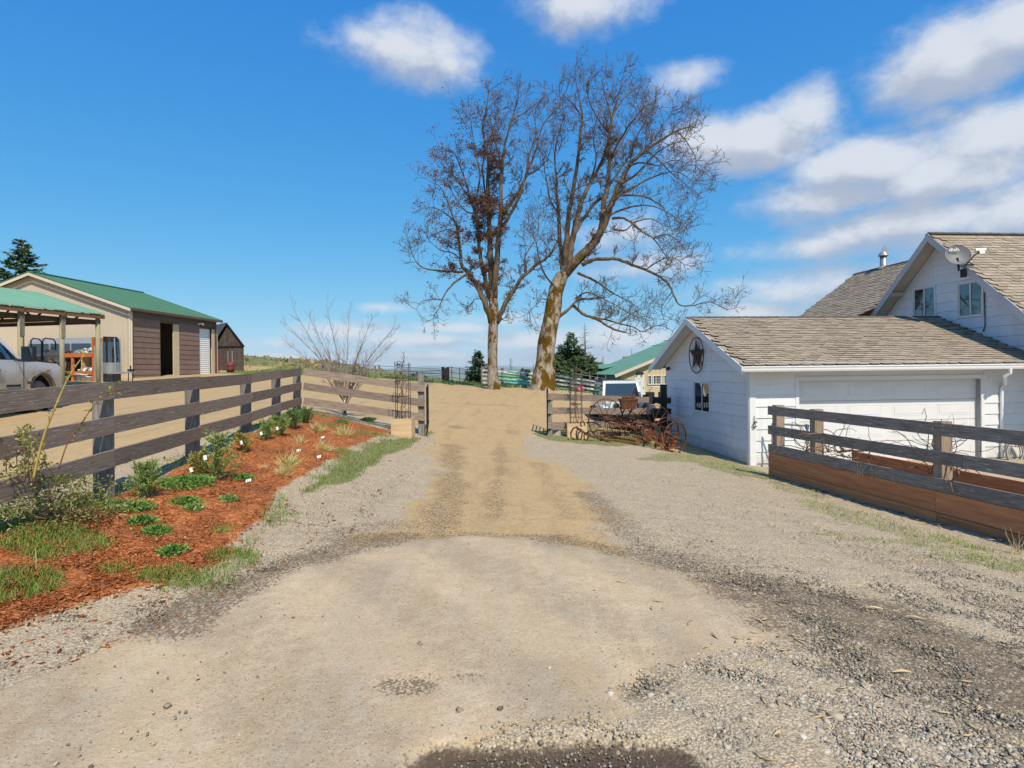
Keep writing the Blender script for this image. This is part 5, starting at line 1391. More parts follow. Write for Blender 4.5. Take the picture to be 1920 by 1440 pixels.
# the metal building frame: corner A (near), brown long side runs away, gable faces us
SA = V((-22.8, 35.0, 0)); SB = V((-22.2, 44.0, 0)); SV = (SB - SA).normalized(); SU = V((SV.y, -SV.x, 0))   # SU points right (outward of brown wall)
S_L = (SB - SA).length; S_W = 12.0; SZ0 = 1.05; SEAVE = P(252, 577, 35).z; SRIDGE = SEAVE + S_W / 2 * .353
def S3(a, b, z): return SA + SV * a - SU * b + UP * z           # a along the brown side, b to the left along the gable
def metal_shed():
    t = thing('metal_shed', 'beige metal shop building with green roof and brown plank side', 'shed', S3(0, 0, SZ0))
    gab = lambda b: (SEAVE if b < 0 else (SEAVE + min(b, S_W - b) * .353)) - SZ0 + .3
    mb = MB(); ribbed(mb, S3(0, 0, SZ0 - .3), -SU, UP, S_W, gab, -SV, .32); mb.build('gable_wall', MT['beige_metal'], t)
    mb = MB(); mb.face([S3(S_L, 0, SZ0 - .3), S3(S_L, S_W, SZ0 - .3), S3(S_L, S_W, SEAVE), S3(S_L, S_W / 2, SRIDGE), S3(S_L, 0, SEAVE)]); mb.face([S3(0, S_W, SZ0 - .3), S3(S_L, S_W, SZ0 - .3), S3(S_L, S_W, SEAVE), S3(0, S_W, SEAVE)]); mb.build('wall', MT['beige_metal'], t)
    # long side: openings by pixel
    def along(px, py=660):
        p = hit(px, py, SA, SU) - SA; return p.dot(SV), p.z
    op = along(301)[0], along(336)[0]; rd = along(374)[0], along(396)[0]
    oz = along(318, 607)[1]; rz = along(385, 616)[1]; fz0 = SEAVE - .55
    g1, g2 = SZ0 + .02, None
    zb = lambda a: gz((S3(a, 0, 0)).x, (S3(a, 0, 0)).y) - .05
    plane = lambda a, z, o: S3(a, -o, z)
    base = min(zb(0), zb(S_L)) - .1
    course_boards(t, .15, S_L - .25, base, fz0, plane, .335, 4, 'brown_board', holes=[(op[0] - .05, op[1], base - 1, oz + .1), (rd[0], S_L, base - 1, rz + .1)], name='plank')
    mb = MB()
    for a, b, c, d in ((0, op[0], base - .2, SEAVE - .02), (op[1], rd[0], base - .2, SEAVE - .02), (op[0], op[1], oz, SEAVE - .02), (rd[0], S_L, rz, SEAVE - .02)):
        mb.box(S3(a, .004, c), SV * (b - a), -SU * .1, UP * (d - c))
    mb.build('wall', MT['brown_trim'], t)
    mb = MB(); mb.box(S3(.1, -.03, fz0), SV * (S_L - .1), SU * .02, UP * .50); mb.build('fascia', MT['fascia_old'], t)
    mb = MB(); mb.boxc(S3(.03, -.03, (SZ0 - .3 + SEAVE) / 2), UP, SV, SU, (SEAVE - SZ0 + .3) / 2, .07, .05); mb.build('corner_trim', MT['beige_trim'], t)
    mb = MB(); mb.boxc(S3(S_L - .12, -.03, (SZ0 + SEAVE) / 2 - .1), UP, SV, SU, (SEAVE - SZ0 + .2) / 2, .10, .06); mb.build('corner_trim', MT['brown_trim'], t)
    mb = MB(); mb.box(S3(rd[1] + .02, -.02, base), SV * .75, SU * .03, UP * (rz - base)); mb.build('jamb', MT['tan_metal'], t)
    # sliding leaf seen edge on and interior of the doorway
    mb = MB(); ja = op[1] - (op[1] - op[0]) * .32; mb.box(S3(ja, .05, base), SV * (op[1] - ja), SU * .06, UP * (oz - base)); mb.build('door_leaf', MT['tan_metal'], t)
    mb = MB(); mb.box(S3(op[0] + .1, 3.0, base), SV * (op[1] - op[0]), -SU * .1, UP * (oz - base)); mb.build('inner_wall', MT['timber_dark'], t)
    for i in range(4):
        mb = MB(); mb.box(S3(op[0] - .6, 2.2, SZ0 + .5 + i * .72), SV * 2.6, -SU * .5, UP * .06); mb.build('shelf', MT['timber_brown'], t)
    mb = MB(); mb.box(S3(op[0] - .1, .12, SZ0 - .2), SV * 3.0, -SU * 3, UP * .02); mb.build('floor_slab', MT['stone_grey'], t)
    # roller door
    mb = MB(); n = 26; h = (rz - base) / n
    for i in range(n):
        for k in range(3):
            z0, z1 = base + (i + k / 3) * h, base + (i + (k + 1) / 3) * h; o0, o1 = .03 * math.sin(math.pi * k / 3), .03 * math.sin(math.pi * (k + 1) / 3)
            mb.face([S3(rd[1], .12 - o0, z0), S3(rd[0], .12 - o0, z0), S3(rd[0], .12 - o1, z1), S3(rd[1], .12 - o1, z1)][::-1])
    mb.build('roller_door', MT['plastic_white'], t)
    # roof
    for sg in (0, 1):
        b0 = -.35 if sg == 0 else S_W + .35; zb_ = SEAVE - .35 * .353
        e0, r0 = S3(-.35, b0, zb_ + .06), S3(-.35, S_W / 2, SRIDGE + .06); L_ = SV * (S_L + .7)
        mb = MB(); mb.prism([e0, r0, r0 + L_, e0 + L_], UP * .05)
        n = 26
        for i in range(n + 1):
            p = L_ * (i / n); mb.beam(e0 + p + UP * .065, r0 + p + UP * .065, .05, .03)
        mb.build('roof', MT['green_roof'], t)
        mb = MB(); mb.prism([S3(-.40, b0, zb_ - .12), S3(-.40, S_W / 2, SRIDGE - .12), S3(-.40, S_W / 2, SRIDGE + .05), S3(-.40, b0, zb_ + .05)], SV * .04); mb.build('rake_trim', MT['beige_trim'], t)
    mb = MB(); mb.beam(S3(-.3, S_W / 2, SRIDGE + .13), S3(S_L + .3, S_W / 2, SRIDGE + .13), .4, .05); mb.build('ridge_cap', MT['green_roof'], t)
    mb = MB(); mb.beam(S3(-.35, -.36, SEAVE - .10), S3(S_L + .35, -.36, SEAVE - .10), .03, .16); mb.build('eave_trim', MT['brown_trim'], t)
    mb = MB(); q = S3(.05, -.10, 0); mb.tube([q + UP * (SEAVE - .2), q + UP * (SEAVE - 2.0), q + UP * (SZ0)], .05, 6); mb.build('downspout', MT['beige_trim'], t)
    mb = MB(); q = S3(rd[0] + .1, -.12, rz + .3); mb.boxc(q, SV, SU, UP, .12, .08, .05); mb.lathe(q + SV * .2, (0.3, -.8, -.4), [(.05, 0), (.08, .14), (.0, .14)], 8); mb.lathe(q - SV * .2, (-.1, -.8, -.4), [(.05, 0), (.08, .14), (.0, .14)], 8); mb.build('flood_lamp', MT['plastic_white'], t)
    # things on the shelves just inside the doorway
    r = random.Random(8)
    for i, (lb, z, m_, rr) in enumerate((('white ball sitting on the upper shelf inside the shed doorway', 2.7, 'plastic_white', .16), ('white ball on the lower shelf inside the shed doorway', 2.05, 'plastic_white', .15))):
        c = S3(op[0] + (op[1] - op[0]) * .45, 1.2, SZ0 + z - .6); mb = MB(); mb.lathe(c - UP * rr, UP, [(.01, 0), (rr * .7, rr * .3), (rr, rr), (rr * .7, rr * 1.7), (.01, rr * 2)], 12); mb.build('float_ball', MT[m_], smooth=True, label=lb, cat='ball')
metal_shed()

# carport: gable roof on poles in front of the shed
CE = V((-17.34, 25.0, 0)); CD = V((-.21, -.98, 0)).normalized(); CW_ = V((-.98, .21, 0)).normalized()
def carport():
    ez = P(195, 590, 25).z; rz = ez + 1.08; w = 3.60; L_ = 8.0; g0 = gz(-18, 24)
    t = thing('carport', 'open pole carport with pale green metal roof', 'carport', (CE.x, CE.y, gz(CE.x, CE.y)))
    C3 = lambda s, b, z: CE + CD * s + CW_ * b + UP * z
    for sg in (0, 1):
        b0, b1 = (0, w) if sg == 0 else (2 * w, w)
        mb = MB(); e, r_ = C3(0, b0, ez), C3(0, b1, rz); mb.prism([e, r_, r_ + CD * L_, e + CD * L_], UP * .025)
        n = 34
        for i in range(n + 1):
            p = CD * (L_ * i / n); mb.beam(e + p + UP * .035, r_ + p + UP * .035, .035, .022)
        mb.build('roof', MT['green_roof_light'], t)
    mb = MB(); mb.beam(C3(-.05, .06, ez - .10), C3(L_, .06, ez - .10), .05, .17); mb.build('fascia', MT['timber_brown'], t)
    for s in (.12, 1.72, 3.32, 5.2, 7.2):
        p = C3(s, .22, 0); z0 = gz(p.x, p.y) - .2; mb = MB(); mb.tube([V((p.x, p.y, z0)), V((p.x, p.y, ez - .12))], .088, 9); mb.build('post', MT['pole_green'], t, True)
        if s > .2:
            mb = MB(); mb.boxc(V((p.x, p.y, ez - .62)) - CW_ * .085, UP, CD, CW_, .46, .075, .022); mb.build('cleat', MT['post_grey'], t)
        mb = MB(); mb.beam(C3(s, .1, ez - .32), C3(s, 2 * w - .1, ez - .32), .05, .16); mb.build('tie_beam', MT['timber_dark'], t)
        for sg in (0, 1):
            b0, b1 = (0, w) if sg == 0 else (2 * w, w)
            mb = MB(); mb.beam(C3(s, b0, ez - .07), C3(s, b1, rz - .07), .045, .10); mb.build('rafter', MT['timber_brown'], t)
            mb = MB(); bm = b0 + (b1 - b0) * .45; mb.beam(C3(s, bm, ez - .30), C3(s, b0 + (b1 - b0) * .72, ez + (rz - ez) * .72 - .1), .04, .08); mb.build('strut', MT['timber_dark'], t)
            mb = MB(); mb.beam(C3(s, bm, ez - .30), C3(s, b0 + (b1 - b0) * .25, ez + (rz - ez) * .25 - .1), .04, .08); mb.build('strut', MT['timber_dark'], t)
    mb = MB(); mb.beam(C3(.1, .32, ez - .33), C3(L_, .32, ez - .33), .05, .2); mb.build('plate_beam', MT['timber_dark'], t)
    for s in (.12, 3.3, 7.2):
        p = C3(s, 2 * w - .3, 0); z0 = gz(p.x, p.y) - .2; mb = MB(); mb.tube([V((p.x, p.y, z0)), V((p.x, p.y, ez - .12))], .088, 9); mb.build('post', MT['timber_dark'], t, True)
    for i in range(5):
        b = w * (i + .5) / 5; z = ez + (rz - ez) * (i + .5) / 5; mb = MB(); mb.beam(C3(0, b, z - .03), C3(L_, b, z - .03), .04, .05); mb.build('purlin', MT['timber_brown'], t)
carport()

def box_thing(name, label, cat, px0, px1, y0, y1, d, depth, m_, group=None, tilt=0):
    a, b = P(px0, y1, d), P(px1, y1, d); top = P(px0, y0, d).z
    mb = MB(); mb.box(V((a.x, d, a.z)), V((b.x - a.x, 0, tilt)), V((0, depth, 0)), UP * (top - a.z))
    return mb.build(name, MT[m_], label=label, cat=cat, group=group)

def stored_things():
    r = random.Random(21)
    d = 29.3
    # orange shelving unit (in front of the gable wall, under the carport roof)
    a, b = P(95, 717, d), P(176, 717, d); zt = P(176, 632, d).z; z0 = a.z - .1; w = b.x - a.x
    t = thing('shelf_unit', 'orange painted shelving full of parts beside the carport posts', 'shelving', (a.x, d, z0))
    for x in (a.x, a.x + w * .52, b.x):
        for dy in (0, .7):
            top = zt if x == b.x else zt - 1.0
            mb = MB(); mb.boxc(V((x, d + dy, (z0 + top) / 2)), UP, V((1, 0, 0)), V((0, 1, 0)), (top - z0) / 2, .06, .05); mb.build('upright', MT['orange_paint'], t)
    for y in (666, 700):
        z = P(140, y, d).z; mb = MB(); mb.boxc(V((a.x + w / 2, d - .06, z)), V((1, 0, 0)), V((0, 1, 0)), UP, w / 2, .02, .10); mb.build('shelf_edge', MT['orange_paint'], t)
        mb = MB(); mb.boxc(V((a.x + w / 2, d + .35, z)), V((1, 0, 0)), V((0, 1, 0)), UP, w / 2, .38, .03); mb.build('shelf', MT['plywood'], t)
    for x in (a.x + w * .30, a.x + w * .72):
        zz = P(140, 684, d).z; mb = MB(); mb.boxc(V((x, d + .3, zz)), UP, V((0, 1, 0)), V((1, 0, 0)), .36, .3, .02); mb.build('divider', MT['plywood'], t)
    mb = MB(); mb.boxc(V((a.x + w / 2, d + .74, (z0 + zt - 1) / 2)), V((1, 0, 0)), V((0, 1, 0)), UP, w / 2, .02, (zt - 1 - z0) / 2); mb.build('back_panel', MT['timber_dark'], t)
    spots = [(150, 660, .9, 'steel'), (160, 657, 1.2, 'plastic_white'), (166, 655, 1.1, 'steel'), (140, 661, .7, 'gate_grey'), (120, 663, .7, 'rust'), (110, 664, .6, 'rust'), (163, 692, 1.0, 'steel'), (155, 695, .8, 'plastic_white'), (147, 695, .7, 'gate_grey'), (168, 690, .8, 'plastic_white'), (115, 693, 1.0, 'board_grey'), (122, 692, 1.1, 'timber_dark')]
    words = ['dull steel fittings heaped on the top orange shelf by its middle', 'white plastic fittings heaped high on the top orange shelf', 'steel fittings at the right end of the top orange shelf', 'grey fittings on the top orange shelf near the pole', 'rusty parts at the left of the top orange shelf', 'rusty small parts at the far left of the top shelf',
             'steel fittings on the lower orange shelf at right', 'white fittings on the lower orange shelf beside the divider', 'grey fittings on the lower orange shelf left of the divider', 'white fittings at the right end of the lower orange shelf', 'grey boards leaning in the left shelf bay', 'dark boards leaning in the left shelf bay']
    for (px, py, s, m_), lb in zip(spots, words):
        zb = P(px, 663.5 if py < 670 else 698, d).z; c = V((P(px, py, d).x, d + .2, zb)); mb = MB()
        if 'boards' in lb:
            for i in range(3): mb.boxc(c + V((.08 * i, .05 * i, .32)), V((.25, 0, .97)), V((.97, 0, -.25)), V((0, 1, 0)), .34, .02, .12)
            mb.build('leaning_boards', MT[m_], label=lb, cat='boards')
        else:
            for i in range(10):
                p = c + V((r.uniform(-.16, .16) * s, r.uniform(-.12, .12), r.uniform(.05, .22) * s)); v = V((r.uniform(-1, 1), r.uniform(-1, 1), r.uniform(-.5, .5))).normalized()
                mb.tube([p - v * .09, p + v * .09], r.uniform(.03, .06), 7)
            mb.build('fittings', MT[m_], label=lb, cat='fittings', group='parts on the orange shelving')
    for px, w_, h_, m_, lb in ((118, .34, .25, 'plastic_white', 'white tub on the ground beside the carport pole'), (148, .30, .38, 'plastic_white', 'white bucket under the orange shelf, dirty front'), (158, .30, .36, 'plastic_white', 'white bucket under the orange shelf, second from the grey board'), (167, .24, .26, 'plastic_white', 'small white bucket nearest the grey board')):
        p = P(px, 717, d - .5); p.z = gz(p.x, d - .5); o = thing('bucket', lb, 'bucket', p, 'buckets under the shelving')
        mb = MB(); mb.lathe(p, UP, [(.001, .005), (w_ * .42, 0), (w_ * .5, h_), (w_ * .54, h_), (w_ * .54, h_ - .04), (w_ * .47, h_ - .04), (w_ * .4, .02)], 16); mb.build('pail', MT[m_], o, True)
        mb = MB(); mb.ring(p + UP * h_, V((0, 1, .3)), w_ * .5, .006, 12, 4, 0, math.pi); mb.build('handle', MT['wire'], o)
    # long dark camper shell lying behind
    c = P(120, 665, 32.3); L_ = 3.6; t = thing('camper_shell', 'long grey topped camper shell with dark windows behind the shelving', 'camper shell', V((c.x, 32.3, gz(c.x, 32.3))))
    zt = P(120, 633, 32.3).z; zb = gz(c.x, 32.3)
    prof = [(-.9, zb), (-.9, zt - .35), (-.8, zt - .12), (-.55, zt), (.55, zt), (.8, zt - .12), (.9, zt - .35), (.9, zb)]
    mb = MB(); mb.prism([V((c.x - L_ / 2 - .2, 33.2 + y, z)) for y, z in prof], V((L_, 0, 0))); mb.build('shell', MT['gate_grey'], t)
    for i in range(3):
        mb = MB(); mb.box(V((c.x - L_ / 2 - .1 + i * 1.16, 32.282, zt - .95)), V((1.06, 0, 0)), V((0, .012, 0)), UP * .62); mb.build('side_window', MT['glass_dark'], t)
    mb = MB(); mb.box(V((c.x - L_ / 2 - .2, 32.278, zb)), V((L_, 0, 0)), V((0, .018, 0)), UP * (zt - 1.0 - zb)); mb.build('skirt', MT['plastic_black'], t)
    # weathered upright board and the shell standing on end next to it
    a, b = P(177, 716, 28.6), P(197, 716, 28.6); zt = P(187, 640, 28.6).z
    mb = MB(); mb.prism([V((a.x, 28.6, a.z - .1)), V((b.x, 28.6, a.z - .1)), V((b.x, 28.6, zt + .02)), V((a.x, 28.6, zt - .22))], V((0, .05, 0))); mb.build('upright_board', MT['board_grey'], label='weathered grey board standing upright at the end of the shelving', cat='board')
    x0, x1 = P(198, 716, 29).x, P(227, 716, 29).x; z0 = P(210, 715, 29).z; z1 = P(210, 632, 29).z; W_ = x1 - x0
    t = thing('standing_shell', 'curved dark glass and silver shell standing on end at the shed corner', 'shell', (x0 + W_ / 2, 29, z0))
    def row(z, bul): return [V((x0 + W_ * (.5 - .5 * math.cos(math.pi * k / 10)) * bul + W_ * (1 - bul) * .3, 29 - .5 * math.sin(math.pi * k / 10), z)) for k in range(11)]
    H = z1 - z0
    for nm, za, zb_, m_, ba, bb in (('foot', 0, .18, 'plastic_black', 1, 1), ('lower_panel', .18, .42, 'gate_grey', 1, 1), ('window_pane', .42, .88, 'glass_dark', 1, .94), ('cap', .88, 1.0, 'dark_metal', .94, .7)):
        mb = MB(); A, B = row(z0 + H * za, ba), row(z0 + H * zb_, bb)
        for k in range(10): mb.face([A[k], A[k + 1], B[k + 1], B[k]])
        mb.face([A[0], B[0], B[10], A[10]])
        mb.build(nm, MT[m_], t, True)
    mb = MB(); A, B = row(z0 + H * .18, 1.01), row(z0 + H * .97, .9); mb.tube([A[8] + V((.02, -.02, 0)), B[8] + V((.02, -.02, 0))], .03, 6); mb.tube([A[10], B[10]], .035, 6); mb.build('rib', MT['steel'], t)
    # saw-horse bench by the corner, tall loop-handled cart and post
    p = P(222, 712, 25); z = gz(p.x, 25)
    t = thing('work_bench', 'low grey metal bench standing by the shed corner', 'bench', (p.x, 25, z))
    top = P(222, 699, 25).z; l, r_ = P(206, 699, 25).x, P(250, 697, 25).x
    mb = MB(); mb.boxc(V(((l + r_) / 2, 25, top)), V((1, 0, .03)), V((0, 1, 0)), V((-.03, 0, 1)), (r_ - l) / 2, .16, .035); mb.build('top', MT['gate_grey'], t)
    for x in (l + .08, r_ - .12):
        for dy in (-.12, .12):
            mb = MB(); mb.tube([V((x, 25 + dy, top)), V((x, 25 + dy * 1.3, z - .05))], .02, 6); mb.build('leg', MT['dark_metal'], t)
    mb = MB(); mb.tube([V((r_ - .1, 25, top)), V((r_ - .12, 25, top + .30))], .03, 6); mb.boxc(V((r_ - .1, 25, top + .1)), V((1, 0, 0)), V((0, 1, 0)), UP, .12, .05, .05); mb.build('clamp', MT['dark_metal'], t)
    c = P(92, 690, 24); z = gz(c.x, 24); t = thing('wheeled_cart', 'black tube framed cart with grey engine behind the truck', 'cart', (c.x, 24, z))
    for x0_, x1_ in ((58, 78), (80, 104)):
        A, B = P(x0_, 634, 24), P(x1_, 636, 24); mb = MB()
        mb.tube([V((A.x, 24, z + .5)), V((A.x, 24, A.z - .1)), V((A.x + .1, 24, A.z)), V((B.x - .1, 24, B.z)), V((B.x, 24, B.z - .12)), V((B.x - .02, 24, z + .7))], .025, 6); mb.build('handle_loop', MT['dark_metal'], t)
    mb = MB(); q = P(96, 662, 24)
    for i in range(6): mb.lathe(V((q.x + r.uniform(-.2, .2), 24.1, q.z - .1 + r.uniform(-.2, .2))), (r.uniform(-1, 1), -1, r.uniform(-.3, .3)), [(.02, 0), (.14, .02), (.15, .14), (.06, .17), (.0, .17)], 10)
    mb.build('engine', MT['gate_grey'], t)
    mb = MB(); q = P(90, 700, 24); mb.boxc(V((q.x, 24.2, z + .45)), V((1, 0, 0)), V((0, 1, 0)), UP, .5, .3, .10); mb.build('deck', MT['dark_metal'], t)
    for x in (-.4, .4):
        mb = MB(); mb.ring(V((q.x + x, 24.0, z + .19)), (0, 1, 0), .15, .05, 16, 8); mb.build('wheel', MT['tyre'], t, True)
    mb = MB(); q = P(41, 650, 24.5); zt = P(41, 625, 24.5).z; mb.boxc(V((q.x, 24.5, (zt + gz(q.x, 24.5)) / 2)), UP, V((1, 0, 0)), V((0, 1, 0)), (zt - gz(q.x, 24.5)) / 2, .06, .06); mb.build('wood_post', MT['brown_trim'], label='short reddish brown post standing behind the truck roof', cat='post')
    q = onground(222, 717) ; mb = MB(); c = P(218, 715, 22.5); mb.boxc(V((c.x, 22.5, gz(c.x, 22.5) + .05)), V((1, .1, 0)), V((-.1, 1, 0)), UP, .42, .16, .09); mb.build('stone_slab', MT['stone_grey'], label='pale stone slab lying near the shed corner behind the fence', cat='stone')
stored_things()

def dark_barn():
    d0 = 54.0
    a, b = P(409, 700, d0), P(457, 700, d0); w = b.x - a.x; ez0, ez1 = P(409, 643, d0).z, P(457, 650, d0).z; pk = P(428, 609, d0)
    z0 = gz(a.x, d0) - .3
    t = thing('plank_barn', 'small dark plank barn with steep grey roof beyond the shed', 'barn', (a.x + w / 2, d0, z0 + .3))
    n = 9
    def top(x): return ez0 + (pk.z - ez0) * (x - a.x) / (pk.x - a.x) if x < pk.x else pk.z + (ez1 - pk.z) * (x - pk.x) / (b.x - pk.x)
    for i in range(n):
        x0, x1 = a.x + w * i / n + .006, a.x + w * (i + 1) / n - .006; r = random.Random(i)
        for (lo, hi) in ((z0, P(430, 650, d0).z - .02), (P(430, 650, d0).z + .02, None)):
            y = d0 + r.uniform(-.012, .012) - (.03 if hi is None else 0)
            pts = [(x0, lo), (x1, lo), (x1, hi or top(x1)), (x0, hi or top(x0))]
            if hi is None and x0 < pk.x < x1: pts = [(x0, lo), (x1, lo), (x1, top(x1)), (pk.x, pk.z), (x0, top(x0))]
            mb = MB(); mb.prism([V((x, y, z)) for x, z in pts], V((0, .03, 0))); mb.build('plank', MT['dark_board'], t)
    mb = MB(); L_ = 6.0; mb.prism([V((a.x, d0 + .05, z0)), V((b.x, d0 + .05, z0)), V((b.x, d0 + .05, ez1)), V((pk.x, d0 + .05, pk.z)), V((a.x, d0 + .05, ez0))], V((-5.5, L_, 0))); mb.build('wall', MT['dark_board'], t)
    for e in (V((a.x - .25, d0 - .3, ez0 - .1)), V((b.x + .25, d0 - .3, ez1 - .1))):
        r_ = V((pk.x, d0 - .3, pk.z + .12)); e2 = e + UP * .08; mb = MB(); mb.prism([e2, r_, r_ + V((-5.7, L_ + .5, 0)), e2 + V((-5.7, L_ + .5, 0))], UP * .08); mb.build('roof', MT['shed_roof'], t)
    mb = MB(); mb.beam(V((a.x, d0 - .05, P(430, 650, d0).z)), V((b.x, d0 - .05, P(430, 650, d0).z)), .05, .12); mb.build('door_track', MT['dark_metal'], t)
    for px in (428, 436):
        q = P(px, 666, d0); mb = MB(); mb.boxc(V((q.x, d0 - .05, q.z - .2)), UP, V((1, 0, 0)), V((0, 1, 0)), .6, .03, .02); mb.build('batten', MT['board_grey'], t)
    q = P(432, 694, 50); z = gz(q.x, 50); tt = thing('steel_drum', 'dark red steel drum standing before the plank barn', 'drum', V((q.x, 50, z)))
    mb = MB(); mb.lathe(V((q.x, 50, z)), UP, [(.001, .01), (.3, 0), (.3, .28), (.315, .3), (.3, .32), (.3, .58), (.315, .6), (.3, .62), (.3, .88), (.001, .86)], 18); mb.build('shell', MT['red_barrel'], tt, True)
    q = P(410, 672, 51.5); mb = MB(); z = gz(q.x, 51.5); mb.tube([V((q.x, 51.5, z)), V((q.x + .05, 51.5, z + 1.5))], .05, 6); mb.lathe(V((q.x + .05, 51.5, z + 1.3)), (0, -1, 0), [(.02, 0), (.22, .02), (.22, .08), (.0, .09)], 10); mb.build('hydrant', MT['red_barrel'], label='rusty red standpipe between the shed and plank barn', cat='standpipe')
dark_barn()

# ---------------------------------------------------------------- white pickup, nose to the right, cut by the left frame edge
def pickup():
    # local frame: x forward (nose), y across (left side positive away from us), z up; near side is y = 0
    base = P(78, 776, 15.4); base.z = gz(base.x, 15.4)
    fwd = V((-.20, .98, 0)).normalized(); lat = V((-fwd.y, fwd.x, 0))
    t = thing('pickup_truck', 'dusty white pickup truck parked behind the fence, nose pointing right', 'pickup truck', base)
    def T(x, y, z): return base + fwd * x + lat * y + UP * z
    W_ = 2.0
    def side(pts, y0, y1, nm, m_, parent=t):
        mb = MB(); mb.prism([T(x, y0, z) for x, z in pts], lat * (y1 - y0)); return mb.build(nm, MT[m_], parent)
    # wheel centre is x = 0; nose at +.95
    arch = [(.56 * math.cos(a), .42 + .56 * math.sin(a)) for a in np.linspace(0, math.pi, 11)]
    lower = [(.98, .45), (1.0, .70), (1.0, .95), (.96, 1.16), (.80, 1.26), (-.55, 1.33), (-.95, 1.34), (-5.0, 1.32), (-5.0, .45), (-3.85, .45)] + [(-3.3 + .55 * math.cos(a), .42 + .55 * math.sin(a)) for a in np.linspace(math.pi, 0, 9)][1:-1] + [(-2.75, .45), (-.62, .40)] + [(x, z) for x, z in arch[::-1]][1:-1] + [(.58, .42)]
    side(lower, .02, W_ - .02, 'body', 'car_dusty')
    mb = MB()                                   # bonnet skin with a crowned top
    hood = [(-.95, 1.345), (-.4, 1.37), (.3, 1.34), (.78, 1.27), (.97, 1.16)]
    for i in range(4):
        (x0, z0), (x1, z1) = hood[i], hood[i + 1]
        for j in range(6):
            y0, y1 = .03 + (W_ - .06) * j / 6, .03 + (W_ - .06) * (j + 1) / 6; c = lambda y: .05 * (1 - ((y - W_ / 2) / (W_ / 2)) ** 2)
            mb.face([T(x0, y0, z0 + c(y0)), T(x1, y0, z1 + c(y0)), T(x1, y1, z1 + c(y1)), T(x0, y1, z0 + c(y1))])
    mb.build('hood', MT['car_white'], t, True)
    # cab: greenhouse with inward lean
    roof = [(-.86, 1.33), (-1.45, 1.86), (-1.75, 1.93), (-2.4, 1.95), (-3.2, 1.93), (-3.45, 1.86), (-3.6, 1.33)]
    mb = MB(); n = len(roof); ins = lambda z: .02 + .16 * max(0, (z - 1.33) / .62)
    L_ = [T(x, ins(z), z) for x, z in roof]; R_ = [T(x, W_ - ins(z), z) for x, z in roof]
    for i in range(n - 1): mb.face([L_[i], L_[i + 1], R_[i + 1], R_[i]])
    mb.build('roof', MT['car_white'], t, True)
    gp = lambda x, z, o=0: T(x, ins(z) - o, z)
    mb = MB()                                   # pillars and frames on the near side
    def bar(a, b, w): mb.beam(gp(*a, .004), gp(*b, .004), .03, w, lat)
    frame = [((-.88, 1.35), (-1.47, 1.86)), ((-1.47, 1.87), (-1.8, 1.91)), ((-1.8, 1.91), (-3.25, 1.91)), ((-1.98, 1.34), (-1.93, 1.90)), ((-3.4, 1.84), (-3.58, 1.34))]
    for a, b in frame:
        p, q = gp(*a, .0), gp(*b, .0); dd = (q - p); s_ = dd.cross(lat).normalized(); mb.box(p - s_ * .045, dd, s_ * .09, -lat * .02)
    mb.build('door_frame', MT['car_white'], t)
    mb = MB(); p, q = gp(-1.08, 1.36), gp(-1.30, 1.62); mb.prism([gp(-.93, 1.345, .012), gp(-1.12, 1.345, .012), gp(-1.40, 1.78, .012), gp(-1.46, 1.84, .012)], lat * .012); mb.build('pillar_trim', MT['plastic_black'], t)
    for nm, pts in (('side_window', [(-1.14, 1.35), (-1.93, 1.35), (-1.90, 1.85), (-1.50, 1.85)]), ('side_window', [(-2.03, 1.35), (-2.95, 1.35), (-2.95, 1.86), (-1.98, 1.86)]), ('side_window', [(-3.02, 1.35), (-3.5, 1.35), (-3.36, 1.82), (-3.02, 1.85)])):
        mb = MB(); mb.prism([gp(x, z, -.006) for x, z in pts], lat * .01); mb.build(nm, MT['glass'], t)
    mb = MB(); mb.prism([T(-.90, .10, 1.36), T(-.90, W_ - .10, 1.36), T(-1.44, W_ - .22, 1.85), T(-1.44, .22, 1.85)], UP * .012); mb.build('windscreen', MT['glass'], t)
    for y in (.55, 1.45):
        mb = MB(); mb.prism([T(-1.95, y - .24, 1.0), T(-1.95, y + .24, 1.0), T(-2.1, y + .2, 1.72), T(-2.1, y - .2, 1.72)], fwd * .12); mb.build('seat', MT['plastic_black'], t)
    mb = MB(); mb.ring(T(-1.45, 1.45, 1.32), (.9, 0, .4), .19, .018, 20, 6); mb.build('steering_wheel', MT['plastic_black'], t)
    # doors: seam strips, handles, moulding, lettering
    for x in (-.72, -1.95, -3.05):
        mb = MB(); mb.box(T(x, .012, .52), fwd * .012, lat * .01, UP * .82); mb.build('door_seam', MT['plastic_black'], t)
    for x in (-1.78, -2.88):
        mb = MB(); mb.boxc(T(x, .0, 1.08), fwd, lat, UP, .12, .025, .022); mb.build('door_handle', MT['chrome'], t)
        mb = MB(); mb.boxc(T(x + .0, .016, 1.08), fwd, lat, UP, .15, .006, .05); mb.build('handle_cup', MT['plastic_black'], t)
    mb = MB(); mb.boxc(T(-2.2, .0, .56), fwd, lat, UP, 1.5, .02, .05); mb.build('rocker', MT['plastic_black'], t)
    mb = MB()
    for k in range(9): mb.boxc(T(-1.36 + k * .062, .013, .71), fwd, lat, UP, .022, .006, .026)
    mb.build('badge', MT['plastic_black'], t)
    # arch flare, wheels, mirror, lamp, bumper
    mb = MB(); pts = [T(.60 * math.cos(a), -.01, .42 + .60 * math.sin(a)) for a in np.linspace(-.05, math.pi + .05, 15)]; mb.tube(pts, .055, 6); mb.build('arch_flare', MT['tyre_dusty'], t, True)
    mb = MB(); mb.lathe(T(0, .35, .42), lat, [(.545, -.3), (.545, .9)], 20); mb.build('wheel_well', MT['room'], t)
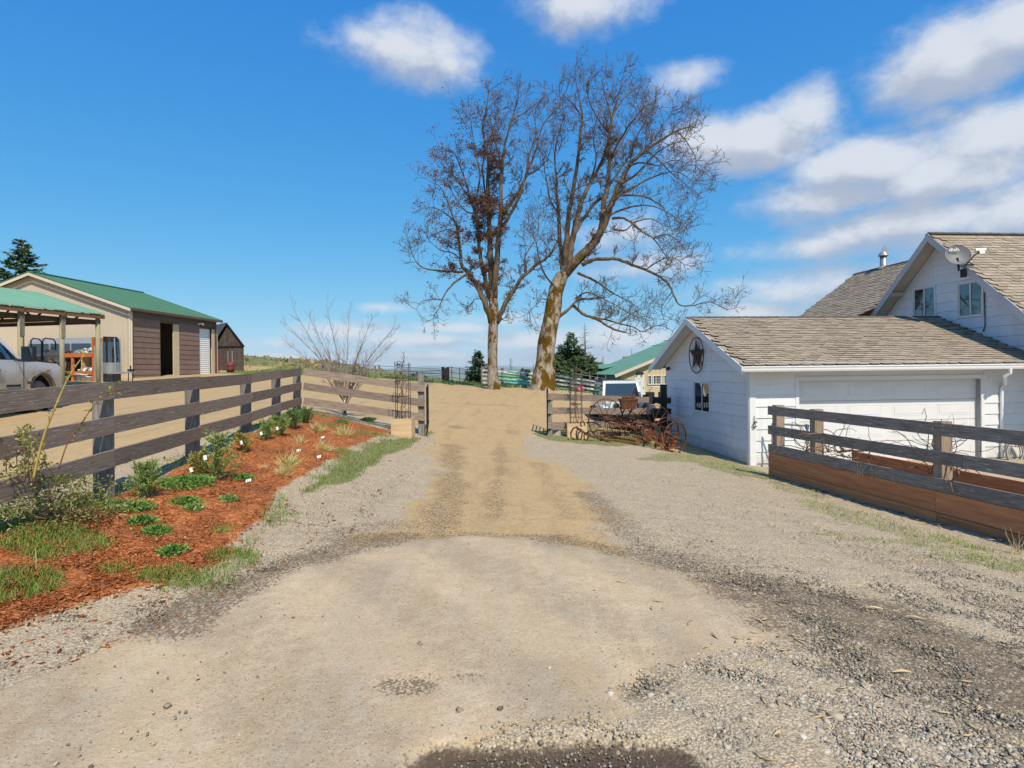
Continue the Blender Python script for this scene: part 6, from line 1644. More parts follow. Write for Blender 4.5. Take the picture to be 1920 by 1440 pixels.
    for x in (0, -3.3):
        for y in (.03, W_ - .31):
            c = T(x, y, .41); mb = MB(); mb.lathe(c, lat, [(.24, .02), (.30, 0), (.39, .015), (.415, .05), (.415, .23), (.39, .265), (.26, .28)], 28); wh = mb.build('tyre', MT['tyre_dusty'], t, True)
            mb = MB(); mb.lathe(c + lat * .02, lat, [(.001, .06), (.07, .05), (.08, .02), (.22, .04), (.245, .0), (.25, .05)], 20); mb.build('rim', MT['gate_grey'], wh, True)
    m0 = T(-1.05, -.28, 1.48); mb = MB(); mb.boxc(m0, fwd, lat, UP, .07, .13, .19); mr = mb.build('mirror', MT['plastic_black'], t)
    mb = MB(); mb.boxc(m0 - fwd * .073, lat, fwd, UP, .11, .004, .16); mb.build('mirror_glass', MT['glass'], mr)
    mb = MB(); mb.tube([T(-1.02, .03, 1.36), T(-1.02, -.15, 1.32), T(-1.04, -.26, 1.36)], .035, 6); mb.build('mirror_arm', MT['plastic_black'], mr)
    mb = MB(); mb.boxc(T(.97, .28, 1.0), fwd, lat, UP, .035, .22, .14); mb.build('headlamp', MT['glass'], t)
    mb = MB(); mb.boxc(T(.35, .012, 1.08), fwd, lat, UP, .10, .008, .02); mb.build('side_marker', MT['lamp_amber'], t)
    mb = MB(); mb.boxc(T(1.0, W_ / 2, .56), lat, fwd, UP, W_ / 2 - .03, .10, .14); mb.build('bumper', MT['chrome'], t)
    mb = MB(); mb.boxc(T(.99, W_ / 2, .92), lat, fwd, UP, W_ / 2 - .5, .02, .20); mb.build('grille', MT['plastic_black'], t)
pickup()
# ------------------------------------------------------------------ trees
def bark_mat(name, pale, dark, moss, mossy):
    m = bpy.data.materials.new(name); m.use_nodes = True; nt = m.node_tree; N = nt.nodes; L = nt.links; b = N['Principled BSDF']
    tc = N.new('ShaderNodeTexCoord'); b.inputs['Roughness'].default_value = .95; b.inputs['Specular IOR Level'].default_value = .1
    def nz(s, d, st=(1, 1, 1)):
        mp = N.new('ShaderNodeMapping'); mp.inputs['Scale'].default_value = st; L.new(tc.outputs['Object'], mp.inputs[0])
        n = N.new('ShaderNodeTexNoise'); n.inputs['Scale'].default_value = s; n.inputs['Detail'].default_value = d; n.inputs['Roughness'].default_value = .65; L.new(mp.outputs[0], n.inputs['Vector']); return n.outputs[0]
    def rp(v, a, c0, bb, c1):
        r = N.new('ShaderNodeValToRGB'); e = r.color_ramp.elements; e[0].position, e[1].position = a, bb; e[0].color, e[1].color = (*c0, 1), (*c1, 1); L.new(v, r.inputs[0]); return r.outputs[0]
    col = rp(nz(5, 7, (1, 1, .35)), .35, dark, .65, pale)
    fac = rp(nz(2.0, 7, (1, 1, .55)), mossy, (0, 0, 0), mossy + .06, (1, 1, 1))
    # moss sits on the lower stem more than on the twigs
    mx = N.new('ShaderNodeMix'); mx.data_type = 'RGBA'; L.new(fac, mx.inputs[0]); L.new(col, mx.inputs[6]); L.new(rp(nz(9, 4), .3, tuple(x * .6 for x in moss), .7, moss), mx.inputs[7])
    L.new(mx.outputs[2], b.inputs['Base Color'])
    bp = N.new('ShaderNodeBump'); bp.inputs['Strength'].default_value = .9; bp.inputs['Distance'].default_value = .06; L.new(nz(7, 7, (1, 1, .4)), bp.inputs['Height']); L.new(bp.outputs[0], b.inputs['Normal'])
    return m
MT['bark_a'] = bark_mat('bark_a', (.38, .33, .27), (.17, .135, .10), (.13, .070, .012), .50)
MT['bark_b'] = bark_mat('bark_b', (.42, .37, .30), (.18, .14, .10), (.135, .080, .010), .47)
MT['limb'] = bark_mat('limb', (.22, .175, .13), (.062, .046, .032), (.14, .090, .018), .53)
MT['twig'] = mat('twig', (.085, .058, .042), (.18, .135, .105), 2.0, .95)
MT['dry_leaf'] = mat_tones('dry_leaf', [(0, (.075, .026, .016)), (.5, (.17, .062, .034)), (1, (.30, .135, .075))], .9, trans=.3)

def smooth_path(pts, n):
    """Catmull-Rom through (Vector, r) points"""
    out = []
    m_ = len(pts)
    for i in range(m_ - 1):
        p0, p1, p2, p3 = (pts[max(i - 1, 0)], pts[i], pts[i + 1], pts[min(i + 2, m_ - 1)])
        for k in range(n):
            t = k / n
            v = .5 * ((2 * p1[0]) + (p2[0] - p0[0]) * t + (2 * p0[0] - 5 * p1[0] + 4 * p2[0] - p3[0]) * t * t + (3 * p1[0] - p0[0] - 3 * p2[0] + p3[0]) * t ** 3)
            out.append((v, p1[1] + (p2[1] - p1[1]) * t))
    out.append(pts[-1]); return out

def big_tree(name, label, depth, trunk, limbs, seed, bark, twigs_per_m, leaf_fn, scale_tw=1.0):
    r = random.Random(seed); rn = r.uniform
    base = P(trunk[0][0], trunk[0][1], depth)
    t = thing(name, label, 'tree', base)
    tr = [(P(x, y, depth), rad) for x, y, rad in trunk]
    # trunk with root flare and irregular girth
    mb = MB(); path = smooth_path(tr, 4)
    b0 = path[0][0]; path = [(b0 - UP * .4, path[0][1] * 1.15)] + path
    sides = 18; base_i = 0
    for i, (p, rad) in enumerate(path):
        for k in range(sides):
            a = 6.2832 * k / sides; wob_ = 1 + .09 * math.sin(3 * a + i * .35) + .06 * math.sin(5 * a - i * .5) + rn(-.025, .025)
            fl = 1 + .22 * max(0, 1 - i / 5) * max(0, math.sin(2.5 * a + 1))
            mb.v.append(tuple(p + V((math.cos(a), math.sin(a), 0)) * rad * wob_ * fl))
    for i in range(len(path) - 1):
        for k in range(sides):
            k2 = (k + 1) % sides; mb.f.append((i * sides + k, i * sides + k2, (i + 1) * sides + k2, (i + 1) * sides + k)); mb.uv.append([(0, 0)] * 4); mb.t.append(.5)
    mb.build('trunk', MT[bark], t, True)
    allpts = [(p, rad) for p, rad in path]
    tw = MB(); leaves_p, leaves_n = [], []
    def twig(p, v, L_, rad, lev):
        n = 4 if lev < 3 else 3; pts = [p]; rr = [rad]; q = p; d = v.normalized()
        for i in range(n):
            d = (d + V((rn(-.27, .27), rn(-.27, .27), rn(-.20, .34)))).normalized(); q = q + d * (L_ / n); pts.append(q); rr.append(max(rad * (1 - .78 * (i + 1) / n), .0085))
        tw.tube(pts, rr, 4 if lev < 2 else 3, False)
        if lev < 3:
            k = {0: r.randint(5, 7), 1: r.randint(4, 6), 2: r.randint(2, 4)}[lev]
            for j in range(k):
                f = rn(.2, 1.0); i = min(int(f * n), n - 1); s = pts[i].lerp(pts[i + 1], f * n - i)
                d2 = (pts[i + 1] - pts[i]).normalized(); side = d2.cross(V((rn(-1, 1), rn(-1, 1), rn(-1, 1)))).normalized()
                twig(s, d2 * rn(.35, .9) + side * rn(.5, 1.0) + UP * rn(-.1, .3), L_ * rn(.36, .62), max(rr[i] * .62, .0105), lev + 1)
        if lev >= 2:
            lf = leaf_fn(pts[-1], r)
            for _ in range(lf):
                leaves_p.append(pts[-1] + V((rn(-.16, .16), rn(-.16, .16), rn(-.18, .08))));
    for li, (pix, r0, r1, dd) in enumerate(limbs):
        n = len(pix); start = P(pix[0][0], pix[0][1], depth)
        j = min(range(len(allpts)), key=lambda k: (V((allpts[k][0].x, 0, allpts[k][0].z)) - V((start.x, 0, start.z))).length)
        d0 = allpts[j][0].y
        pts = []
        for i, (x, y) in enumerate(pix):
            f = i / (n - 1); dep = d0 + dd * (f ** .9) + (rn(-.12, .12) if 0 < i else 0)
            pts.append((P(x, y, dep), r0 + (r1 - r0) * f ** .8))
        pth = smooth_path(pts, 4)
        mb = MB(); mb.tube([p + (V((rn(-1, 1), rn(-1, 1), rn(-1, 1))) * min(.05, rad * .3) if 0 < k else V((0, 0, 0))) for k, (p, rad) in enumerate(pth)], [rad for p, rad in pth], 8)
        mb.build('limb', MT['limb'], t, True)
        allpts += [(p, rad) for p, rad in pth]
        # branches along the limb
        for k in range(1, len(pth)):
            p, rad = pth[k]; q = pth[k - 1][0]; seg = (p - q).length; f = k / len(pth)
            cnt = seg * twigs_per_m * (.35 + 1.1 * f)
            c = int(cnt) + (1 if r.random() < cnt - int(cnt) else 0)
            if k == len(pth) - 1: c += 2
            for _ in range(c):
                d = (p - q).normalized(); side = d.cross(V((rn(-1, 1), rn(-1, 1), rn(-1, 1)))).normalized()
                twig(q.lerp(p, r.random()), d * rn(.2, .8) + side * rn(.6, 1.1) + UP * rn(-.05, .45), rn(.9, 1.9) * scale_tw * (.65 + .5 * f), min(max(rad * .40, .017), .045), 1 if rad < .07 else 0)
    tw.build('twigs', MT['twig'], t)
    if leaves_p:
        n = len(leaves_p); rs = np.random.RandomState(seed); s = rs.uniform(.045, .10, n)
        bv = [(-.5, 0, 0), (.5, 0, 0), (.7, .6, .12), (0, 1, -.1), (-.7, .6, .12)]; bf = np.array([(0, 1, 2), (0, 2, 4), (4, 2, 3)])
        pos = np.array([tuple(p - base) for p in leaves_p])
        a = rs.uniform(0, 6.283, (n,)); R_ = rots(n, rs, 1.1)
        o = scatter('leaves', bv, bf, pos, R_, np.stack([s * .8, s, s], 1), rs.uniform(0, 1, n), MT['dry_leaf'])
        o.parent = t
    return t

LT_TRUNK = [(925, 733, .50), (925, 724, .37), (924, 700, .31), (924, 660, .29), (925, 620, .29), (925, 590, .30), (924, 560, .26)]
LT_LIMBS = [
    ([(924, 575), (922, 520), (920, 470), (918, 420), (914, 350), (916, 300), (906, 245), (912, 205), (917, 165)], .24, .02, .5),
    ([(926, 560), (931, 500), (935, 450), (938, 400), (941, 330), (947, 270), (960, 225), (972, 180)], .22, .02, -1.4),
    ([(922, 570), (908, 517), (900, 470), (896, 433), (891, 400), (880, 365), (868, 325), (850, 285), (828, 285)], .16, .02, 1.6),
    ([(921, 605), (910, 570), (896, 540), (883, 517), (867, 500), (862, 465), (858, 433), (852, 415), (832, 398), (812, 388)], .20, .02, -2.2),
    ([(868, 510), (840, 509), (803, 505), (786, 497), (776, 482), (768, 462)], .08, .015, 1.2),
    ([(874, 515), (852, 530), (838, 546), (829, 562), (822, 580), (813, 592)], .07, .02, -1.0),
    ([(828, 562), (805, 562), (790, 566), (780, 580)], .035, .01, -.6),
    ([(931, 605), (945, 575), (962, 545), (982, 518), (1008, 495), (1030, 480), (1040, 462), (1050, 440)], .19, .03, -1.8),
    ([(938, 405), (955, 385), (970, 363), (980, 345), (987, 327), (1003, 287), (1012, 250), (1023, 227), (1047, 200)], .13, .02, 1.8),
    ([(939, 430), (962, 392), (975, 365), (985, 330), (993, 290), (1005, 250), (1000, 215)], .11, .02, -2.0),
    ([(897, 440), (893, 380), (900, 330), (892, 290), (886, 250), (880, 220)], .09, .015, -1.5),
    ([(880, 370), (862, 345), (845, 320), (835, 300)], .05, .012, -1.0),
    ([(858, 440), (842, 430), (822, 436), (808, 440)], .05, .012, 1.4),
    ([(866, 490), (850, 475), (828, 470), (812, 458), (800, 445)], .05, .012, 1.0),
    ([(915, 400), (908, 350), (905, 310), (915, 270), (930, 240)], .08, .012, 1.8),
    ([(941, 340), (935, 290), (925, 250), (935, 205)], .07, .012, 1.2),
    ([(912, 575), (900, 560), (890, 562), (880, 575)], .03, .01, .8),
    ([(985, 515), (985, 480), (1000, 455), (1010, 430), (1008, 400)], .06, .012, 1.5),
    ([(987, 327), (1005, 320), (1025, 300), (1035, 270)], .06, .012, -1.6), ([(960, 225), (985, 210), (1010, 190), (1030, 180)], .05, .012, 1.2), ([(852, 415), (838, 375), (825, 350), (815, 345)], .05, .012, -1.4), ([(891, 400), (872, 395), (850, 365), (838, 335)], .06, .012, 1.5)]
RT_TRUNK = [(1014, 734, 1.02), (1016, 722, .78), (1021, 690, .60), (1025, 655, .55), (1029, 625, .52), (1034, 590, .50), (1039, 560, .48), (1047, 532, .45), (1058, 510, .42)]
RT_LIMBS = [
    ([(1056, 513), (1073, 497), (1095, 474), (1114, 456), (1128, 432), (1138, 405), (1150, 375), (1162, 345), (1180, 310), (1200, 290), (1235, 265), (1270, 245), (1305, 235)], .38, .025, -2.6),
    ([(1128, 432), (1130, 395), (1138, 350), (1143, 300), (1142, 260), (1148, 220), (1160, 180), (1172, 128)], .20, .02, 2.0),
    ([(1066, 500), (1072, 455), (1080, 415), (1088, 385), (1105, 345), (1125, 310), (1140, 265), (1146, 225), (1135, 180), (1128, 150)], .22, .02, 1.2),
    ([(1060, 505), (1061, 460), (1066, 410), (1074, 360), (1082, 310), (1088, 260), (1092, 220), (1085, 180), (1078, 145)], .21, .02, -1.6),
    ([(1055, 505), (1050, 455), (1047, 410), (1045, 370), (1043, 330), (1040, 290), (1048, 250), (1060, 215)], .16, .02, 2.4),
    ([(1075, 440), (1095, 408), (1112, 385), (1135, 362), (1150, 335), (1175, 300), (1190, 265), (1205, 230), (1195, 195)], .13, .015, 2.6),
    ([(1148, 410), (1165, 408), (1185, 418), (1205, 435), (1225, 447), (1240, 468), (1255, 490)], .09, .02, -1.8),
    ([(1152, 430), (1172, 432), (1186, 422), (1200, 436)], .07, .012, 1.5),
    ([(1092, 497), (1110, 488), (1135, 485), (1162, 487), (1185, 497), (1210, 506), (1235, 517), (1255, 535), (1264, 555), (1275, 572), (1300, 573), (1330, 566), (1365, 582)], .14, .018, -2.4),
    ([(1044, 596), (1056, 588), (1072, 574), (1085, 562), (1110, 560), (1135, 558)], .13, .04, 1.6),
    ([(1074, 572), (1092, 588), (1107, 594), (1125, 602), (1140, 612), (1158, 620), (1174, 623)], .11, .05, -1.8),
    ([(1110, 594), (1138, 600), (1165, 608), (1185, 612), (1205, 622), (1225, 612), (1245, 612), (1262, 622)], .06, .012, -1.2),
    ([(1084, 512), (1102, 520), (1122, 530), (1142, 545), (1165, 558), (1180, 566), (1200, 580)], .10, .015, 2.2),
    ([(1080, 560), (1100, 548), (1130, 560), (1155, 572), (1185, 590), (1215, 600)], .06, .012, -2.0),
    ([(1036, 570), (1018, 560), (1005, 572), (992, 585)], .05, .01, -1.2),
    ([(1044, 540), (1025, 520), (1012, 490), (1005, 455), (995, 430)], .07, .012, -2.2),
    ([(1163, 366), (1185, 366), (1207, 368), (1228, 378), (1243, 388), (1252, 410), (1262, 440)], .08, .015, -1.4),
    ([(1180, 310), (1205, 305), (1235, 310), (1265, 300), (1295, 310)], .07, .012, 1.8),
    ([(1215, 283), (1235, 300), (1260, 325), (1285, 345), (1310, 365)], .05, .012, -1.5),
    ([(1047, 400), (1032, 375), (1025, 340), (1020, 300), (1030, 270)], .07, .012, -1.5),
    ([(1145, 300), (1165, 270), (1185, 235), (1210, 215)], .06, .012, 2.2),
    ([(1142, 250), (1120, 220), (1105, 190), (1100, 160)], .06, .012, -1.6),
    ([(1262, 545), (1250, 560), (1240, 580), (1245, 600)], .03, .01, 1.0),
    ([(1150, 375), (1190, 350), (1230, 330), (1270, 322), (1305, 345)], .09, .012, 1.6), ([(1162, 345), (1195, 325), (1225, 292), (1255, 272), (1285, 265)], .09, .012, -2.2),
    ([(1138, 405), (1175, 390), (1215, 385), (1255, 400), (1290, 430)], .08, .012, 2.4), ([(1200, 290), (1230, 255), (1250, 225), (1268, 205)], .06, .012, 1.2),
    ([(1225, 447), (1250, 440), (1275, 455), (1290, 480)], .045, .01, -1.4), ([(1185, 418), (1220, 410), (1250, 425), (1278, 418)], .05, .01, 1.9),
    ([(1143, 300), (1165, 258), (1190, 222), (1215, 196), (1238, 205)], .08, .012, -2.4), ([(1148, 220), (1165, 190), (1190, 168), (1205, 165)], .06, .012, 1.4),
    ([(1092, 220), (1075, 195), (1060, 182), (1048, 168)], .05, .012, -1.8), ([(1210, 506), (1235, 490), (1260, 482), (1285, 498)], .05, .01, 1.6),
    ([(1105, 345), (1118, 300), (1112, 255), (1122, 215)], .07, .012, -2.6), ([(1270, 245), (1290, 270), (1305, 300), (1300, 330)], .04, .01, 1.0)]
def _leaf_l(p, r):
    # brown leaves cling mostly to the left tree's left half
    c = P(862, 380, 36); w = max(0, 1 - ((p.x - c.x) / 2.9) ** 2 * .8 - ((p.z - c.z) / 7.5) ** 2)
    return (1 if r.random() < .10 + .8 * w else 0) + (1 if r.random() < .8 * w else 0)
def _leaf_r(p, r):
    c = P(1005, 520, 36); w = max(0, 1 - ((p.x - c.x) / 2.5) ** 2 - ((p.z - c.z) / 3.5) ** 2)
    return 1 if r.random() < .05 + .6 * w else 0
big_tree('oak_tree', 'slimmer bare oak with clinging brown leaves, left of the pair', 36.0, LT_TRUNK, LT_LIMBS, 3, 'bark_a', 2.7, _leaf_l, .75)
big_tree('oak_tree', 'larger leaning bare oak with mossy trunk, right of the pair', 36.3, RT_TRUNK, RT_LIMBS, 5, 'bark_b', 2.5, _leaf_r, .82)

# small many-stemmed bare tree behind the cross fence
def bare_shrub_tree():
    r = random.Random(12); rn = r.uniform; d = 15.9; base = V((P(646, 786, d).x, d, gz(P(646, 786, d).x, d)))
    t = thing('young_tree', 'small bare many stemmed tree behind the grey cross fence', 'tree', base)
    tips = [(528, 600, .2), (545, 572, -.5), (575, 585, .6), (612, 572, -.4), (655, 575, .5), (700, 590, -.3), (738, 640, .4), (742, 610, -.6), (530, 635, .8), (600, 620, 1.0), (680, 640, -.9), (718, 660, .7)]
    mb = MB(); fork = P(648, 745, d)
    mb.tube([base - UP * .2, base + V((.02, 0, .15)), P(647, 765, d), fork], [.05, .045, .04, .038], 8); mb.build('trunk', mat('birch_bark', (.09, .075, .065), (.16, .13, .11), 5, .9, specks=((.70, .66, .60), 6, .50)), t, True)
    tw = MB(); st = MB()
    def tw_(p, v, L_, rad, lev):
        pts = [p]; q = p; n = 5; rr = [rad]; dd = v.normalized()
        for i in range(n):
            dd = (dd + V((rn(-.16, .16), rn(-.16, .16), rn(-.04, .16)))).normalized(); q = q + dd * L_ / n; pts.append(q); rr.append(max(rad * (1 - .8 * (i + 1) / n), .002))
        tw.tube(pts, rr, 4, False)
        if lev < 2:
            for _ in range(4 if lev == 0 else 3):
                f = rn(.25, 1); i = min(int(f * n), n - 1); d2 = (pts[i + 1] - pts[i]).normalized(); sd = d2.cross(V((rn(-1, 1), rn(-1, 1), rn(-1, 1)))).normalized()
                tw_(pts[i], d2 * .9 + sd * rn(.35, .7) + UP * .15, L_ * rn(.4, .6), max(rr[i] * .7, .003), lev + 1)
    for k, (x, y, dy) in enumerate(tips):
        e = P(x, y, d + dy); s = fork + V((rn(-.03, .03), 0, rn(-.25, .1))); mid = s.lerp(e, .45) + UP * .18 + V((rn(-.05, .05), 0, 0))
        pth = smooth_path([(s, .020), (s.lerp(mid, .5) + UP * .06, .016), (mid, .011), (e, .003)], 5)
        st.tube([p for p, _ in pth], [q for _, q in pth], 6)
        for i in range(3, len(pth)):
            for _ in range(1 if i < 8 else 2):
                p, q = pth[i - 1][0], pth[i][0]; d2 = (q - p).normalized(); sd = d2.cross(V((rn(-1, 1), rn(-1, 1), rn(-1, 1)))).normalized()
                tw_(p, d2 * .9 + sd * rn(.3, .7), rn(.22, .5), max(pth[i][1] * .45, .003), 1 if i > 7 else 0)
    tm = mat('young_twig', (.20, .15, .13), (.33, .27, .24), 3, .9); st.build('stems', tm, t, True); tw.build('twigs', tm, t)
bare_shrub_tree()

# conifers
MT['needles'] = mat_tones('needles', [(0, (.026, .055, .022)), (.4, (.060, .110, .038)), (.75, (.105, .165, .058)), (1, (.17, .215, .08))], .8, trans=.12)
MT['trunk_dark'] = mat('trunk_dark', (.06, .045, .035), (.12, .09, .07), 6, .95)
def conifer(label, base, H, R, seed, dense=1.0, needles=True, group=None, taper=1.0, name='fir_tree'):
    r = random.Random(seed); rn = r.uniform; t = thing(name, label, 'tree', base, group)
    mb = MB(); mb.tube([V(base) - UP * .3, V(base) + UP * H * .5, V(base) + UP * H], [H * .017 + .04, H * .010 + .02, .015], 7); mb.build('trunk', MT['trunk_dark'], t, True)
    br = MB(); P_, S_, A_ = [], [], []
    z = H * .10; i = 0
    while z < H * .985:
        f = z / H; L0 = R * (1 - f) ** (.8 * taper) * rn(.75, 1.15) + .12
        for k in range(r.randint(4, 6)):
            a = rn(0, 6.283); L_ = L0 * rn(.6, 1.1); droop = rn(-.28, .05) + .25 * f
            v = V((math.cos(a), math.sin(a), droop)).normalized(); p0 = V(base) + UP * (z + rn(-.1, .1)); p1 = p0 + v * L_ * .6; p2 = p0 + v * L_ + UP * (.10 * L_)
            br.tube([p0, p1, p2], [.012 + .008 * L_, .008 + .004 * L_, .005], 3, False)
            if needles:
                n = max(6, int(L_ * 30 * dense))
                for _ in range(n):
                    g = rn(.12, 1.0); c = p0.lerp(p1, g / .6) if g < .6 else p1.lerp(p2, (g - .6) / .4)
                    side = V((-v.y, v.x, 0)) * rn(-1, 1) * L_ * .34 * (1.15 - g)
                    P_.append(c + side + UP * rn(-.10, .05)); S_.append(rn(.20, .42) * (.55 + .12 * R)); A_.append(a + rn(-.8, .8))
            else:
                for _ in range(int(L_ * 4)):
                    c = p0.lerp(p2, rn(.3, 1)); w = V((rn(-1, 1), rn(-1, 1), rn(-.4, .5))).normalized(); br.tube([c, c + w * L_ * .22], [.006, .004], 3, False)
        z += H * (.028 + .022 * (1 - f)) * (1.0 / max(.6, dense ** .4)); i += 1
    br.build('branches', MT['trunk_dark'] if needles else MT['twig'], t)
    if needles and P_:
        n = len(P_); rs = np.random.RandomState(seed); S = np.array(S_); bv = [(-.16, 0, .0), (.16, 0, 0), (.24, .5, -.06), (.0, 1.0, -.16), (-.24, .5, -.06), (0, .45, .10)]
        bf = np.array([(0, 1, 5), (1, 2, 5), (2, 3, 5), (3, 4, 5), (4, 0, 5)])
        A = np.array(A_) - math.pi / 2; T_ = rs.normal(-.1, .3, n); ca, sa = np.cos(A), np.sin(A); ct, st = np.cos(T_), np.sin(T_)
        Rm = np.zeros((n, 3, 3)); Rm[:, 0, 0] = ca; Rm[:, 0, 1] = -sa * ct; Rm[:, 0, 2] = sa * st; Rm[:, 1, 0] = sa; Rm[:, 1, 1] = ca * ct; Rm[:, 1, 2] = -ca * st; Rm[:, 2, 1] = st; Rm[:, 2, 2] = ct
        o = scatter('crown', bv, bf, np.array([tuple(p - V(base)) for p in P_]), Rm, np.stack([S, S, S], 1), rs.uniform(0, 1, n), MT['needles']); o.parent = t
    return t
def tree_at(px, ytop, ybase, d, R, seed, label, **kw):
    b = P(px, ybase, d); H = P(px, ytop, d).z - b.z; return conifer(label, b, H, R, seed, **kw)
GF_ = 'conifers beyond the yard'
tree_at(897, 656, 722, 46, 1.3, 1, 'small lone young fir left of the slim oak trunk', group=GF_)
tree_at(1072, 622, 745, 66, 3.6, 2, 'tall dark fir rising behind the white fence', dense=1.1, group=GF_)
tree_at(1050, 664, 745, 62, 2.6, 3, 'bushy fir close behind the mossy oak trunk', dense=1.1, group=GF_)
tree_at(1040, 676, 745, 58, 2.2, 4, 'lower fir touching the mossy oak trunk', group=GF_)
tree_at(1090, 668, 745, 60, 2.8, 5, 'broad fir right of the tall dark fir', dense=1.1, group=GF_)
tree_at(1112, 682, 745, 57, 2.4, 6, 'low rounded fir nearest the green roofed barn', dense=1.1, group=GF_)
tree_at(1126, 690, 740, 70, 2.4, 7, 'short fir peeking over the barn porch roof', group=GF_)
tree_at(1066, 690, 745, 55, 2.0, 8, 'short fir in front of the tall dark fir', group=GF_)
tree_at(1150, 690, 740, 95, 3.0, 9, 'distant fir just above the barn roof', group=GF_)
tree_at(1098, 605, 740, 63, 2.3, 10, 'leafless dead fir beside the tall dark fir', needles=False, group=GF_)
tree_at(1131, 668, 740, 78, 1.6, 11, 'short leafless dead fir above the barn porch', needles=False, group=GF_)
tree_at(1172, 668, 720, 110, 2.0, 12, 'small fir top above the barn roof slope', group=GF_)
tree_at(1185, 653, 720, 110, .8, 13, 'thin bare snag above the barn roof slope', needles=False, group=GF_)
tree_at(980, 690, 712, 120, 1.2, 14, 'tiny distant fir between the oak trunks, left one', group=GF_)
tree_at(991, 692, 714, 115, 1.3, 15, 'tiny distant fir between the oak trunks, right one', group=GF_)
tree_at(958, 670, 712, 130, 1.2, 16, 'thin bare distant snag between the oak trunks', needles=False, group=GF_)
tree_at(1001, 683, 714, 120, .8, 17, 'thin bare snag just left of the mossy oak', needles=False, group=GF_)
tree_at(1056, 650, 745, 68, 3.6, 21, 'fir between the mossy oak and the tall dark fir', dense=1.1, group=GF_, taper=.75)
tree_at(1083, 652, 745, 67, 3.6, 22, 'fir standing directly behind the dead fir', dense=1.1, group=GF_, taper=.75)
tree_at(1102, 670, 745, 64, 3.8, 23, 'wide fir right of the dead fir', dense=1.1, group=GF_, taper=.7)
tree_at(1120, 682, 745, 66, 3.6, 24, 'wide low fir beside the barn porch', dense=1.1, group=GF_, taper=.7)
tree_at(44, 444, 690, 62, 4.4, 18, 'tall dark fir standing behind the metal shed', dense=1.5, group='firs behind the shed', taper=.9)
tree_at(8, 498, 690, 58, 4.0, 19, 'lower fir at the left edge behind the shed', dense=1.5, group='firs behind the shed')
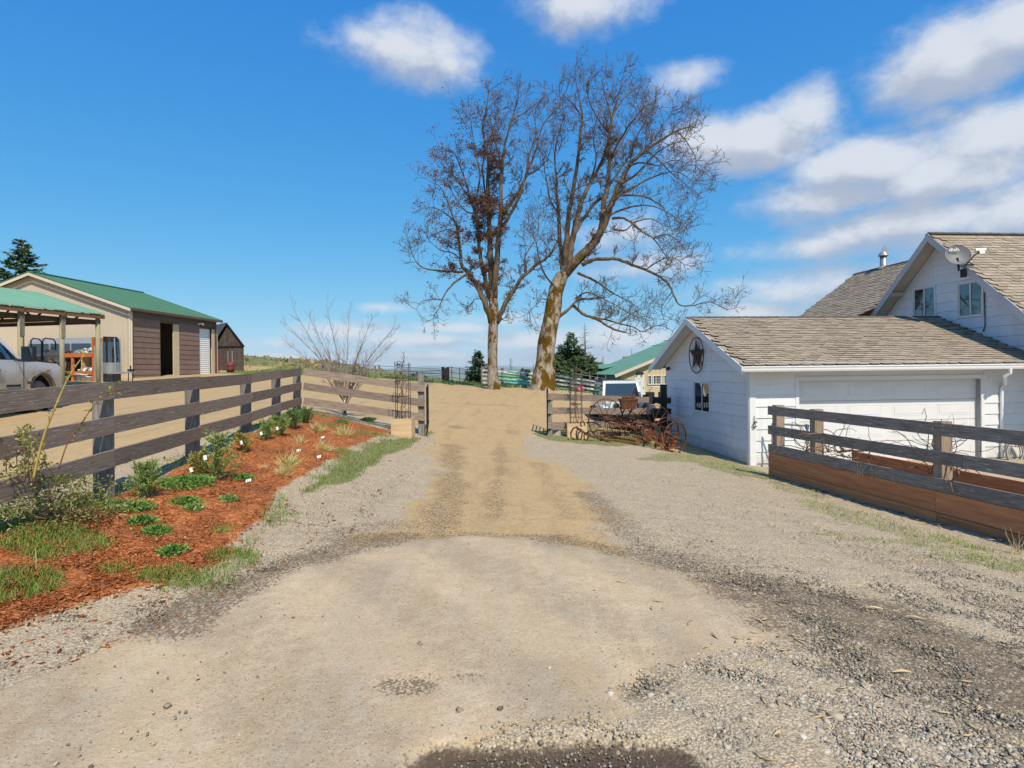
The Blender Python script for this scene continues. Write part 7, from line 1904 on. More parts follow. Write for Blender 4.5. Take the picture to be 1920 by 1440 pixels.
# ------------------------------------------------------------------ white off-roader facing us behind the gate fence
def offroader():
    d = 21.2; c0 = P(1183, 752, d); base = V((c0.x, d, P(1166, 716, d).z - 1.83))
    t = thing('off_roader', 'white boxy off-road vehicle facing forward behind the grey fence', 'off-road vehicle', base)
    X, Y = V((1, .04, 0)).normalized(), V((-.04, 1, 0)).normalized()
    def T(x, y, z): return base + X * x + Y * y + UP * z
    def bx(nm, x0, x1, y0, y1, z0, z1, m_, par=t):
        mb = MB(); mb.box(T(x0, y0, z0), X * (x1 - x0), Y * (y1 - y0), UP * (z1 - z0)); return mb.build(nm, MT[m_], par)
    # tub and bonnet
    mb = MB(); mb.prism([T(-.74, .15, .62), T(.74, .15, .62), T(.76, .15, 1.06), T(.60, .15, 1.14), T(-.60, .15, 1.14), T(-.76, .15, 1.06)], Y * 1.25); mb.build('hood', MT['car_white'], t)
    mb = MB(); mb.prism([T(-.78, 1.40, .55), T(.78, 1.40, .55), T(.78, 1.40, 1.16), T(-.78, 1.40, 1.16)], Y * 2.4); mb.build('body', MT['car_white'], t)
    mb = MB(); mb.prism([T(-.74, .10, .64), T(.74, .10, .64), T(.74, .10, 1.07), T(.62, .10, 1.12), T(-.62, .10, 1.12), T(-.74, .10, 1.07)], Y * .045); mb.build('grille', MT['car_white'], t)
    for k in range(7):
        x = -.27 + k * .09; bx('grille_slot', x - .025, x + .025, .088, .099, .76, 1.05, 'plastic_black')
    for x in (-.52, .52):
        mb = MB(); mb.lathe(T(x, .09, .95), -Y, [(.13, -.02), (.13, .02), (.105, .035), (.085, .02), (.0, .035)], 20); hl = mb.build('headlamp', MT['chrome'], t, True)
        mb = MB(); mb.lathe(T(x, .066, .95), -Y, [(.088, 0), (.06, .02), (.0, .026)], 16); mb.build('lens', MT['glass'], hl, True)
    # fenders, wheels, bumper, winch
    for s in (-1, 1):
        mb = MB(); pr = [(.05, .72), (.05, .80), (.25, .93), (1.05, .95), (1.15, .85), (1.15, .78), (1.0, .87), (.3, .86)]
        mb.prism([T(s * .70, y, z) for y, z in pr], X * (s * .26)); mb.build('fender', MT['car_white'], t)
        cw = T(s * .66, .65, .40); mb = MB(); mb.lathe(cw, X * s, [(.22, 0), (.36, .0), (.40, .04), (.40, .24), (.36, .28), (.2, .26), (.0, .25)], 24); mb.build('wheel', MT['tyre'], t, True)
        cw = T(s * .66, 3.1, .40); mb = MB(); mb.lathe(cw, X * s, [(.22, 0), (.36, .0), (.40, .04), (.40, .24), (.36, .28), (.2, .26), (.0, .25)], 24); mb.build('wheel', MT['tyre'], t, True)
    bx('bumper', -.82, .82, -.20, .08, .48, .66, 'plastic_black'); bx('bumper_trim', -.42, .42, -.212, -.202, .53, .58, 'chrome')
    bx('cowl', -.72, .72, 1.36, 1.46, 1.10, 1.17, 'plastic_black')
    # windscreen frame, glass, roof, cabin
    z0, z1, y0, y1 = 1.16, 1.76, 1.42, 1.66; w0, w1 = .72, .64
    for (a, b) in (((-w0, y0, z0), (-w1, y1, z1)), ((w0, y0, z0), (w1, y1, z1))):
        mb = MB(); mb.beam(T(*a), T(*b), .085, .07, Y); mb.build('screen_pillar', MT['car_white'], t)
    mb = MB(); mb.beam(T(-w1 - .05, y1, z1 + .025), T(w1 + .05, y1, z1 + .025), .08, .11); mb.build('screen_header', MT['car_white'], t)
    mb = MB(); mb.prism([T(-w0 + .03, y0 - .01, z0), T(w0 - .03, y0 - .01, z0), T(w1 - .03, y1 - .01, z1), T(-w1 + .03, y1 - .01, z1)], Y * .012); mb.build('windscreen', MT['glass_dark'], t)
    mb = MB(); mb.prism([T(-w1 - .04, y1 + .05, z1 + .02), T(w1 + .04, y1 + .05, z1 + .02), T(w1 - .02, y1 + .05, z1 + .085), T(-w1 + .02, y1 + .05, z1 + .085)], Y * 2.0); mb.build('roof', MT['plastic_black'], t)
    for s in (-1, 1):
        mb = MB(); mb.prism([T(s * w0, y0 + .1, z0), T(s * w0, 3.7, z0), T(s * w1, 3.6, z1), T(s * w1, y1 + .05, z1)], X * (s * .01)); mb.build('side_window', MT['glass'], t)
        m_ = T(s * .92, 1.45, 1.20); mb = MB(); mb.boxc(m_, X, Y, UP, .10, .05, .085); mr = mb.build('mirror', MT['plastic_black'], t)
        mb = MB(); mb.tube([T(s * .76, 1.48, 1.14), m_], .02, 6); mb.build('mirror_arm', MT['plastic_black'], mr)
    for x in (-.33, .33):
        mb = MB(); mb.boxc(T(x, 2.35, 1.20), UP, X, Y, .34, .22, .06); mb.boxc(T(x, 2.35, 1.62), UP, X, Y, .08, .12, .05); mb.build('seat', MT['plastic_black'], t)
    mb = MB(); mb.ring(T(.33, 1.85, 1.22), (0, -.9, .4), .18, .018, 20, 6); mb.build('steering_wheel', MT['plastic_black'], t)
offroader()

# a small farm vehicle's roll frame shows right of it
def loop_seat():
    p = P(1228, 740, 24); z = gz(p.x, 24); t = thing('garden_tractor', 'small machine with tube roll bar and two black seats beyond the fence', 'tractor', V((p.x, 24, z)))
    a, b = P(1218, 736, 24), P(1247, 736, 24); zt = P(1230, 726, 24).z
    mb = MB(); mb.tube([V((a.x, 24, z + .4)), V((a.x, 24, zt - .1)), V((a.x + .12, 24, zt)), V((b.x, 24, zt))], .022, 6); mb.build('roll_bar', MT['gate_grey'], t)
    for x in (a.x + .02, b.x - .1):
        mb = MB(); q = P(1215, 742, 23.8); mb.boxc(V((x - .05, 23.8, q.z - .1)), UP, V((1, 0, 0)), V((0, 1, 0)), .25, .17, .06); mb.build('seat_back', MT['plastic_black'], t)
    mb = MB(); mb.boxc(V(((a.x + b.x) / 2, 24.2, z + .45)), V((1, 0, 0)), V((0, 1, 0)), UP, .5, .6, .15); mb.build('chassis', MT['dark_metal'], t)
    for x in (-.45, .45):
        mb = MB(); mb.ring(V(((a.x + b.x) / 2 + x, 23.9, z + .26)), (1, 0, 0), .19, .075, 18, 8); mb.build('tyre', MT['tyre'], t, True)
loop_seat()

# ------------------------------------------------------------------ rusty horse-drawn implements
def spoke_wheel(parent, c, axis, R, spokes, w=.045, hub=.09, m_='rust', name='wheel', ry=0):
    c, ax = V(c), V(axis).normalized(); x = ax.orthogonal().normalized(); y = ax.cross(x)
    mb = MB(); mb.ring(c, ax, R, .014, 48, 6, flat=w); wh = mb.build(name, MT[m_], parent)
    for k in range(spokes):
        a = 6.2832 * k / spokes + ry; v = x * math.cos(a) + y * math.sin(a); s = 1 if k % 2 else -1
        mb = MB(); mb.tube([c + v * hub * .6 + ax * s * .06, c + v * (R - .01)], .0095, 5); mb.build('spoke', MT[m_], wh)
    mb = MB(); mb.lathe(c - ax * .11, ax, [(.001, 0), (hub * .55, 0), (hub * .6, .03), (hub, .05), (hub, .17), (hub * .6, .19), (hub * .55, .22), (.001, .22)], 14); mb.build('hub', MT[m_], wh, True)
    return wh
def implements():
    r = random.Random(31); rn = r.uniform
    dA, dB = 17.15, 17.35
    A, B = P(1136, 787, dA), P(1226, 800, dB)
    zgA, zgB = gz(A.x, dA), gz(B.x, dB)
    RA = (P(1136, 749, dA).z - P(1136, 824, dA).z) / 2 * 1.02; RB = RA * 1.04
    A.z = zgA + RA - .03; B.z = zgB + RB - .04
    t = thing('hay_rake', 'rusty two wheeled dump rake with tall spoked wheels and curved tines', 'hay rake', V((A.x, dA, zgA)))
    ax = (B - A); ax.normalize(); axf = V((ax.x, ax.y, 0)).normalized(); nrm = V((.72, -.69, 0)).normalized()
    wA = V((.42, -.91, 0)).normalized(); wB = V((.30, -.95, 0)).normalized()
    spoke_wheel(t, A, wA, RA, 14); spoke_wheel(t, B, wB, RB, 14)
    mb = MB(); mb.tube([A + UP * .0, B], .032, 8); mb.build('axle', MT['rust'], t)
    mb = MB(); mb.beam(A.lerp(B, .08) + V((0, -.12, -.10)), B.lerp(A, .06) + V((0, -.05, -.12)), .05, .06); mb.build('frame_bar', MT['rust'], t)
    mb = MB(); mb.beam(A.lerp(B, .06) + V((0, .12, .12)), B.lerp(A, .1) + V((0, .12, .10)), .04, .05); mb.build('frame_bar', MT['rust'], t)
    # tines: sickle curved rods
    for k in range(26):
        f = .06 + .88 * k / 25; p = A.lerp(B, f) + V((0, -.06, -.10)); q = V((-nrm.x * .12, -.5, 0)).normalized()
        pts = [p + UP * .04, p + q * .10 + UP * .10, p + q * .05 * 0 + V((0, .20, .02)), p + V((0, .32, -.22)), p + V((0, .28, -.42)), p + V((0, .12, -.55)), p + V((0, -.04, -.58))]
        zmin = gz(p.x, p.y) + .02; pts = [V((v.x, v.y, max(v.z, zmin))) for v in pts]
        mb = MB(); mb.tube(pts[2:], .009, 4); mb.build('tine', MT['rust'], t)
    # seat post, levers, flat-iron arms
    c = A.lerp(B, .47)
    for (a, b, w) in ((c + V((-.2, -.05, -.15)), c + V((.25, -.15, .62)), .05), (c + V((-.35, 0, -.2)), c + V((-.05, -.1, .55)), .04), (c + V((.1, 0, .0)), c + V((.7, -.25, .45)), .045), (c + V((-.5, 0, .05)), c + V((.2, -.1, -.25)), .05), (c + V((.5, 0, -.1)), c + V((.0, .05, .35)), .035)):
        m2 = a.lerp(b, .55) + V((0, -.05, .08)); mb = MB(); mb.tube([a, m2, b], w * .5, 6); mb.build('lever', MT['rust'], t, True)
    for f in (.12, .22, .33):
        p = A.lerp(B, f); mb = MB(); mb.ring(p + V((.05, -.1, -.12)), (.3, -.95, 0), .26, .022, 14, 6, -1.3, 1.4, ref=(1, .3, 0)); mb.build('guide_arm', MT['rust'], t, True)
    for k in range(7):
        p = A.lerp(B, .25 + .5 * r.random()) + V((rn(-.1, .1), rn(-.15, .15), rn(-.18, .14))); v = V((rn(-1, 1), rn(-1, 1), rn(-.4, .4))).normalized()
        mb = MB(); mb.tube([p - v * .14, p, p + v * .12 + UP * rn(-.06, .06)], rn(.012, .028), 6); mb.build('rod', MT['rust'], t)
    # seat box used as flower pot
    q = P(1178, 757, 17.0); w = .62; po = thing('flower_pot', 'rusty rectangular flower pot with dry stems set on the rake', 'flower pot', V((q.x, 17.0, q.z - .16)))
    def pt(x, y, z): return V((q.x + x, 17.0 + y, q.z + z))
    mb = MB(); 
    lo = [pt(-.20, -.12, -.15), pt(.20, -.12, -.15), pt(.20, .12, -.15), pt(-.20, .12, -.15)]; hi = [pt(-.25, -.15, .12), pt(.25, -.15, .12), pt(.25, .15, .12), pt(-.25, .15, .12)]
    for i in range(4): mb.face([lo[i], lo[(i + 1) % 4], hi[(i + 1) % 4], hi[i]])
    mb.face(lo[::-1]); mb.build('box', MT['rust'], po)
    mb = MB()
    for i in range(4): mb.beam(hi[i], hi[(i + 1) % 4], .03, .04)
    mb.build('rim', MT['rust'], po)
    mb = MB(); mb.face([pt(-.24, -.14, .09), pt(.24, -.14, .09), pt(.24, .14, .09), pt(-.24, .14, .09)]); mb.build('soil', MT['room'], po)
    mb = MB()
    for k in range(40):
        p = pt(rn(-.2, .2), rn(-.1, .1), .09); v = V((rn(-1, 1), rn(-1, 1), rn(.6, 2))).normalized(); mb.tube([p, p + v * rn(.06, .13), p + v * rn(.12, .22) + V((rn(-.05, .05), 0, 0))], .010, 4)
    mb.build('dry_stems', mat('dry_stems', (.14, .05, .035), (.26, .10, .07), 9, .9), po)
    # small wheeled plough / digger at right
    C_ = P(1266, 832, 16.1); g = gz(C_.x, 16.1)
    t2 = thing('potato_digger', 'heap of rusty gears and bars between two small spoked wheels', 'farm implement', V((C_.x, 16.1, g)))
    RC = .43; C1 = V((C_.x, 16.1, g + RC - .03)); C2 = V((P(1250, 815, 17.0).x, 17.0, gz(P(1250, 815, 17.0).x, 17.0) + .46))
    spoke_wheel(t2, C1, (.50, -.86, 0), RC, 8, .05, .06, 'rust'); spoke_wheel(t2, C2, (.45, -.89, 0), .46, 8, .05, .06, 'rust')
    mb = MB(); mb.tube([C1, C2], .03, 6); mb.build('axle', MT['rust_orange'], t2)
    for k in range(34):
        p = V((C1.x - 1.05 + 1.1 * r.random(), 16.0 + rn(-.1, .8), 0)); p.z = gz(p.x, p.y) + rn(.04, .45) * (1 - .25 * abs(p.x - C1.x + .5)); v = V((rn(-1, 1), rn(-.7, .7), rn(-.45, .45))).normalized(); L_ = rn(.14, .45)
        mb = MB()
        if k % 3 == 0: mb.lathe(p, (rn(-1, 1), -1, rn(-.3, .3)), [(.02, 0), (rn(.05, .10), .0), (rn(.05, .10), .02), (.02, .025)], 12)
        elif k % 3 == 1: mb.tube([p - v * L_ * .6, p + UP * rn(-.05, .08), p + v * L_ * .6], rn(.014, .03), 6)
        else: mb.beam(p - v * L_ * .5, p + v * L_ * .5, rn(.02, .045), rn(.012, .025))
        mb.build('machine_part', MT['rust_orange' if k % 2 else 'rust'], t2)
    e = P(1288, 794, 16.0); mb = MB(); mb.tube([C1 + V((-.2, 0, .2)), C1 + V((.05, -.05, .55)), V((e.x - .05, 16.0, e.z - .03)), V((e.x, 16.0, e.z))], .018, 6); mb.build('lever', MT['rust'], t2, True)
    for (a, b) in (((1212, 818), (1280, 858)), ((1200, 848), (1275, 838)), ((1205, 856), (1262, 846)), ((1240, 812), (1252, 862))):
        p, q2 = P(*a, 15.9), P(*b, 15.9); mb = MB(); mb.beam(p, q2, .03, .04); mb.build('bar', MT['rust_orange'], t2)
    # small cultivator with shanks at left
    D_ = P(1100, 826, 15.7); g = gz(D_.x, 15.7)
    t3 = thing('hand_cultivator', 'small rusty cultivator with curved shanks before the plywood planter', 'cultivator', V((D_.x, 15.7, g)))
    def pp(x, y, dd=15.7): return P(x, y, dd)
    for (x, y, rr) in ((1099, 827, .115), (1086, 822, .16)):
        c = pp(x, y); c.z = gz(c.x, 15.7) + rr; mb = MB(); mb.ring(c, (.8, -.6, 0), rr, .012, 28, 6, flat=.03); mb.build('wheel', MT['iron_black'], t3)
    mb = MB(); mb.beam(pp(1080, 801), pp(1105, 818), .06, .06); mb.build('toolbar', MT['rust'], t3)
    mb = MB(); mb.beam(pp(1103, 816), pp(1155, 834, 15.9), .05, .05); mb.build('beam', MT['rust'], t3)
    for pts in (((1083, 800), (1075, 803), (1070, 812), (1071, 820), (1077, 824)), ((1092, 806), (1084, 812), (1083, 822), (1086, 828)), ((1110, 812), (1122, 806), (1132, 808), (1140, 814)), ((1125, 828), (1128, 820), (1138, 815), (1146, 822)), ((1090, 800), (1088, 792), (1094, 790), (1097, 798))):
        mb = MB(); mb.tube([pp(*q) for q in pts], [.022, .024, .024, .02, .015][:len(pts)], 6); mb.build('shank', MT['rust'], t3, True)
    # low chain harrow lying behind and beside
    t4 = thing('chain_harrow', 'rusty chain harrow mesh lying on the grass below the rake', 'harrow', onground(1165, 828))
    o = onground(1160, 830); mb = MB()
    for i in range(10):
        for j in range(4):
            p = o + V((i * .10 - .45, j * .12, 0)); p.z = gz(p.x, p.y) + .035; mb.ring(p, (rn(-.4, .4), rn(-.4, .4), 1), .05, .011, 8, 4)
    mb.build('links', MT['rust_orange'], t4)
    mb = MB(); q = onground(1140, 824) + V((0, .9, 0)); q.z = gz(q.x, q.y); mb.beam(q + V((-.8, 0, .08)), q + V((.9, 0, .06)), .12, .12); mb.build('timber_baulk', MT['rail_grey'], label='pale timber lying on the grass behind the rake', cat='timber')
implements()

# ------------------------------------------------------------------ tan barn with green roof behind the off-roader
def tan_barn():
    d = 50.0; g = P(1157, 704, d); x1 = P(1300, 700, d).x; z0 = -1.4
    pk = V((g.x + 9.5, d, g.z + 9.5 * .40)); t = thing('metal_barn', 'tan metal barn with green roof partly hidden by the garage', 'barn', V((g.x, d, z0)))
    top = lambda s: min(g.z + s * .40, g.z + (19 - s) * .40) - z0 + .0
    mb = MB(); ribbed(mb, V((g.x + .3, d, z0)), V((1, 0, 0)), UP, 18.4, lambda s: top(s + .3) - .12, V((0, -1, 0)), .34, .03, .025); mb.build('gable_wall', MT['tan_metal'], t)
    back = V((-.14, 1, 0)) * 9
    mb = MB(); mb.face([V((g.x + .3, d, z0)), V((g.x + .3, d, g.z)), V((g.x + .3, d, g.z)) + back, V((g.x + .3, d, z0)) + back]); mb.build('wall', MT['gate_grey'], t)
    e = V((g.x - .25, d - .4, g.z + .02)); rd = V((pk.x, d - .4, pk.z + .12)); L_ = back * 1.05
    mb = MB(); mb.prism([e, rd, rd + L_, e + L_], UP * .06); mb.build('roof', MT['barn_roof'], t)
    e2 = V((pk.x + 9.75, d - .4, g.z + .02)); mb = MB(); mb.prism([e2, rd, rd + L_, e2 + L_], UP * .06); mb.build('roof', MT['barn_roof'], t)
    mb = MB(); mb.beam(e + V((0, -.03, -.08)), rd + V((0, -.03, -.08)), .05, .26); mb.build('rake_trim', MT['beige_trim'], t)
    # porch roof to the left, on dark posts
    pe, pi = P(1128, 692, d + 6), P(1157, 690, d + 6)
    mb = MB(); a, b = V((pe.x, d + 5.5, pe.z)), V((g.x + 1.5, d + 5.5, g.z + 1.0)); mb.prism([a, b, b + back, a + back], UP * .06); mb.build('porch_roof', MT['barn_roof'], t)
    for px in (1131, 1137):
        p = P(px, 700, d + 5.7); mb = MB(); mb.boxc(V((p.x, d + 5.7, (z0 + pe.z) / 2)), UP, V((1, 0, 0)), V((0, 1, 0)), (pe.z - z0) / 2, .07, .07); mb.build('porch_post', MT['plastic_black'], t)
    # door and window
    a, b = P(1190, 703, d), P(1208, 703, d); mb = MB(); mb.box(V((a.x, d - .04, a.z - 2.05)), V((b.x - a.x, 0, 0)), V((0, .05, 0)), UP * 2.05); dr = mb.build('door', MT['door_white'], t)
    mb = MB(); mb.boxc(V((b.x - .09, d - .06, a.z - 1.1)), V((1, 0, 0)), V((0, 1, 0)), UP, .04, .02, .04); mb.build('handle', MT['dark_metal'], dr)
    mb = MB()
    for k, (oz, w) in enumerate(((-.30, .5), (-.62, .42), (-.72, .34), (-.82, .25))):
        for j in range(int(w / .05)): mb.boxc(V(((a.x + b.x) / 2 - w / 2 + j * .05 + .02, d - .045, a.z + oz)), V((1, 0, 0)), V((0, 1, 0)), UP, .014, .004, .018)
    mb.build('notice', MT['gate_grey'], dr)
    pl = lambda s, z, o: V((s, d - o, z))
    x0, zt = P(1215, 705, d).x, P(1215, 705, d).z; x1, zb = P(1249, 720, d).x, P(1249, 720, d).z
    w3 = (x1 - x0) / 4
    window(t, pl, x0, x0 + w3 - .12, zb, zt, mull=0, grid=(2, 3), depth=.09); window(t, pl, x0 + w3 + .06, x0 + 3 * w3 - .06, zb, zt, mull=0, grid=(4, 3), depth=.09); window(t, pl, x0 + 3 * w3 + .12, x1, zb, zt, mull=0, grid=(2, 3), depth=.09)
    q = P(1199, 699, d); mb = MB(); mb.boxc(q - V((0, .1, 0)), V((1, 0, 0)), V((0, 1, 0)), UP, .22, .06, .05); mb.lathe(q + V((.2, -.12, 0)), (0.2, -.8, -.5), [(.06, 0), (.09, .16), (.0, .16)], 8); mb.lathe(q + V((-.2, -.12, 0)), (-.2, -.8, -.5), [(.06, 0), (.09, .16), (.0, .16)], 8); mb.build('flood_lamp', MT['dark_metal'], t)
tan_barn()

# ------------------------------------------------------------------ far side of the yard: white rails, pipes, gates and posts
def far_fences():
    r = random.Random(9)
    f = thing('board_fence', 'weathered white board fence at the far side of the yard', 'fence', at(1000, 43))
    xs = [905, 942, 985, 1040, 1062, 1090, 1118]; pts = [at(x, 43 + .2 * i) for i, x in enumerate(xs)]
    for a, b in zip(pts[:-1], pts[1:]):
        for k in range(4):
            z = .22 + k * .30; mb = MB(); mb.beam(a + UP * z, b + UP * z, .04, .13); mb.build('rail', MT['white_rail'], f)
    for p in pts:
        mb = MB(); mb.boxc(p + V((0, .09, .62)), UP, V((1, 0, 0)), V((0, 1, 0)), .78, .11, .08); mb.build('post', MT['post_grey'], f)
    # irrigation pipes racked on the near side
    rows = [(948, 1000, .30, 'teal_pipe', 'teal irrigation pipe lowest on the far white fence'), (935, 998, .52, 'teal_pipe', 'pale teal pipe lying above the lowest pipe on the far fence'), (935, 1000, .78, 'green_pipe', 'green irrigation pipe slung along the far white fence'), (945, 985, .98, 'white_rail', 'white pipe racked near the top of the far fence'), (952, 978, 1.12, 'teal_pipe', 'short pale pipe on top of the far fence rack'), (960, 1000, .40, 'plastic_white', 'white pipe beneath the green pipe on the far fence')]
    for x0, x1, z, m_, lb in rows:
        p, q = at(x0, 42.6), at(x1, 42.4); mb = MB(); mb.tube([p + UP * z, p.lerp(q, .5) + UP * (z - .02), q + UP * (z - .12)], .085, 8); mb.build('irrigation_pipe', MT[m_], smooth=True, label=lb, cat='pipe', group='pipes racked on the far fence')
    # wire panels to the right, with the pink ball
    w = thing('corral_hurdle', 'grey tube corral hurdle beyond the off-road vehicle', 'hurdle', at(1100, 41))
    a, b = at(1075, 40.5), at(1136, 42)
    for k in range(6):
        mb = MB(); mb.tube([a + UP * (.3 + .24 * k), b + UP * (.3 + .24 * k)], .022, 5); mb.build('bar', MT['rust' if k % 2 else 'gate_grey'], w)
    for f_ in (0, .25, .5, .75, 1):
        p = a.lerp(b, f_); mb = MB(); mb.tube([p, p + UP * 1.62], .028, 5); mb.build('upright', MT['gate_grey'], w)
    c = at(1088, 39); mb = MB(); c.z = P(1088, 730, 39).z; s = .27
    mb.lathe(c - UP * s, UP, [(.01, 0), (s * .7, s * .29), (s, s), (s * .7, s * 1.71), (.01, 2 * s)], 16); mb.build('play_ball', MT['pink'], smooth=True, label='pink ball hanging by the corral hurdle', cat='ball')
    # distant tube gate and its dark posts
    h = at(829, 46.5); gdir = at(758, 50) - h; gdir.z = 0
    g = thing('tube_gate', 'long blue grey tube gate at the far left of the yard', 'gate', h); dn = gdir.normalized(); Lg = gdir.length
    zt = P(829, 695, 46.5).z - h.z
    for k in range(4):
        z = .25 + (zt - .25) * k / 3; mb = MB(); mb.tube([h + UP * z, h + dn * Lg + UP * (z - .05)], .03, 6); mb.build('bar', MT['gate_grey'], g)
    for f_ in (0, .5, 1):
        mb = MB(); mb.tube([h + dn * Lg * f_ + UP * .2, h + dn * Lg * f_ + UP * zt], .03, 6); mb.build('upright', MT['gate_grey'], g)
    for px, yt, wd, lb, m_ in ((831, 688, .24, 'dark brown gate post beside the far tube gate', 'timber_dark'), (840, 688, .22, 'second dark gate post wrapped with wire beyond the far tube gate', 'timber_dark'), (836, 690, .14, 'thin dark post between the two far gate posts', 'timber_dark'), (703, 686, .16, 'grey fence post on the rise behind the cross fence', 'post_grey'), (711, 684, .15, 'taller grey fence post on the rise behind the cross fence', 'post_grey'), (782, 697, .12, 'small pale fence post left of the far tube gate', 'post_grey'), (630, 688, .12, 'thin pale fence post behind the young bare tree', 'post_grey'), (678, 688, .12, 'thin fence post right of the young bare tree', 'post_grey'), (891, 698, .16, 'pale post beside the lone young fir', 'post_grey')):
        d = 47.5 if px > 760 else 50; p = at(px, d); zt2 = P(px, yt, d).z; mb = MB(); mb.boxc(V((p.x, d, (zt2 + p.z) / 2 - .1)), UP, V((1, 0, 0)), V((0, 1, 0)), max(.4, (zt2 - p.z) / 2 + .1), wd / 2, wd / 2); mb.build('fence_post', MT[m_], label=lb, cat='post', group='posts along the far edge of the yard')
    wf = thing('wire_fence', 'thin wire fence right of the dark far gate posts', 'fence', at(868, 47.5))
    p0, p1 = at(842, 47.5), at(895, 47.8)
    for k in range(3):
        mb = MB(); mb.tube([p0 + UP * (.5 + .4 * k), p1 + UP * (.5 + .4 * k)], .018, 4); mb.build('wire', MT['wire'], wf)
    for f_ in (.1, .38, .66): mb = MB(); q = p0.lerp(p1, f_); mb.tube([q, q + UP * 1.4], .03, 5); mb.build('stake', MT['wire'], wf)
    wf = thing('wire_fence', 'low wire fence along the rise behind the cross fence', 'fence', at(680, 50)); p0, p1 = at(590, 54), at(825, 48)
    for k in range(3):
        mb = MB(); mb.tube([p0 + UP * (.4 + .35 * k), p0.lerp(p1, .5) + UP * (.38 + .35 * k), p1 + UP * (.4 + .35 * k)], .015, 4); mb.build('wire', MT['wire'], wf)
    # dry brush on the skyline, one mass
    P_, S_, T_ = [], [], []; rs = np.random.RandomState(4)
    n = 9000; px = rs.uniform(455, 850, n); dd = rs.uniform(60, 98, n); x = (px - CX) / F_PX * dd; keep = rs.uniform(0, 1, n) < np.clip(.25 + .9 * (wob(x, dd, .35) > .1) , 0, 1); x, dd = x[keep], dd[keep]; n = len(x)
    z = gz_arr(x, dd); s = rs.uniform(.06, .17, n) * (1 + 2.2 * (rs.uniform(0, 1, n) > .96))
    bv = [(-.35, 0, 0), (.35, 0, 0), (.6, .1, .6), (0, 0, 1.1), (-.6, -.1, .6)]; bf = np.array([(0, 1, 2), (0, 2, 4), (4, 2, 3)])
    scatter('brush', bv, bf, np.stack([x, dd, z - .03], 1), rots(n, rs, .25), np.stack([s, s, s], 1), rs.uniform(0, 1, n), mat_tones('brush', [(0, (.08, .095, .035)), (.4, (.20, .17, .085)), (.7, (.33, .26, .14)), (1, (.45, .36, .21))]), kind='stuff', label='dry brush and weeds along the field skyline', cat='brush')
far_fences()
# ------------------------------------------------------------------ planting bed
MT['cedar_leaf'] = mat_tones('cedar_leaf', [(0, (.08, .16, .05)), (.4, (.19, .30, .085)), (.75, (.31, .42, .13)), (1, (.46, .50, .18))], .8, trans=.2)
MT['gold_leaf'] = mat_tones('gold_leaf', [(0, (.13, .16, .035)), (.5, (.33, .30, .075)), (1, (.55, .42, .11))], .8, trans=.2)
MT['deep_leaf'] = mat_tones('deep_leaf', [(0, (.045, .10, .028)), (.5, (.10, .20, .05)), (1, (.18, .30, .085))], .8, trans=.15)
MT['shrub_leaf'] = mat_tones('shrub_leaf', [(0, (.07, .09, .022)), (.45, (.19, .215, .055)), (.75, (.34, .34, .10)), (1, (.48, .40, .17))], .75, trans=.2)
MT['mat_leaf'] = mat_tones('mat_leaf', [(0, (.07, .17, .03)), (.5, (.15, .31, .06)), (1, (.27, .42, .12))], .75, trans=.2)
MT['straw_leaf'] = mat_tones('straw_leaf', [(0, (.42, .34, .10)), (.5, (.68, .58, .24)), (1, (.82, .75, .45))], .8, trans=.25)
LEAF = ([(-.22, 0, 0), (.22, 0, 0), (.34, .5, .05), (0, 1, -.04), (-.34, .5, .05)], [(0, 1, 2), (0, 2, 4), (4, 2, 3)])
def aim(dirs, rs, spread=.5):
    """rotation matrices that turn local +Y to each direction with a random roll"""
    n = len(dirs); d = dirs + rs.normal(0, spread, dirs.shape); d /= np.linalg.norm(d, axis=1)[:, None]
    a = rs.normal(0, 1, (n, 3)); x = np.cross(d, a); x /= np.linalg.norm(x, axis=1)[:, None]; z = np.cross(x, d)
    return np.stack([x, d, z], 2)
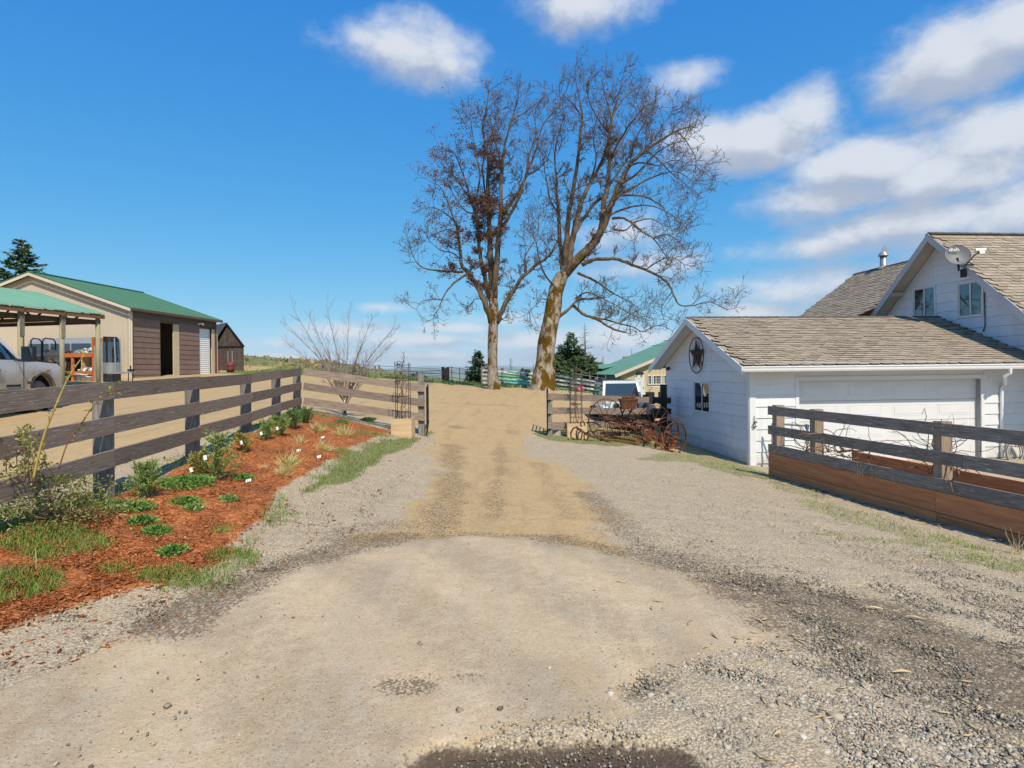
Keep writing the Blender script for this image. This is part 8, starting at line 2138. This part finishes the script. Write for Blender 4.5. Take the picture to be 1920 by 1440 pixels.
def bush(name, label, cat, base, H, R, n, leaf, m_, seed, cone=True, twig=None, tag_=False, group=None, base_z=0.0, spread=.55):
    rs = np.random.RandomState(seed); r = random.Random(seed); t = thing(name, label, cat, base, group)
    f = rs.uniform(0, 1, n) ** (1.1 if cone else .75); a = rs.uniform(0, 6.283, n)
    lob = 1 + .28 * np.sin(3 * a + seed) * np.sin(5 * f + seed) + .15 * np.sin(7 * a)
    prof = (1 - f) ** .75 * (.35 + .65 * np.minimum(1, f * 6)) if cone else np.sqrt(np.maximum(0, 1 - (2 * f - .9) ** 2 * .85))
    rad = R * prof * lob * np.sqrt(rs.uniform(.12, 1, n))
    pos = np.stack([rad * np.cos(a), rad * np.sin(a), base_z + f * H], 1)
    dirs = np.stack([np.cos(a) * .75, np.sin(a) * .75, np.full(n, .75 if cone else .45)], 1)
    s = rs.uniform(.6, 1.3, n) * leaf
    br = MB()
    for k in range(9 if cone else (26 if H > .25 else 6)):
        aa = r.uniform(0, 6.283); fz = r.uniform(.15, .95); br.tube([V(base) + UP * (H * fz * .35), V(base) + V((math.cos(aa), math.sin(aa), 0)) * R * .55 * (1 - fz * .5) + UP * (base_z + H * fz)], [.006, .002], 4)
    br.tube([V(base) - UP * .05, V(base) + UP * H * .9], [.012, .003], 5)
    br.build('stems', MT['vine'], t)
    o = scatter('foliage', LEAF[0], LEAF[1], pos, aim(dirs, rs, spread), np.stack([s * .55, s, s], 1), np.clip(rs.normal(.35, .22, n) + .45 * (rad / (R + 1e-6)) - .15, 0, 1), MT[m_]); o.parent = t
    if tag_:
        c = V(base) + V((r.uniform(-.3, .3) * R, -R * .8, H * r.uniform(.35, .55))); mb = MB(); mb.boxc(c, V((.9, .1, .3)).normalized(), V((-.3, .2, .9)).normalized(), V((0, -1, .2)).normalized(), .038, .05, .002); mb.build('plant_tag', MT['tag_white'], t)
    return t
def feathery(name, label, cat, base, H, R, m_, seed, tag_=False, group=None):
    """loose upright sprays: many branchlets from one stem, leaves only along them"""
    r = random.Random(seed); rs = np.random.RandomState(seed); t = thing(name, label, cat, base, group); br = MB(); pos, dr = [], []
    br.tube([V(base) - UP * .05, V(base) + UP * H * .5, V(base) + UP * H * .92], [.011, .007, .003], 5)
    nb = r.randint(30, 40)
    for k in range(nb):
        f = .08 + .84 * k / nb; a = r.uniform(0, 6.283); L_ = R * r.uniform(.55, 1.25) * (1.1 - .8 * f) + .05; rise = r.uniform(.35, 1.3)
        p0 = V(base) + UP * (H * f * .85); d = V((math.cos(a), math.sin(a), rise)).normalized(); p1 = p0 + d * L_ * .6; p2 = p1 + (d + UP * .35 + V((r.uniform(-.3, .3), r.uniform(-.3, .3), 0))).normalized() * L_ * .5
        br.tube([p0, p1, p2], [.004, .003, .0015], 3)
        for _ in range(int(26 + 150 * L_)):
            g_ = r.uniform(.15, 1.0); c = p0.lerp(p1, g_ / .6) if g_ < .6 else p1.lerp(p2, (g_ - .6) / .4)
            pos.append(tuple(c - V(base) + V((r.uniform(-.02, .02), r.uniform(-.02, .02), r.uniform(-.02, .02))))); dr.append(tuple(d + UP * .25))
    br.build('stems', MT['vine'], t)
    n = len(pos); s = rs.uniform(.022, .05, n)
    o = scatter('foliage', LEAF[0], LEAF[1], np.array(pos), aim(np.array(dr), rs, .55), np.stack([s * .42, s, s], 1), np.clip(rs.normal(.58, .24, n), 0, 1), MT[m_]); o.parent = t
    if tag_:
        c = V(base) + V((r.uniform(-.3, .3) * R, -R * .8, H * r.uniform(.35, .55))); mb = MB(); mb.boxc(c, V((.9, .1, .3)).normalized(), V((-.3, .2, .9)).normalized(), V((0, -1, .2)).normalized(), .020, .030, .002); mb.build('plant_tag', MT['tag_white'], t)
    return t
def G_(px, py): return onground(px, py)
def bed():
    g = 'young conifers along the fence'
    k = 0
    for px, py, yt, R, m_, lb, tg in (
        (278, 938, 862, .24, 'cedar_leaf', 'bushy green young conifer beside the nearest full fence post', 0),
        (405, 905, 795, .26, 'cedar_leaf', 'tallest pale green young conifer with white tag by the second post', 1),
        (372, 900, 845, .14, 'gold_leaf', 'golden green young conifer left of the tallest pale one', 1),
        (455, 850, 810, .12, 'gold_leaf', 'small golden young conifer on a bare stem in the mulch', 1),
        (500, 828, 785, .16, 'cedar_leaf', 'young conifer with white tag near the third post', 1),
        (525, 820, 772, .18, 'cedar_leaf', 'young conifer with white tag next to the dark shrub', 1),
        (550, 806, 768, .26, 'deep_leaf', 'dark green broad young conifer near the fence corner', 0),
        (574, 796, 764, .20, 'deep_leaf', 'dark green young conifer at the fence corner', 0)):
        b = G_(px, py); H = (py - yt) / F_PX * b.y
        feathery('young_conifer', lb, 'shrub', b, H, R, m_, 40 + k, tag_=bool(tg), group=g); k += 1
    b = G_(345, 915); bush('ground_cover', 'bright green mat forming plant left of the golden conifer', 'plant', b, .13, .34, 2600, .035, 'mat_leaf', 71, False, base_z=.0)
    for i, (px, py, R, lb) in enumerate(((225, 958, .24, 'green creeping weed patch left of the bushy conifer'), (258, 960, .15, 'small creeping green weed patch below the bushy conifer'), (345, 948, .15, 'pale green weed rosette in the middle of the mulch'), (362, 962, .11, 'smaller pale green weed rosette beside its neighbour'), (322, 1044, .12, 'grey green rosette near the lower mulch edge'), (455, 902, .12, 'flat green weed in the mulch centre'), (428, 943, .10, 'tiny green weed right of the mulch centre'), (290, 1005, .12, 'green weed tuft amid the left mulch'), (265, 985, .11, 'thin green weed left of the mulch centre'), (640, 795, .22, 'green patch of weeds before the cross fence'), (690, 790, .22, 'green weeds at the foot of the cross fence'), (545, 870, .10, 'little weed close to the straw grass tufts'))):
        b = G_(px, py); bush('weed', lb, 'weed', b, .07 + .1 * R, R, int(260 + 1900 * R), .038, 'mat_leaf' if i % 3 else 'cedar_leaf', 80 + i, False, group='weeds in the mulch')
    # tufts of variegated grass
    for i, (px, py, s, lb) in enumerate(((540, 878, 1.0, 'yellow grass tuft nearest the middle of the mulch'), (532, 893, .75, 'small yellow grass tuft below its larger neighbour'), (596, 812, .95, 'yellow grass tuft near the dark young conifers'), (645, 820, 1.1, 'broad yellow grass tuft before the plywood planter'), (608, 848, .9, 'yellow grass tuft above the green strip'), (560, 833, .7, 'small yellow grass tuft left of the white tag'), (496, 880, .35, 'tiny yellow sprout in the mulch left of the tufts'))):
        b = G_(px, py); t = thing('grass_tuft', lb, 'ornamental grass', b, 'yellow grass tufts in the mulch'); rs = np.random.RandomState(i + 5); s *= 1.45; n = int(110 * s)
        a = rs.uniform(0, 6.283, n); el = rs.uniform(.25, 1.4, n); d = np.stack([np.cos(a) * np.cos(el), np.sin(a) * np.cos(el), np.sin(el)], 1); L_ = rs.uniform(.10, .24, n) * s
        bv = [(-.5, 0, 0), (.5, 0, 0), (.35, .6, .10), (-.35, .6, .10), (0, 1, -.06)]; bf = [(0, 1, 2), (0, 2, 3), (3, 2, 4)]
        o = scatter('blades', bv, bf, np.stack([rs.normal(0, .02 * s, n), rs.normal(0, .02 * s, n), np.zeros(n)], 1), aim(d, rs, .06), np.stack([np.full(n, .010), L_, L_], 1), rs.uniform(0, 1, n), MT['straw_leaf']); o.parent = t
    # plant tags lying in the mulch
    for i, (px, py, lb) in enumerate(((605, 825, 'white plant label right of the yellow grass tufts'), (560, 850, 'small white plant label in the mulch centre'), (466, 908, 'white plant label lying near the bare twigs'), (598, 862, 'tiny white plant label near the grass strip'))):
        b = G_(px, py); t = thing('plant_label', lb, 'plant label', b, 'plant labels in the mulch'); mb = MB(); mb.boxc(b + UP * .05, V((.9, .2, .2)).normalized(), V((-.2, .5, .8)).normalized(), V((0, -.9, .5)).normalized(), .034, .022, .002); mb.build('card', MT['tag_white'], t)
        mb = MB(); r = random.Random(i)
        for _ in range(8): mb.tube([b, b + V((r.uniform(-.12, .12), r.uniform(-.1, .1), r.uniform(.04, .16)))], [.004, .002], 3)
        mb.build('twigs', MT['vine'], t)
    # big straggly shrub at the left edge and its long canes
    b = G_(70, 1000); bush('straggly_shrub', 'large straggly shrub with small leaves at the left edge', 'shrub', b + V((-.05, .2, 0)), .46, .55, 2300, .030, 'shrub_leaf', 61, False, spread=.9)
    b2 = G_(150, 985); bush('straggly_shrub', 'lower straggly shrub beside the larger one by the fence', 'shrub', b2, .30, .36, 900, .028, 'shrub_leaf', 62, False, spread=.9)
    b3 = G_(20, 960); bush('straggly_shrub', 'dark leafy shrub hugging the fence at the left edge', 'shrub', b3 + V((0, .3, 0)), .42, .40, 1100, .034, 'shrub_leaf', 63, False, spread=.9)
    # sprig that grows up through the rails, with the two long canes
    r = random.Random(77)
    t = thing('rose_bush', 'thorny bush behind the rails sending up a long yellow cane', 'shrub', G_(55, 930))
    def cane(pts, r0, m_, leaves, seed, d):
        mb = MB(); q = [P(x, y, d) for x, y in pts]; pth = smooth_path([(p, r0 * (1 - .7 * i / len(q))) for i, p in enumerate(q)], 5); mb.tube([p for p, _ in pth], [w for _, w in pth], 6); mb.build('cane', m_, t, True)
        rs = np.random.RandomState(seed); n = leaves; k = rs.randint(len(pth) // 5, len(pth), n); pos = np.array([tuple(pth[i][0] - t.location) for i in k]) + rs.normal(0, .02, (n, 3)); dr = rs.normal(0, 1, (n, 3)); dr[:, 2] += .4
        s = rs.uniform(.02, .042, n); o = scatter('leaves', LEAF[0], LEAF[1], pos, aim(dr, rs, .3), np.stack([s * .7, s, s], 1), rs.uniform(.2, 1, n), MT['shrub_leaf']); o.parent = t
    yc = mat('yellow_cane', (.42, .29, .07), (.56, .40, .12), 8, .7); rc = mat('red_cane', (.22, .09, .045), (.33, .15, .075), 8, .8)
    cane([(62, 900), (80, 825), (105, 760), (130, 705), (158, 665)], .010, yc, 26, 1, 4.75)
    cane([(110, 880), (128, 828), (155, 790), (180, 755), (205, 735), (228, 728)], .006, rc, 40, 2, 4.9)
    for i in range(9):
        x = r.uniform(0, 75); cane([(x * .6 + 25, 905), (x, 885 + r.uniform(-12, 6)), (x + r.uniform(-18, 14), 858 + r.uniform(-25, 10)), (x + r.uniform(-25, 20), 830 + r.uniform(-30, 20))], .005, MT['vine'], 34, 10 + i, 4.9 + r.uniform(-.1, .15))
    cane([(45, 905), (48, 850), (40, 815), (42, 805)], .006, MT['vine'], 60, 30, 4.85)
    # dry stalks standing in the mulch and weeds along the right fence
    for i, (px, y0, y1, lb) in enumerate(((67, 1078, 1030, 'single pale dry stalk standing in the left mulch'),)):
        b = G_(px, y0); mb = MB(); mb.tube([b - UP * .02, b + V((.005, 0, .10)), b + V((0, 0, .2))], [.004, .003, .002], 5); mb.build('dry_stalk', MT['straw'], label=lb, cat='stalk')
    t = thing('dry_weed', 'pale branching dry weed at the foot of the cedar boards', 'weed', G_(1905, 1040)); mb = MB(); b = G_(1905, 1040)
    for k in range(12):
        v = V((r.uniform(-.5, .35), r.uniform(-.3, .2), 1)).normalized(); L_ = r.uniform(.12, .30); mb.tube([b + V((r.uniform(-.06, .06), 0, 0)), b + v * L_ * .5, b + v * L_ + V((r.uniform(-.05, .05), 0, 0))], [.004, .003, .002], 4)
    mb.build('stalks', MT['straw'], t)
    rs = np.random.RandomState(3); n = 260; f = rs.uniform(0, 1, n); P_ = [RFAR + RD * (6.6 * v) + RS * (.06 + .10 * abs(rs.normal())) for v in f]
    pos = np.array([(p.x, p.y, gz(p.x, p.y) + .01) for p in P_]); L_ = rs.uniform(.03, .09, n)
    scatter('twig_litter', OCT[0], OCT[1], pos, rots(n, rs, .15), np.stack([L_, L_ * .07 + .001, L_ * .07 + .001], 1), rs.uniform(0, 1, n), mat_tones('litter_tones', [(0, (.10, .07, .05)), (1, (.55, .47, .38))]), kind='stuff', label='dry twigs littering the foot of the cedar boards', cat='twig litter')
    for i, (px, py, lb) in enumerate(((1690, 1262, 'pale wood splinter lying on the dark gravel at right'), (1640, 1142, 'wood splinter at the edge of the dark gravel'), (1716, 1160, 'pale split stick on the dark gravel'))):
        b = G_(px, py); mb = MB(); a = .3 * i; v = V((math.cos(a), -math.sin(a), 0)); mb.tube([b - v * .05 + UP * .008, b + UP * .014, b + v * .05 + UP * .008], [.003, .008, .003], 6); mb.build('wood_splinter', MT['straw'], label=lb, cat='splinter')
bed()

# ------------------------------------------------------------------ far hills and the air in front of them
def hills():
    r = np.random.RandomState(2); hm = mat('far_hill', (.055, .085, .045), (.095, .12, .07), .0006, .95)
    for nm, d0, amp, base, sd, lb in (('hills', 17000, 90, 0, 1, 'low wooded hills across the valley'), ('hills', 30000, 300, 20, 2, 'higher hill range on the horizon')):
        xs = np.linspace(-32000, 32000, 240); rr = np.random.RandomState(sd); h = np.zeros_like(xs)
        for k in range(1, 26): h += rr.uniform(.4, 1) / k ** .85 * np.sin(xs / 26000 * k * 2.1 + rr.uniform(0, 6.28))
        h = base + amp * np.clip(.38 + h * .30, 0.02, 2)
        mb = MB(); dep = [0, .10, .22, .36]; pf = [0, .75, 1.0, .2]
        n = len(xs); v = []
        for dd, p in zip(dep, pf):
            for x, hh in zip(xs, h): v.append((x * (1 + dd * .3), d0 * (1 + dd), -175 + (hh + 175) * p if p else -185))
        mb.v = v
        for j in range(3):
            for i in range(n - 1): mb.f.append((j * n + i, j * n + i + 1, (j + 1) * n + i + 1, (j + 1) * n + i)); mb.uv.append([(0, 0)] * 4); mb.t.append(.5)
        mb.build(nm, hm, smooth=True, kind='structure', label=lb)
hills()
def haze():
    m = bpy.data.materials.new('haze'); m.use_nodes = True; N = m.node_tree.nodes; L = m.node_tree.links
    N.remove(N['Principled BSDF']); pv = N.new('ShaderNodeVolumePrincipled')
    pv.inputs['Color'].default_value = (.80, .89, 1.0, 1); pv.inputs['Density'].default_value = HAZE; pv.inputs['Anisotropy'].default_value = 0.0
    L.new(pv.outputs[0], N['Material Output'].inputs['Volume'])
    mb = MB(); mb.box((-60000, -900, -260), (120000, 0, 0), (0, 61000, 0), (0, 0, 640)); mb.build('haze', m, kind='stuff', label='pale blue haze over the distant valley', cat='haze')
HAZE = 3.2e-5
haze()
